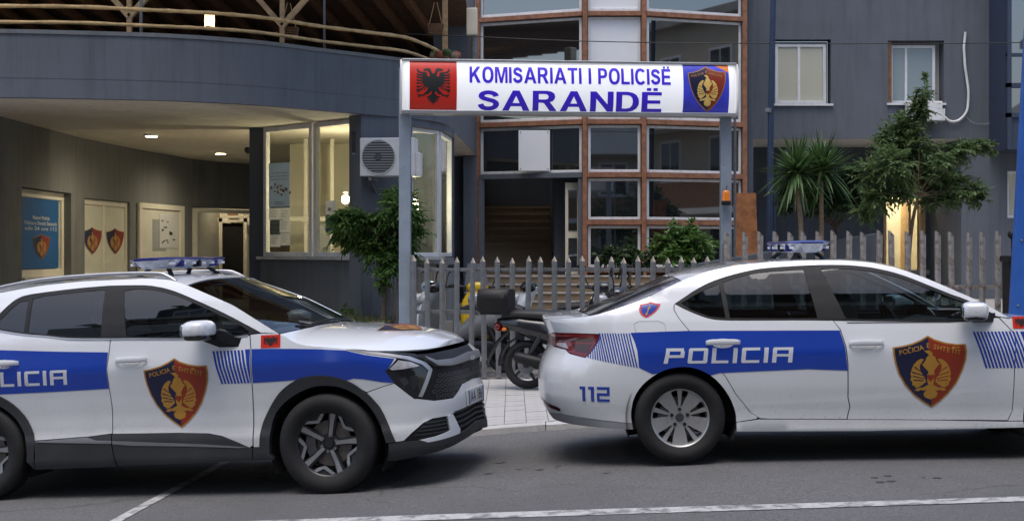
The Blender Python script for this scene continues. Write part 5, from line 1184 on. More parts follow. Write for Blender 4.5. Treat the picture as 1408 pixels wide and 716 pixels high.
    # headlights
    hl = [(1.846, .851), (1.987, .936), (2.082, .918), (2.165, .870), (2.180, .832), (2.110, .729), (2.048, .646), (2.014, .649), (1.958, .699), (1.888, .763)]
    for mir in (False, True):
        h = panel('headlight', G, hl, 'piano', car, step=.03, off=-.004, mirror=mir)
        panel('reflector', G, [(1.885, .868), (1.990, .922), (2.075, .905), (2.125, .872), (1.99, .858), (1.90, .855)], 'clear_lens', h, step=.03, off=-.0022, mirror=mir)
        panel('reflector', G, [(1.93, .79), (1.98, .80), (2.0, .76), (1.96, .735)], 'gunmetal', h, step=.03, off=-.0020, mirror=mir)
        panel('reflector', G, [(2.02, .81), (2.08, .80), (2.06, .74), (2.02, .70), (2.0, .75)], 'dark_metal', h, step=.03, off=-.0020, mirror=mir)
        p = panel('daylight_strip', G, [(1.632, 1.017), (1.784, 1.0), (1.958, .972), (2.099, .941), (2.188, .891), (2.215, .839), (2.166, .776), (2.078, .651), (2.050, .656), (2.137, .784), (2.176, .835), (2.143, .880), (2.056, .923), (1.939, .952), (1.780, .981)], 'silver', h, step=.03, off=.003, thick=.01, mirror=mir)
        panel('strip_edge', G, [(1.640, 1.024), (1.784, 1.008), (1.958, .980), (2.10, .95), (2.17, .925), (2.158, .957), (1.95, .986), (1.78, 1.002)], 'piano', h, step=.03, off=.001, mirror=mir)
    # glazing
    fgl = [(-.218, 1.508)] + [(p[0], p[1]-.022) for p in dlo_t[::-1] if -.2 < p[0] < .80] + [(.812, 1.172), (.80, 1.160), (.665, 1.149), (.357, 1.153), (-.140, 1.172)]
    rgl = [(-.952, 1.478)] + [(p[0], p[1]-.022) for p in dlo_t[::-1] if -.94 < p[0] < -.39] + [(-.372, 1.520), (-.342, 1.176), (-.59, 1.190), (-.774, 1.214), (-.936, 1.234)]
    qgl = [(-.984, 1.470), (-1.06, 1.462), (-1.12, 1.415), (-1.18, 1.355), (-1.24, 1.302), (-1.17, 1.270), (-.970, 1.236)]
    both('window_surround', G, dlo_t + dlo_b[1:-1], 'plastic_black', car, holes=[fgl, rgl, qgl], step=.04, off=-.004, thick=.02)
    for nm, g in (('front_side_window', fgl), ('rear_side_window', rgl), ('quarter_window', qgl)): both(nm, G, g, 'car_glass_mid' if nm[0] == 'f' else 'car_glass_dark', car, step=.05, off=-.008)
    both('belt_moulding', G, [(p[0], p[1]+.004) for p in dlo_b[2:-3]] + [(p[0], p[1]-.008) for p in dlo_b[2:-3]][::-1], 'silver', car, step=.05, off=.004)
    # dark shell behind the panel gaps
    both('inner_shell', G, [(TM, .30), (TM, .95), (1.7, .97), (1.05, 1.10), (.9, 1.12), (.3, 1.10), (-1.3, 1.18), (-1.36, 1.3), (-1.28, 1.42), (-1.28, 1.50), (TR, 1.42), (TR, .3), (-1.80, .24)] + arc(-1.34, .355, .40, 190, -12, 20) + [(.95, .25)] + fi + [(1.83, .25)], 'void', car, step=.12, off=-.022)
    # top: hood, windscreen, roof
    K = .82; T_ = lambda u, v: B.T(u, v/K)
    cow = lambda v: 1.036 + .115*(1-v*v)
    vs_ = np.linspace(-1, 1, 21)
    hood = [(cow(v)+.012, v*K*.996) for v in vs_] + [(t, K*.996) for t in np.linspace(1.1, TM, 40)] + [(t, -K*.996) for t in np.linspace(TM, 1.1, 40)]
    panel('bonnet', T_, hood, 'paint', car, step=.05, thick=.012)
    ws = [(cow(v)-.012, v*K*.985) for v in vs_] + [(.290+.045*(1-v*v), v*K*.985) for v in vs_[::-1]]
    panel('windscreen', T_, ws, 'car_screen', car, step=.06, off=-.003)
    for q in (0,):
        panel('windscreen_edge', T_, [(cow(v)+.004, v*K*.99) for v in vs_] + [(cow(v)-.055, v*K*.985) for v in vs_[::-1]], 'piano', car, step=.05, off=.0)
    roof = [(.280+.045*(1-v*v), v*K*.995) for v in vs_] + [(t, K*.995) for t in np.linspace(.2, -2.2, 30)] + [(t, -K*.995) for t in np.linspace(-2.2, .2, 30)]
    panel('roof', T_, roof, 'paint', car, step=.06, thick=.012)
    for s in (-1, 1):
        pts = [Vector(B.T(t, s*.965)) + Vector((0, 0, h)) for t, h in ((.17, -.004), (.10, .022), (0, .036), (-.4, .040), (-.9, .040), (-1.3, .036), (-1.55, .02), (-1.62, -.005))]
        MB().tube(spl(pts, 5), .016, 10).build('roof_rail', 'silver', car, smooth=60)
    for y0, y1 in ((-.55, .02), (.02, .6)):
        a = [Vector(B.T(1.13 if abs(v) < .5 else 1.05, v/.9)) + Vector((0, 0, .018)) for v in np.linspace(y0, y1, 8)]; MB().tube(a, .009, 6).build('wiper', 'plastic_black', car)
    shield(lambda u, v: B.T(1.87 - v, u/.62 - .10), .50, .36, car, step=.05, off=.003, text=False, name='bonnet_shield')
    # rear end
    panel('tailgate', G, [(-2.26, .66), (-2.26, 1.44), (TR, 1.46), (TR, .66)], PA, car, step=.06, thick=.01); panel('tailgate', G, [(-2.26, .66), (-2.26, 1.44), (TR, 1.46), (TR, .66)], PA, car, step=.06, thick=.01, mirror=True)
    both('rear_window', G, [(-2.36, 1.10), (-2.40, 1.40), (TR, 1.42), (TR, 1.08)], 'piano', car, step=.06, off=.003)
    both('tail_light', G, [(-1.95, .98), (-1.98, 1.06), (-2.5, 1.04), (TR, 1.0), (TR, .96), (-2.5, .95), (-2.2, .90)], 'red_lens', car, step=.05, off=.004)
    both('rear_bumper', G, [(-1.80, .592), (-2.25, .632), (TR, .64), (TR, .30), (-2.2, .24), (-1.80, .25)], 'cladding', car, step=.06, off=.006, thick=.03)
    # livery
    band(car, B, [(-1.305, 1.118), (-1.15, 1.113), (-.703, 1.086), (-.275, 1.065), (-.285, .951), (-.281, .802), (-.712, .792), (-1.156, .787), (-1.29, .783), (-1.297, .84), (-1.30, 1.0)])
    bt = [(.836, 1.047), (1.0, 1.043), (1.165, 1.037), (1.40, 1.026), (1.621, 1.010), (1.763, .973), (1.90, .947), (1.967, .934), (1.848, .851), (1.888, .766), (1.809, .776), (1.673, .804), (1.60, .812)] + [p for p in fo[::-1] if 1.08 < p[0] < 1.58 and p[1] > .775] + [(1.164, .817), (1.038, .812), (.833, .806)]
    band(car, B, bt)
    band(car, B, [(.785, 1.047), (.822, 1.047), (.818, .808), (.812, .808), (.800, .913)])
    for k in range(9):
        q = k/9; a, b, c = .537+.245*q, .566+.234*q, .594+.222*q; w_ = .016
        band(car, B, [(a, 1.043), (a+w_, 1.043), (b+w_, .915), (c+w_, .807), (c, .807), (b, .915)])
    for fn in (lambda u, v: G(u-1.34, v), flipfn(lambda a, v: G(a, v), -.58+.08)):
        letters('POLICIA', fn, -.15+.02, .735, .842, .950, 'letter_white', car, slant=.05)
    decal_shield(car, B, .252, .752, .49, .505)
    for fn in (lambda u, v: G(.978+u, 1.096+v), flipfn(lambda a, v: G(a, 1.096+v), .978)): flag(fn, .148, .090, car, off=.003)
    cabin(car, {'dash': 1.10})
    well(car, 1.35, .43); well(car, -1.34, .40)
    for x in (1.355, -1.345):
        for s in (-1, 1): wheel(car, x, s, .3555, .238, .225, 'suv', .80)
    mirror_unit(car, (.50, 1.035, 1.205), (.10, .125, .068), 'paint', 0, (.70, .88, 1.085), 8)
    handle(car, B, -.09, 1.001); handle(car, B, -1.11, 1.012)
    light_bar(car, -.28, .08, .58, 1.655, 1.735, 1.605)
    MB().box(-.06, .06, -.03, .03, 1.60, 1.63).build('antenna_base', 'plastic_black', car).location = (-1.4, 0, -.01)
    return car
suv_car = make_suv()

# ---------------------------------------------------------------- police saloon
def make_sedan():
    car = thing('police_saloon', 'white police saloon with POLICIA on a blue band parked at the right', 'car', (2.555, 11.045, .014), (0, R(-.6), 0), 'police cars parked at the kerb')
    B = SED; G = B.G; TM = B.tmax - .001; TR = B.tmin + .001; PA = 'paint'; th = .014
    dt = cubic([(.939, 1.029), (.887, 1.065), (.744, 1.145), (.644, 1.184), (.505, 1.244), (.412, 1.285), (.322, 1.322), (.209, 1.358), (.066, 1.388), (-.132, 1.406), (-.374, 1.405), (-.665, 1.390), (-.815, 1.369), (-.964, 1.334), (-1.12, 1.284), (-1.257, 1.221), (-1.392, 1.143)], 3)
    db = cubic([(-1.392, 1.143), (-1.288, 1.098), (-1.138, 1.042), (-1.023, 1.026), (-.8, 1.022), (-.422, 1.019), (.089, 1.007), (.587, 1.002), (.824, 1.010), (.939, 1.029)], 3)
    ra = arc(-1.335, .315, .385, -12, 192, 30); fa = arc(1.50, .315, .385, -12, 192, 30)
    ra = cubic([(-.942, .24), (-.944, .292), (-.95, .367), (-.998, .486), (-1.092, .605), (-1.209, .675), (-1.329, .696), (-1.467, .671), (-1.585, .595), (-1.662, .50), (-1.715, .36), (-1.735, .285)], 3)
    gapr = [(-1.402, 1.133), (-1.396, 1.1), (-1.279, .944), (-1.151, .786), (-1.022, .62), (-.952, .499), (-.846, .366), (-.79, .328)]
    q = top_edge(B, 1.03, -2.46, 80) + [(-2.46, .925), (-2.2, .932), (-1.983, .930), (-1.988, .893), (-2.092, .755), (-2.02, .70), (-1.90, .625), (-1.662, .50)] + [p for p in ra[::-1] if p[1] > .30 and not (p[0] < -1.4 and p[1] < .505)] + [(-.944, .297), (-.80, .318)] + gapr[::-1] + [(p[0], p[1]+.004) for p in dt[::-1]]
    both('side_frame', G, q, PA, car, step=.04, thick=th)
    rd = [(a+.007, b-.001) for a, b in gapr[:-1]] + [(-.775, .322), (-.695, .317), (-.154, .310), (-.133, .396), (-.148, .464), (-.149, .705), (-.162, .831), (-.194, .948), (-.239, 1.012)] + [(p[0], p[1]-.004) for p in db[::-1] if p[0] < -.25]
    both('rear_door', G, rd, PA, car, step=.04, thick=th)
    fgap = [(.953, 1.018), (1.004, .961), (1.050, .909), (1.056, .845), (1.044, .688), (1.040, .536), (1.032, .354), (.999, .289)]
    fd = [(-.231, 1.010), (-.186, .948), (-.154, .831), (-.141, .705), (-.140, .464), (-.125, .396), (-.146, .308), (.2, .303), (.6, .296)] + fgap[::-1] + [(p[0], p[1]-.004) for p in db[::-1] if -.22 < p[0] < .93]
    both('front_door', G, fd, PA, car, step=.04, thick=th)
    fe = [(.962, 1.022), (1.03, 1.012)] + top_edge(B, 1.04, 1.75, 14, -.004) + [(1.78, .80), (1.93, .66), (1.92, .50)] + [p for p in fa if p[1] > .30 and p[0] > 1.0 and not (p[0] > 1.80 and p[1] < .50)][0:] + [(1.112, .285), (1.005, .285), (1.039, .354), (1.047, .536), (1.051, .688), (1.063, .845), (1.057, .912), (1.011, .964)]
    both('front_fender', G, fe, PA, car, step=.05, thick=th)
    both('sill', G, [(-.942, .292), (-.78, .312), (-.4, .308), (.4, .295), (.972, .279), (1.112, .279), (1.118, .237), (-.02, .224), (-.942, .230)], PA, car, step=.05, off=.004, thick=.05)
    # rear bumper, diffuser, reflector
    rb_ = [(-1.662, .50), (-1.90, .625), (-2.02, .70), (-2.094, .755), (-2.266, .780), (-2.32, .806), (-2.465, .815), (-2.60, .822), (TR, .70), (TR, .32), (-2.6, .32), (-2.317, .334), (-2.0, .310), (-1.735, .289)] + [p for p in ra[::-1] if p[0] < -1.5 and .292 < p[1] < .495]
    both('rear_bumper', G, rb_, PA, car, step=.04, thick=th)
    both('rear_valance', G, [(-1.736, .286), (-2.0, .307), (-2.317, .331), (-2.6, .317), (TR, .317), (TR, .26), (-2.5, .262), (-2.30, .258), (-2.083, .252), (-1.75, .244)], 'print_grey', car, step=.04, off=-.002, thick=.03)
    both('reflector', G, [(-2.50, .372), (-2.32, .352), (-2.30, .372), (-2.34, .385), (-2.52, .405), (-2.70, .43), (-2.72, .41)], 'red_dark', car, step=.04, off=.004)
    tl = [(TR+.0, .872), (-2.75, .885), (-2.53, .918), (-2.2, .927), (-1.990, .924), (-1.997, .896), (-2.097, .760), (-2.19, .775), (-2.264, .788), (-2.32, .814), (-2.465, .823), (-2.75, .835), (TR, .83)]
    tl = [(-2.80, .878), (-2.53, .918), (-2.2, .927), (-1.990, .924), (-1.997, .896), (-2.097, .760), (-2.19, .775), (-2.264, .788), (-2.32, .814), (-2.465, .823), (-2.80, .840)]
    for mir in (False, True):
        h = panel('tail_light', G, tl, 'red_lens', car, step=.03, off=.003, thick=.012, mirror=mir)
        panel('lamp_insert', G, [(-2.70, .872), (-2.45, .898), (-2.10, .905), (-2.02, .900), (-2.06, .870), (-2.3, .868), (-2.6, .858)], 'red_dark', h, step=.03, off=.0046, mirror=mir)
        panel('lamp_insert', G, [(-2.06, .855), (-2.09, .79), (-2.20, .80), (-2.25, .85)], 'red_dark', h, step=.03, off=.0046, mirror=mir)
        panel('lamp_insert', G, [(-2.28, .815), (-2.31, .855), (-2.44, .850), (-2.46, .832)], 'clear_lens', h, step=.03, off=.0046, mirror=mir)
    both('boot_panel', G, [(-2.468, .926), (-2.53, .922), (-2.80, .882), (-2.80, .836), (-2.61, .826), (TR, .705), (TR, 1.016)] + top_edge(B, TR+.02, -2.468, 12), PA, car, step=.04, thick=th)
    # glazing
    qg = [(-1.345, 1.148), (-1.24, 1.203), (-1.12, 1.256), (-1.036, 1.284), (-1.008, 1.040), (-1.122, 1.052), (-1.256, 1.100)]
    rg = [(-1.004, 1.293)] + [(p[0], p[1]-.020) for p in dt[::-1] if -.96 < p[0] < -.42] + [(-.406, 1.383), (-.346, 1.033), (-.6, 1.034), (-.976, 1.040)]
    fg = [(-.281, 1.384)] + [(p[0], p[1]-.020) for p in dt[::-1] if -.24 < p[0] < .80] + [(.82, 1.08), (.80, 1.022), (.587, 1.016), (.089, 1.020), (-.143, 1.027)]
    both('window_surround', G, dt + db[1:-1], 'plastic_black', car, holes=[qg, rg, fg], step=.04, off=-.004, thick=.02)
    for nm, g in (('quarter_window', qg), ('rear_side_window', rg), ('front_side_window', fg)): both(nm, G, g, 'car_glass', car, step=.05, off=-.008)
    both('inner_shell', G, [(TM, .30), (TM, .70), (1.6, .86), (1.05, .96), (.9, .985), (-1.0, .985), (-1.15, 1.0), (-1.38, 1.10), (-1.43, 1.13), (-1.30, 1.22), (-1.45, 1.24), (-1.95, 1.04), (TR, .99), (TR, .3), (-1.73, .25)] + arc(-1.335, .315, .39, 190, -8, 20) + [(.95, .25)] + arc(1.50, .315, .39, 188, -8, 20), 'void', car, step=.12, off=-.022)
    both('door_sweep', G, [(-.14, 1.0), (.58, .997), (.80, 1.004), (.80, .998), (.58, .991), (-.14, .994)], 'plastic_black', car, step=.06, off=.003)
    # top surfaces
    K = .80; T_ = lambda u, v: B.T(u, v/K); cow = lambda v: 1.03 + .115*(1-v*v); vs_ = np.linspace(-1, 1, 21)
    panel('bonnet', T_, [(cow(v)+.012, v*K*.996) for v in vs_] + [(t, K*.996) for t in np.linspace(1.1, TM, 40)] + [(t, -K*.996) for t in np.linspace(TM, 1.1, 40)], PA, car, step=.06, thick=.012)
    panel('windscreen', T_, [(cow(v)-.012, v*K*.985) for v in vs_] + [(.300+.045*(1-v*v), v*K*.985) for v in vs_[::-1]], 'car_screen', car, step=.06, off=-.003)
    panel('cowl', T_, [(cow(v)+.006, v*K*.99) for v in vs_] + [(cow(v)-.055, v*K*.985) for v in vs_[::-1]], 'piano', car, step=.05)
    panel('roof', T_, [(.290+.045*(1-v*v), v*K*.998) for v in vs_] + [(t, K*.998) for t in np.linspace(.2, -1.3, 24)] + [(-1.335-.03*(1-v*v), v*K) for v in vs_[::-1]] + [(t, -K*.998) for t in np.linspace(-1.3, .2, 24)], PA, car, step=.06, thick=.012)
    panel('rear_window', T_, [(-1.345-.03*(1-v*v), v*K*.975) for v in vs_] + [(-2.02-.05*(1-v*v), v*K*.965) for v in vs_[::-1]], 'piano', car, step=.06, off=-.002)
    panel('boot_lid', T_, [(-2.032-.05*(1-v*v), v*K*.998) for v in vs_] + [(t, K*.998) for t in np.linspace(-2.06, TR, 30)] + [(t, -K*.998) for t in np.linspace(TR, -2.06, 30)], PA, car, step=.06, thick=.012)
    # front end (out of frame)
    both('front_bumper', G, [(1.925, .50), (1.935, .655), (2.3, .63), (TM, .62), (TM, .2), (2.2, .2), (1.90, .24)], PA, car, step=.06, thick=th)
    both('headlight', G, [(1.79, .79), (1.94, .665), (2.35, .64), (2.40, .72), (2.1, .78)], 'clear_lens', car, step=.05, off=.002)
    both('grille', G, [(2.42, .63), (TM, .63), (TM, .73), (2.42, .73)], 'plastic_black', car, step=.05, off=.002)
    # livery
    band(car, B, [(-1.73, .939), (-1.5, .946), (-1.295, .951), (-.427, .945), (-.196, .943), (-.165, .831), (-.152, .705), (-.150, .658), (-.436, .671), (-1.06, .650)] + [p for p in ra if p[1] > .632 and p[0] > -1.56] + [(-1.545, .645), (-1.651, .692)])
    def GX(x, z):                    # side skin addressed by true x instead of girth length
        lo, hi = -2.6, -1.2
        for _ in range(22):
            mid = (lo+hi)/2
            if G(mid, z)[0] < x: lo = mid
            else: hi = mid
        return G((lo+hi)/2, z)
    for k in range(19):
        bt_ = -2.075 + k*.0225; zb = .757 - .066*k/18; w_ = .0105; sl = -.079/.247
        pts = []
        for dx in (0, w_):
            x_b = bt_ + dx; zt_ = .935; x_t = x_b + sl*(zt_-zb)
            if x_t < -1.983:        # meets the slanting edge of the tail light
                m1 = (-1.983+2.090)/(.93-.757); zt_ = (x_b - sl*zb + 2.090 + m1*.757)/(m1 - sl); zt_ = min(.935, max(zb+.004, zt_)); x_t = x_b + sl*(zt_-zb)
            pts.append((x_b, zb, x_t, zt_))
        (b0, z0, t0, q0), (b1, z1, t1, q1) = pts
        XZ = [(G(a_, c_)[0], c_) for a_, c_ in ((b0, z0), (b1, z1), (t1, q1), (t0, q0))]
        for mir in (False, True): panel('blue_stripe', GX, XZ, 'blue_wrap', car, step=.035, off=.0022, mirror=mir)
    for k in range(13):
        a = .757 + k*.0257; w_ = .0145; band(car, B, [(a, .924), (a+w_, .924), (a+w_+.082, .664), (a+.082, .664)])
    band(car, B, [(1.10, .923), (1.62, .90), (1.72, .80), (1.76, .71), (1.30, .71), (1.18, .66)])
    for fn, x0, x1 in ((lambda u, v: G(u, v), -1.475, -.545), (flipfn(lambda a, v: G(a, v), -2.02), -1.475, -.545)): letters('POLICIA', fn, x0, x1, .720, .828, 'letter_white', car, slant=.1)
    letters('112', lambda u, v: G(u, v), -2.083, -1.852, .443, .550, 'blue_wrap', car, slant=0, gap=.22, off=.003)
    letters('112', flipfn(lambda a, v: G(a, v), -3.93), -2.083, -1.852, .443, .550, 'blue_wrap', car, slant=0, gap=.22, off=.003)
    decal_shield(car, B, .440, .642, .525, .515)
    for fn in (lambda u, v: G(-1.597+u, 1.101+v), flipfn(lambda a, v: G(a, 1.101+v), -1.597)):
        s_ = panel('small_shield', fn, [(x*.165, y*.112) for x, y in SHIELD], 'flag_red', car, step=.03, off=.003); panel('field', fn, [(x*.13, y*.09) for x, y in SHIELD], 'blue_wrap', s_, step=.03, off=.004); panel('figure', fn, [(x*.11, y*.10) for x, y in EAGLE_G[2]], 'gold', s_, step=.03, off=.005)
    for fn in (lambda u, v: G(1.115+u, .985+v), flipfn(lambda a, v: G(a, .985+v), 1.115)): flag(fn, .13, .085, car, off=.003)
    for mir in (False, True):
        o = [(-1.50, .955), (-1.655, .955), (-1.685, .975), (-1.685, 1.0), (-1.655, 1.02), (-1.50, 1.02), (-1.455, .99), (-1.455, .97)]; i_ = [(a + (-1.57-a)*.03, b + (.985-b)*.06) for a, b in o]
        panel('fuel_flap_gap', G, [(-1.50, .862), (-1.655, .862), (-1.69, .885), (-1.69, 1.0), (-1.655, 1.022), (-1.50, 1.022), (-1.455, 1.0), (-1.455, .885)], 'print_grey', car, holes=[[(-1.503, .865), (-1.653, .865), (-1.687, .887), (-1.687, .998), (-1.653, 1.019), (-1.503, 1.019), (-1.458, .998), (-1.458, .887)]], step=.04, off=.0006, mirror=mir)
    cabin(car, {'dash': .98}); well(car, -1.335, .40); well(car, 1.50, .40)
    for x in (-1.343, 1.50):
        for s in (-1, 1): wheel(car, x, s, .326, .219, .205, 'sedan', .783)
    mirror_unit(car, (.735, 1.0, 1.080), (.09, .115, .062), 'paint', 0, (.86, .84, 1.02), 14, 3.8)
    handle(car, B, -1.037, .864); handle(car, B, -.011, .848)
    light_bar(car, -.47, -.17, .56, 1.50, 1.585, 1.46)
    return car
sedan_car = make_sedan()
# ================================================================ SIGN OVER THE GATE
def settle(t):
    """put a thing's Empty at the foot of its parts without moving them"""
    bpy.context.view_layer.update()
    pts = []
    def walk(o):
        if o.type == 'MESH': pts.extend(o.matrix_world @ Vector(c) for c in o.bound_box)
        for c in o.children: walk(c)
    walk(t)
    if not pts: return t
    lo = [min(p[i] for p in pts) for i in range(3)]; hi = [max(p[i] for p in pts) for i in range(3)]
    keep = {c: c.matrix_world.copy() for c in t.children}
    t.location = ((lo[0]+hi[0])/2, (lo[1]+hi[1])/2, lo[2]); bpy.context.view_layer.update()
    inv = t.matrix_world.inverted()
    for c, mw in keep.items(): c.matrix_parent_inverse = Matrix.Identity(4); c.matrix_basis = inv @ mw
    return t
sg = thing('police_station_sign', 'white light box sign reading KOMISARIATI I POLICISE SARANDE on two grey posts', 'sign')
sA_, sB_ = Vector((-1.316, 16.95, 0)), Vector((2.725, 17.36, 0)); sL = (sB_-sA_).length; sd_ = (sB_-sA_).normalized(); sn = Vector((sd_.y, -sd_.x, 0))
SZ0, SZ1 = 3.178, 3.806; SH = SZ1-SZ0
def sign_fn(u, v):          # u along the face from its centre, v up from its middle
    q = max(-1, min(1, 2*v/SH)); e = max(0, (abs(2*u/sL)-.975)/.025)
    out = .15*math.sqrt(max(0, 1-.82*q*q)) - .06*e*e
    p = (sA_+sB_)/2 + sd_*u + sn*out; return (p.x, p.y, (SZ0+SZ1)/2 + v)
hw, hh = sL/2, SH/2
panel('face', sign_fn, [(-hw, -hh), (hw, -hh), (hw, hh), (-hw, hh)], 'sign_face', sg, step=.05, thick=.02)
Ms = Matrix(((sd_.x, -sn.x, 0, sA_.x), (sd_.y, -sn.y, 0, sA_.y), (0, 0, 1, 0), (0, 0, 0, 1)))
MB().box(0, sL, -.10, .16, SZ0-.012, SZ0+.03, Ms).build('bottom_rim', 'silver', sg, bevel=.006); MB().box(0, sL, -.10, .16, SZ1-.02, SZ1+.012, Ms).build('top_rim', 'silver', sg, bevel=.006)
MB().box(.01, sL-.01, -.02, .15, SZ0+.03, SZ1-.02, Ms).build('box', 'plastic_white', sg)
for e in (-1, 1):
    cap = [(.16, SZ0-.01)] + [(-.155*math.sqrt(max(0, 1-.82*q*q)), (SZ0+SZ1)/2+q*SH/2) for q in np.linspace(-1, 1, 13)] + [(.16, SZ1+.01)]
    x0 = -.02 if e < 0 else sL; MB().prism(cap, lambda a, b: tuple(Ms @ Vector((x0, a, b))), lambda a, b: tuple(Ms @ Vector((x0+.02, a, b)))).build('end_cap', 'plastic_white', sg)
kk = sL/457.     # metres of sign per photo pixel
su_ = lambda px: (px-553)*kk - hw
fu = (su_(563)+su_(626))/2; flag(lambda u, v: sign_fn(fu+u, v), su_(626)-su_(563), SH*.94, sg, off=.003, step=.04)
pu0, pu1 = su_(934.5), su_(998); fu2 = (pu0+pu1)/2
panel('shield_panel', sign_fn, [(pu0, -hh*.94), (pu1, -hh*.94), (pu1, hh*.94), (pu0, hh*.94)], 'panel_blue', sg, step=.04, off=.003)
panel('shield_panel_corner', sign_fn, [(fu2+(pu1-fu2)*.35, hh*.94), (pu1, hh*.62), (pu1, hh*.94)], 'amber', sg, step=.04, off=.0036)
shield(lambda u, v: sign_fn(fu2+.01+u, v), (pu1-pu0)*.82, SH*.88, sg, step=.035, off=.0045, pale=True)
zy = lambda py: SH/2 - (py-84)/72.*SH
block_text('KOMISARIATI I POLICISE', sign_fn, su_(643), su_(917), zy(115.5), zy(93), 'ink_blue', sg)
block_text('SARANDE', sign_fn, su_(654), su_(905), zy(152.5), zy(125.5), 'ink_blue', sg, gap=.09)
for (px0, px1, py0, py1) in ((907, 910, 92.5, 89.5), (912.5, 915.5, 92.5, 89.5), (884, 890, 124, 120), (893, 899, 124, 120)):
    panel('lettering', sign_fn, [(su_(px0), zy(py0)), (su_(px1), zy(py0)), (su_(px1), zy(py1)), (su_(px0), zy(py1))], 'ink_blue', sg, step=.05, off=.0035)
a = P(557, 300, 17.12); MB().box(a.x-.07, a.x+.07, 17.05, 17.19, -.3, SZ0+.55).build('post', 'post_paint', sg, bevel=.008)
a2 = P(997.5, 300, 17.5); MB().box(a2.x-.065, a2.x+.065, 17.43, 17.56, -.3, SZ0+.4).build('post', 'post_paint', sg, bevel=.008)
b_ = P(996, 340, 17.35); m = MB(); m.tube([(a2.x-.03, 17.40, .6), (a2.x-.03, 17.40, 1.62)], .022, 8).tube([(a2.x+.03, 17.40, .6), (a2.x+.03, 17.40, 1.62)], .022, 8); m.build('gate_latch', 'galv', sg, smooth=60)
settle(sg)
b_ = P(998.5, 271, 17.35); t = thing('warning_beacon', 'orange warning beacon fixed to the right sign post', 'beacon', tuple(b_))
MB().loft([ell(0, 0, 0, .05, .05, 16)][:0] or [[Vector((r_*math.cos(2*math.pi*k/16), r_*.7*math.sin(2*math.pi*k/16), z)) for k in range(16)] for z, r_ in ((-.045, .052), (.03, .047), (.06, .044), (.08, .03), (.085, .01))]).build('lens', 'amber', t, smooth=50)
MB().box(-.055, .055, -.04, .06, -.10, -.045).build('base', 'plastic_black', t, bevel=.01); MB().tube([(.0, .02, .08), (.02, .05, .14)], .006, 6).build('wire', 'cable', t)
c0 = P(1010.5, 89, 17.7); c1 = P(1010.5, 330, 17.7); t = thing('conduit_pipe', 'thin grey conduit pipe standing right of the sign', 'pipe', (c0.x, 17.7, .4))
MB().tube([(0, 0, 0), (0, 0, 3.4)], .017, 8).build('pipe', 'galv', t, smooth=60); MB().box(-.03, .03, -.03, .03, 3.38, 3.42).build('cap', 'galv', t)
# ================================================================ FENCES
def picket_mesh(w, h, kind):
    m = MB()
    if kind == 'flat':      # box section with a folded pointed top
        m.loft([[Vector((a*w/2, b*w*.28, z)) for a, b in ((-1, -1), (0, -1.35), (1, -1), (1, 1), (-1, 1))] for z in (0, h-.07)])
        m.add([(-w/2, -w*.28, h-.07), (0, -w*.378, h-.07), (w/2, -w*.28, h-.07), (w/2, w*.28, h-.07), (-w/2, w*.28, h-.07), (0, -w*.05, h), (0, w*.2, h-.005)], [(0, 1, 5), (1, 2, 5), (2, 3, 6, 5), (3, 4, 6), (4, 0, 5, 6)])
    else:                   # angle iron cut slanting
        t_ = .012
        for zz0 in (0,):
            m.add([(-w/2, 0, 0), (-w/2+.022, -.0, 0), (w/2, .03, 0), (w/2, .045, 0), (-w/2, .045, 0), (-w/2, 0, h), (-w/2+.022, 0, h-.012), (w/2, .03, h-.055), (w/2, .045, h-.055), (-w/2, .045, h)], [(0, 1, 6, 5), (1, 2, 7, 6), (2, 3, 8, 7), (3, 4, 9, 8), (4, 0, 5, 9), (5, 6, 7, 8, 9)])
    return m
fn1 = thing('front_fence', 'grey metal picket fence with pointed tops beneath the sign', 'fence', (.7, FENCE_Y, 0))
xs0 = (568-704)*17/1950; xs1 = (985-704)*17/1950; n = 0; shared = None
x = xs0+.02; k = 0
while x < xs1:
    if shared is None: o = picket_mesh(.062, 1.44, 'flat').build('picket', 'galv', fn1); shared = o.data; shared.materials.append(MATS['picket_tip']); [setattr(f, 'material_index', 1) for f in shared.polygons if f.index >= len(shared.polygons)-4]
    else: o = link(bpy.data.objects.new('picket', shared), fn1)
    o.location = (x-.7 + rs.uniform(-.004, .004), -.03, .03); o.rotation_euler = (rs.gauss(0, .012), rs.gauss(0, .012), rs.gauss(0, .04)); o.scale.z = rs.uniform(.985, 1.01); x += .1675
for z, h_ in ((.045, .04), (.80, .045), (1.305, .04)): MB().box(xs0-.7, xs1-.7+.08, .0, .035, z-h_/2, z+h_/2).build('rail', 'galv', fn1, bevel=.004)
MB().box(xs0-.7-.035, xs0-.7+.01, -.03, .04, -.2, 1.48).build('end_post', 'galv', fn1, bevel=.004)
MB().box(xs0-.7, xs1-.7, -.02, .12, -.25, .012).build('plinth', 'concrete', fn1)
fn2 = thing('side_fence', 'weathered angle iron picket fence behind the saloon', 'fence', (5, 16, 0)); shared = None
for k in range(-1, 18):
    px = 1022.7 + k*20.63; X_ = (px-704)*16/1950
    if shared is None: o = picket_mesh(.066, 1.70, 'angle').build('picket', 'old_picket', fn2); shared = o.data
    else: o = link(bpy.data.objects.new('picket', shared), fn2)
    o.location = (X_-5, 0, .055 + rs.uniform(-.012, .012)); o.rotation_euler = (rs.gauss(0, .01), rs.gauss(0, .008), rs.gauss(0, .05))
for z in (.35, 1.12): MB().bar((-2.45, .06, z), (.65, .06, z), .03, .045).build('rail', 'old_picket', fn2)
MB().box(-2.5, .75, .02, .2, -.25, .25).build('plinth', 'concrete', fn2)
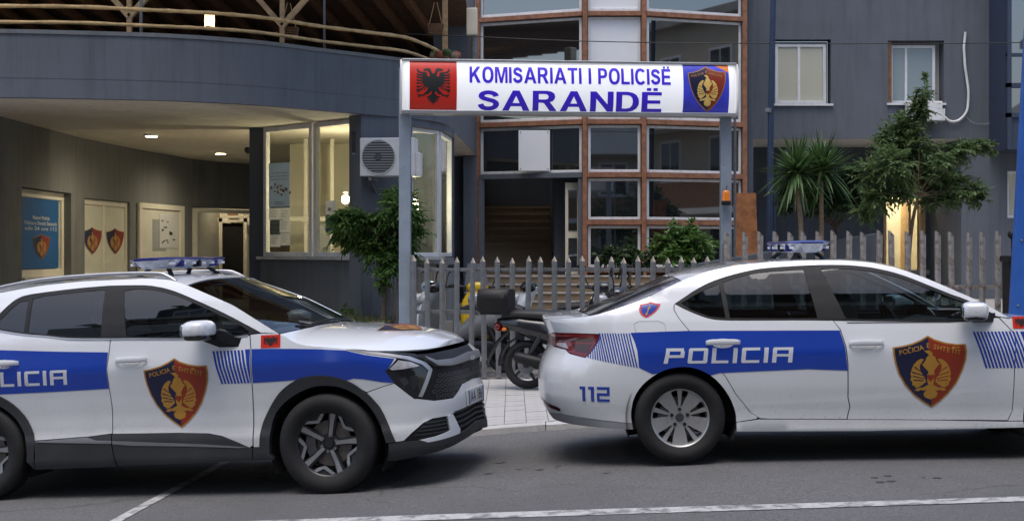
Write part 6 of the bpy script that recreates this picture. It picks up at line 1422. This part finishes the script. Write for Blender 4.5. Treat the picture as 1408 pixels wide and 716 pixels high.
# tan fence in the garden behind the left post
fn3 = thing('garden_fence', 'narrow tan picket fence at the lodge corner behind the left sign post', 'fence', (-1.3, 19.3, .5)); shared = None
g0, g1 = P(541, 0, 19.3).x, P(612, 0, 19.3).x
for k in range(16):
    X_ = g0 + (g1-g0)*k/15
    if shared is None: o = MB().box(-.012, .012, -.01, .01, 0, .80).build('picket', 'tan_picket', fn3); shared = o.data
    else: o = link(bpy.data.objects.new('picket', shared), fn3)
    o.location = (X_+1.3, .015, .06)
for z in (.12, .84): MB().bar((g0+1.3, .035, z), (g1+1.3, .035, z), .02, .03).build('rail', 'galv', fn3)
MB().box(g0+1.3-.10, g0+1.3-.04, -.03, .03, -.5, .90).build('post', 'galv', fn3)
MB().box(g0+1.3-.08, g1+1.3, -.03, .02, .87, .91).build('top_rail', 'galv', fn3)
MB().box(g0+1.3, g1+1.3+.1, .0, .1, -.6, .08).build('plinth', 'concrete', fn3)
# ================================================================ POLES, CABLE, BIN
a, b = P(1064, -40, 26), P(1056.5, 320, 26); t = thing('lamp_pole', 'slim dark blue pole rising in front of the office block', 'pole', tuple(b))
MB().tube([(0, 0, -1.5), tuple((a-b)*.5), tuple(a-b)], [.062, .055, .05], 12).build('shaft', 'pole_blue', t, smooth=60); MB().tube([(.0, 0, 2.2), (.012, 0, 2.28)], .068, 12).build('collar', 'galv', t)
MB().tube([(.11, 0, -1.4), (.11, 0, .75)], .02, 8).build('cable_duct', 'pole_blue', t, smooth=60)
b = P(1391, 420, 14.2); a = P(1408.2, 100, 14.2); t = thing('blue_gate_post', 'leaning bright blue steel post at the right edge', 'post', tuple(b)); d_ = (a-b)
MB().loft([[Vector((d_.x*q + dx, dy, d_.z*q)) for dx, dy in ((0, 0), (.20, -.02), (.22, .12), (.02, .14))] for q in (-.35, .0, .5, 1.0, 1.2)]).build('shaft', 'blue_steel', t, bevel=.008)
for q in (.0, .28, .55): MB().blob((d_.x*q+.06, -.012, d_.z*q), (.012, .01, .012), 2, 8, 6).build('bolt', 'galv', t)
b = P(1390, 430, 15.6); t = thing('black_bin', 'narrow black bin with a ball knob beside the blue post', 'bin', (b.x, 15.6, .05))
MB().loft([[Vector((dx, dy, z)) for dx, dy in ((-.05-.01*q, -.1), (.25, -.1), (.25, .12), (-.05-.01*q, .12))] for z, q in ((0, 0), (1.42, 1))]).build('body', 'plastic_black', t, bevel=.01); MB().blob((.01, 0, 1.66), (.045, .045, .05), 2).build('knob', 'plastic_black', t, smooth=60)
MB().tube([(.02, 0, 1.4), (.015, 0, 1.64)], .015, 8).build('stem', 'plastic_black', t); MB().box(-.08, .27, -.12, .14, 1.36, 1.43).build('lid', 'plastic_black', t, bevel=.012)
t = thing('overhead_cable', 'thin black cable strung across the facades above the sign', 'cable', (0, 20, 4.4))
pts = [P(q, y_, 20.5) for q, y_ in ((560, 47), (650, 50.5), (760, 55.5), (850, 58), (950, 59.5), (1040, 60), (1150, 60.5), (1300, 60), (1420, 58.5), (1600, 54))]
o = MB().tube(spl([p - Vector((0, 20, 4.4)) for p in pts], 5), .0075, 6).build('wire', 'cable', t); 
# ================================================================ TWO WHEELERS
def bike_wheel(t, x, r, spokes, mat='dark_metal', w=.05):
    nd = node('wheel', t, (x, 0, r)); n_ = 10
    MB().lathe([(r-.045+.045*math.cos(2*math.pi*k/n_), w*math.sin(2*math.pi*k/n_)) for k in range(n_)], 40, closed=True).build('tyre', 'rubber', nd, smooth=60)
    m = MB(); m.lathe([(r-.085, -.03), (r-.07, -.034), (r-.07, .034), (r-.085, .03)], 32, closed=True); m.lathe([(.0, -.05), (.045, -.05), (.045, .05), (0, .05)], 16)
    for k in range(spokes): a_ = 2*math.pi*k/spokes; m.bar((.03*math.cos(a_), 0, .03*math.sin(a_)), ((r-.08)*math.cos(a_+.12), 0, (r-.08)*math.sin(a_+.12)), .03, .022, (0, 1, 0))
    m.build('rim', mat, nd, smooth=30); MB().lathe([(.04, -.055), (.10, -.055), (.10, -.050), (.04, -.050)], 24, closed=True).build('brake_disc', 'galv', nd)
    return nd
def scooter(label, loc, rz, body, trim, box=False, r=.245, shield_mat=None, lean=0, screen=False, group='two wheelers parked at the fence'):
    t = thing('motor_scooter', label, 'scooter', loc, (lean, 0, rz), group); wb = .64
    bike_wheel(t, wb, r, 5); bike_wheel(t, -wb, r, 5)
    MB().loft([ell(-.98, 0, .74, .05, .035), ell(-.9, 0, .73, .10, .07), ell(-.7, 0, .70, .14, .11), ell(-.45, 0, .65, .155, .15), ell(-.2, 0, .58, .15, .17), ell(-.02, 0, .46, .13, .12)]).build('tail_body', body, t, smooth=60)
    MB().loft([ell(-.92, 0, .80, .07, .03), ell(-.75, 0, .83, .12, .05), ell(-.45, 0, .82, .15, .06), ell(-.15, 0, .80, .14, .06), ell(.02, 0, .77, .08, .04)]).build('seat', 'vinyl', t, smooth=60)
    MB().loft([[Vector((x, y, z)) for x, z in ((-.15, .34), (.42, .32), (.46, .38), (-.12, .42))] for y in (-.15, .15)]).build('floor_board', 'plastic_black', t, bevel=.01)
    m = MB(); rings = []
    for z, x, w_ in ((.32, .46, .14), (.5, .50, .19), (.7, .47, .21), (.88, .42, .19), (1.0, .37, .12), (1.06, .34, .06)): rings.append([Vector((x + .10*math.cos(a_)*(.5 if abs(math.cos(a_)) < .2 else 1), w_*math.sin(a_), z)) for a_ in [2*math.pi*k/14 for k in range(14)]])
    m.loft(rings); m.build('leg_shield', shield_mat or body, t, smooth=60)
    m = MB()
    for s in (-1, 1): m.tube([(wb, s*.07, r), (wb-.07, s*.065, .50), (wb-.16, s*.05, .8)], .022, 8)
    m.build('fork', 'galv', t, smooth=60)
    MB().loft([[Vector((wb + (r+.035)*math.cos(a_), y*(1-.15*abs(math.cos(a_))), r + (r+.035)*math.sin(a_) - .02*abs(y)/.07)) for y in (-.075, 0, .075)] + [Vector((wb + (r+.02)*math.cos(a_), y, r + (r+.02)*math.sin(a_))) for y in (.07, 0, -.07)] for a_ in [R(25+13*k) for k in range(11)]]).build('front_mudguard', body, t, smooth=60)
    MB().loft([[Vector((-wb + (r+.05)*math.cos(a_), y, r + (r+.05)*math.sin(a_))) for y in (-.07, 0, .07)] + [Vector((-wb + (r+.035)*math.cos(a_), y, r + (r+.035)*math.sin(a_))) for y in (.065, 0, -.065)] for a_ in [R(95+11*k) for k in range(9)]]).build('rear_mudguard', 'plastic_black', t, smooth=60)
    MB().blob((.38, 0, 1.05), (.11, .15, .085), 2.3).build('handlebar_cowl', trim, t, smooth=60)
    m = MB(); m.tube([(.33, -.34, 1.07), (.37, -.16, 1.05), (.37, .16, 1.05), (.33, .34, 1.07)], .015, 8); m.build('handlebar', 'dark_metal', t, smooth=60)
    for s in (-1, 1):
        MB().tube([(.33, s*.24, 1.067), (.315, s*.36, 1.072)], .021, 10).build('grip', 'rubber', t, smooth=60)
        mi = MB().tube([(.36, s*.20, 1.07), (.37, s*.25, 1.18), (.36, s*.29, 1.25)], .007, 6).build('mirror_stalk', 'plastic_black', t)
        MB().blob((.355, s*.30, 1.30), (.018, .065, .055), 2.2).build('mirror', 'plastic_black', mi, smooth=60)
        MB().blob((-.88, s*.09, .66), (.03, .03, .022), 2.2).build('turn_signal', 'amber', t, smooth=60)
        MB().tube([(-wb, s*.11, r+.02), (-.45, s*.12, .62)], .03, 8).build('shock', 'dark_metal', t, smooth=60)
    MB().blob((.53, 0, .90), (.07, .10, .075), 2.4).build('headlight', 'clear_lens', t, smooth=60)
    MB().blob((-.965, 0, .685), (.05, .11, .055), 2.6).build('tail_light', 'red_lens', t, smooth=60)
    MB().tube([(.0, -.12, .26), (-.3, -.14, .22), (-.45, -.15, .25)], .025, 8).build('exhaust_pipe', 'dark_metal', t, smooth=60)
    MB().tube([(-.30, -.16, .27), (-.36, -.165, .285), (-.70, -.17, .36), (-.74, -.17, .37)], [.04, .06, .062, .045], 14).build('muffler', 'plastic_black', t, smooth=60)
    MB().blob((-.35, .0, .32), (.30, .10, .11), 2.8).build('engine', 'dark_metal', t, smooth=60)
    MB().loft([[Vector((x, y, z)) for y, z in ((-w_, zz_), (w_, zz_), (w_, zz_+.03), (-w_, zz_+.03))] for x, zz_, w_ in ((-.86, .62, .07), (-.98, .50, .075), (-1.06, .36, .07), (-1.10, .26, .055))]).build('splash_guard', 'plastic_black', t, smooth=40)
    MB().tube([(-.1, .1, .3), (-.12, .22, .02)], .012, 6).build('side_stand', 'dark_metal', t)
    if box:
        b_ = MB().loft([[Vector((x, y*w_, z)) for x, y in ((-1.17, -.9), (-1.14, -1), (-.86, -1), (-.82, -.85), (-.82, .85), (-.86, 1), (-1.14, 1), (-1.17, .9))] for z, w_ in ((.85, .165), (.90, .195), (1.0, .205), (1.005, .207), (1.06, .19), (1.10, .15))]).build('top_box', 'plastic_black', t, smooth=35); b_.scale = (1, 1, 1)
        MB().box(-1.15, -.82, -.12, .12, .82, .855).build('rack', 'dark_metal', t)
    if screen: MB().loft([[Vector((.43+.03*q, y, 1.08+.28*q)) for y in (-.16*(1-.3*q), 0, .16*(1-.3*q))] + [Vector((.445+.03*q, y, 1.08+.28*q)) for y in (.16*(1-.3*q), 0, -.16*(1-.3*q))] for q in (0, .5, 1)]).build('windscreen', 'bike_grey', t, smooth=60)
    return t
p = P(728, 539, 15.6); scooter('black moped with a top box standing in front of the fence', (p.x+.60, 15.55, pave_z(p.x, 15.6)+.006), R(-14), 'bike_black', 'bike_black', box=True, r=.27)
p = P(722, 470, 18.2); scooter('dark scooter with white leg panel behind the fence, seat to the right', (p.x+.42, 18.3, .01), R(174), 'bike_black', 'bike_black', shield_mat='bike_white', r=.26)
p = P(672, 500, 18.3); scooter('yellow motorcycle behind the fence left of the black top box', (P(664, 0, 18.9).x, 18.95, .01), R(-100), 'yellow', 'yellow', shield_mat='yellow', r=.28, screen=True)
p = P(640, 500, 18.0); scooter('dark grey scooter with a raised mirror between the yellow bike and left post', (p.x-.05, 17.9, .01), R(150), 'bike_grey', 'bike_black', shield_mat='bike_grey', r=.26)
p = P(600, 470, 18.2); scooter('pale blue scooter closest to the left sign post', (p.x+.25, 18.7, .01), R(200), 'bike_blue', 'bike_blue', shield_mat='bike_white', r=.25)
p = P(832, 470, 18.0); scooter('black scooter seen over the boot of the saloon', (p.x+.1, 18.4, .01), R(-108), 'bike_black', 'bike_black', r=.26)
# ================================================================ TREES AND PLANTS
def leaf_cloud(name, mat, parent, centres, n, size, rng, droop=.3, aspect=.42):
    """sprays: twigs grow outward from each clump and carry alternating leaves"""
    V = []; F = []; tot = sum(c[1]**2.0 for c in centres); per = 11
    for (c, r_, sq) in centres:
        for i in range(max(2, int(n/per*r_**2.0/tot))):
            d_ = Vector((rng.gauss(0, 1), rng.gauss(0, 1), rng.gauss(.15, 1)))
            if d_.length < 1e-3: continue
            d_.normalize(); d_.z *= sq; st = Vector(c) + d_*r_*rng.uniform(0, .55); L_ = r_*rng.uniform(.5, 1.25); sag = L_*rng.uniform(.1, .5)*droop*2
            s = d_.cross(Vector((0, 0, 1)))
            if s.length < 1e-3: continue
            s.normalize()
            for k in range(per):
                q = (k+.5)/per; p = st + d_*L_*q - Vector((0, 0, sag*q*q)); side = 1 if k % 2 else -1
                ax = (d_*.8 + s*side*rng.uniform(.6, 1.1) + Vector((rng.gauss(0, .25), rng.gauss(0, .25), rng.gauss(0, .25) - droop*.8))).normalized()
                if k == per-1: ax = (d_ - Vector((0, 0, droop))).normalized()
                u = (Vector((rng.gauss(0, .35), rng.gauss(0, .35), 1))).normalized(); w = ax.cross(u)
                if w.length < 1e-3: continue
                w.normalize(); l = size*rng.uniform(.65, 1.3); h = l*aspect*.5; nn = w.cross(ax); b = len(V)
                V += [p, p + ax*l*.42 + w*h + nn*l*.07, p + ax*l - nn*l*.12, p + ax*l*.42 - w*h + nn*l*.07]; F.append((b, b+1, b+2, b+3))
    return mk(name, V, F, mat, parent)
def branchy(parent, base, tips, r0, mat, mid=None, name='trunk', rng=random):
    for i, tip in enumerate(tips):
        b, e = Vector(base), Vector(tip); m_ = b.lerp(e, .5) + Vector((rng.gauss(0, .05), rng.gauss(0, .05), .06))
        q = b.lerp(e, .25) + Vector((rng.gauss(0, .02), rng.gauss(0, .02), .05))
        MB().tube(spl([b, q, m_, e], 4), [r0*(1-.85*k/12) for k in range(13)], 7).build(name if i == 0 else 'limb', mat, parent, smooth=60)
rg = random.Random(11)
# left tree by the booth
def tree_from(name, label, base, clumps, Y, n, size, mat, trunk_mat, r0, seed, group=None, depth=.35, aspect=.42, droop=.3, forkat=None):
    rng = random.Random(seed); t = thing(name, label, 'tree' if 'tree' in name else 'shrub', base, group=group); cs = []; B0 = Vector(base)
    for (px, py, pr, sq) in clumps:
        yy = Y + rng.uniform(-depth, depth); c = P(px, py, yy) - B0; cs.append((tuple(c), pr*Y/1950, sq))
    low = min(cs, key=lambda c: c[0][2])
    fork = Vector((rng.uniform(-.05, .05), 0, max(.15, low[0][2]*.55)))
    if forkat: fork = P(*forkat, Y) - B0
    MB().tube(spl([(0, 0, -.9 if B0.z > .9 else -.3), fork*.5, fork], 4), [r0*(1.15-.4*k/8) for k in range(9)], 9).build('trunk', trunk_mat, t, smooth=60)
    for c in cs: 
        e = Vector(c[0]); m_ = fork.lerp(e, .5) + Vector((rng.gauss(0, .06), rng.gauss(0, .06), .05)); MB().tube(spl([fork, fork.lerp(m_, .5)+Vector((0, 0, .04)), m_, e], 3), [r0*.42*(1-.85*k/9) for k in range(10)], 6).build('limb', trunk_mat, t, smooth=60)
    leaf_cloud('crown', mat, t, cs, n, size, rng, droop, aspect)
    return t
tree_from('small_tree', 'small leafy green tree in front of the booth window', tuple(P(527, 440, 19.0)), [(548, 285, 24, 1.0), (550, 312, 28, 1), (525, 315, 26, .9), (500, 305, 24, .8), (480, 300, 20, .8), (470, 318, 18, .9), (490, 328, 20, .8), (520, 340, 24, .8), (550, 340, 22, .8), (535, 362, 16, 1), (523, 385, 9, 1.3), (566, 300, 14, 1.2), (572, 318, 10, 1), (463, 300, 9, .8), (543, 268, 12, 1)], 19.2, 12500, .088, 'leaf_fresh', 'bark', .035, 21, aspect=.38, droop=.5, forkat=(532, 345))
tree_from('leafy_tree', 'tall airy green tree in front of the lit yellow doorway', tuple(P(1243, 372, 22.6)), [(1270, 130, 12, 1.2), (1262, 152, 18, 1), (1245, 175, 20, 1), (1225, 190, 22, .9), (1250, 205, 26, .9), (1275, 215, 22, .8), (1225, 225, 26, .9), (1200, 240, 24, .9), (1255, 240, 24, .8), (1285, 245, 24, .8), (1310, 250, 22, .8), (1335, 262, 18, .7), (1305, 275, 16, .8), (1320, 205, 20, .6), (1345, 200, 16, .6), (1363, 203, 8, .8), (1300, 222, 16, .7), (1240, 262, 18, .8), (1205, 270, 22, .9), (1190, 290, 16, .9), (1275, 275, 14, .9), (1350, 275, 8, .8), (1275, 110, 6, 1.3)], 22.6, 15000, .09, 'leaf', 'bark', .032, 5, depth=.5, aspect=.42, forkat=(1262, 272))
tree_from('dark_shrub_tree', 'dark low foliage behind the two yucca palms', tuple(P(1150, 350, 24.8)), [(1085, 262, 18, .8), (1110, 268, 18, .8), (1135, 262, 20, .8), (1160, 255, 22, .9), (1150, 280, 18, .8), (1175, 245, 20, .9), (1180, 275, 18, .8), (1120, 285, 12, .7), (1080, 285, 10, .7), (1195, 265, 16, .9)], 24.8, 5500, .10, 'leaf_dark', 'bark', .04, 8, aspect=.5)
tree_from('green_shrub', 'bright green shrub at the foot of the tower windows', tuple(P(935, 372, 24.9)), [(915, 335, 16, .9), (935, 328, 18, .9), (955, 332, 18, .9), (972, 340, 14, .9), (930, 350, 18, .8), (955, 350, 18, .8), (905, 345, 14, .9), (925, 312, 8, 1), (950, 310, 7, 1)], 24.9, 3600, .10, 'leaf_fresh', 'bark', .03, 9, aspect=.5)
tree_from('green_shrub', 'darker green shrub left of the bright shrub by the steps', tuple(P(865, 385, 25.2)), [(835, 355, 12, .9), (850, 350, 14, .9), (868, 354, 14, .9), (885, 358, 12, .9), (860, 366, 14, .8)], 25.2, 1600, .09, 'leaf_dark', 'bark', .025, 10, aspect=.5)
tree_from('street_tree', 'leafy tree across the street seen in the tower glass', (4.6, -4.6, .05), [], 1, 1, .2, 'leaf', 'bark', .12, 77) if False else None
st_ = thing('street_tree', 'leafy tree across the street, mirrored in the tower windows', 'tree', (5.2, -4.4, .1)); rq = random.Random(5)
MB().tube([(0, 0, -.2), (.05, 0, .8), (0, .1, 1.6)], [.13, .1, .08], 10).build('trunk', 'bark', st_, smooth=60)
leaf_cloud('crown', 'leaf_dark', st_, [((rq.gauss(0, .9), rq.gauss(0, .6), rq.uniform(1.2, 3.6)), rq.uniform(.6, .9), .9) for _ in range(12)], 4000, .22, rq)
def yucca(label, px0, px1, cpx, cpy, Y, seed):
    rng = random.Random(seed); b = P(px0, 352, Y); c = P(cpx, cpy, Y); t = thing('yucca_palm', label, 'palm', tuple(b), group='yucca palms behind the side fence'); e = c-b
    MB().tube(spl([(0, 0, -1.2), tuple(e*.3+Vector((.01, 0, 0))), tuple(e*.7), tuple(e)], 5), [.040*(1.15-.35*k/15) for k in range(16)], 10).build('trunk', 'bark_light', t, smooth=60)
    V = []; F = []
    for i in range(190):
        az = rng.uniform(0, 2*math.pi); el = rng.triangular(-70, 90, 40); L = rng.uniform(.45, .78); d_ = Vector((math.cos(az)*math.cos(R(el)), math.sin(az)*math.cos(R(el)), math.sin(R(el)))); s = d_.cross(Vector((0, 0, 1))).normalized()*.026
        o_ = e + Vector((0, 0, rng.uniform(-.06, .12))); k0 = len(V); sag = .10*max(0, math.cos(R(el))) + (.22 if el < 0 else 0)
        for q, w_ in ((0, .6), (.35, 1), (.7, .75), (1, .05)):
            p = o_ + d_*L*q - Vector((0, 0, sag*q*q)); V += [p - s*w_, p + Vector((0, 0, -.008*w_)), p + s*w_]
        for r_ in range(3): F += [(k0+3*r_, k0+3*r_+1, k0+3*r_+4, k0+3*r_+3), (k0+3*r_+1, k0+3*r_+2, k0+3*r_+5, k0+3*r_+4)]
    mk('crown', V, F, 'leaf_yucca', t)
yucca('left yucca palm with spiky crown beside the dark blue pole', 1103, 1096, 1095, 238, 24.0, 3); yucca('right yucca palm with spiky crown, farther from the blue pole', 1128, 1130, 1130, 236, 24.3, 4)
# weeds on the garden bed
V = []; F = []
for i in range(900):
    x = rg.uniform(-3.4, -1.6); y = rg.uniform(17.4, 19.8); h_ = rg.uniform(.03, .12)*(2.0 if abs(x+2.15) < .18 else 1); a_ = rg.uniform(0, 6.28); w_ = .007; lean = Vector((rg.gauss(0, .35), rg.gauss(0, .35), 1)).normalized()*h_
    p = Vector((x, y, .60)); s = Vector((math.cos(a_), math.sin(a_), 0))*w_; k = len(V); V += [p-s, p+s, p+lean]; F.append((k, k+1, k+2))
g = mk('garden_weeds', V, F, 'grass'); g['kind'] = 'stuff'; tag(g, 'short weeds growing on the garden bed by the lodge wall', 'grass')
tree_from('weed_shrub', 'small leafy weed growing at the foot of the lodge wall', tuple(P(476, 440, 19.4)), [(476, 426, 7, 1), (470, 430, 5, 1), (482, 430, 5, 1)], 19.4, 260, .06, 'leaf_fresh', 'bark', .008, 30, depth=.1)
for o in list(bpy.data.objects):
    if o.parent is None and o.type == 'EMPTY' and o.location.length < 1e-6 and o.children: settle(o)
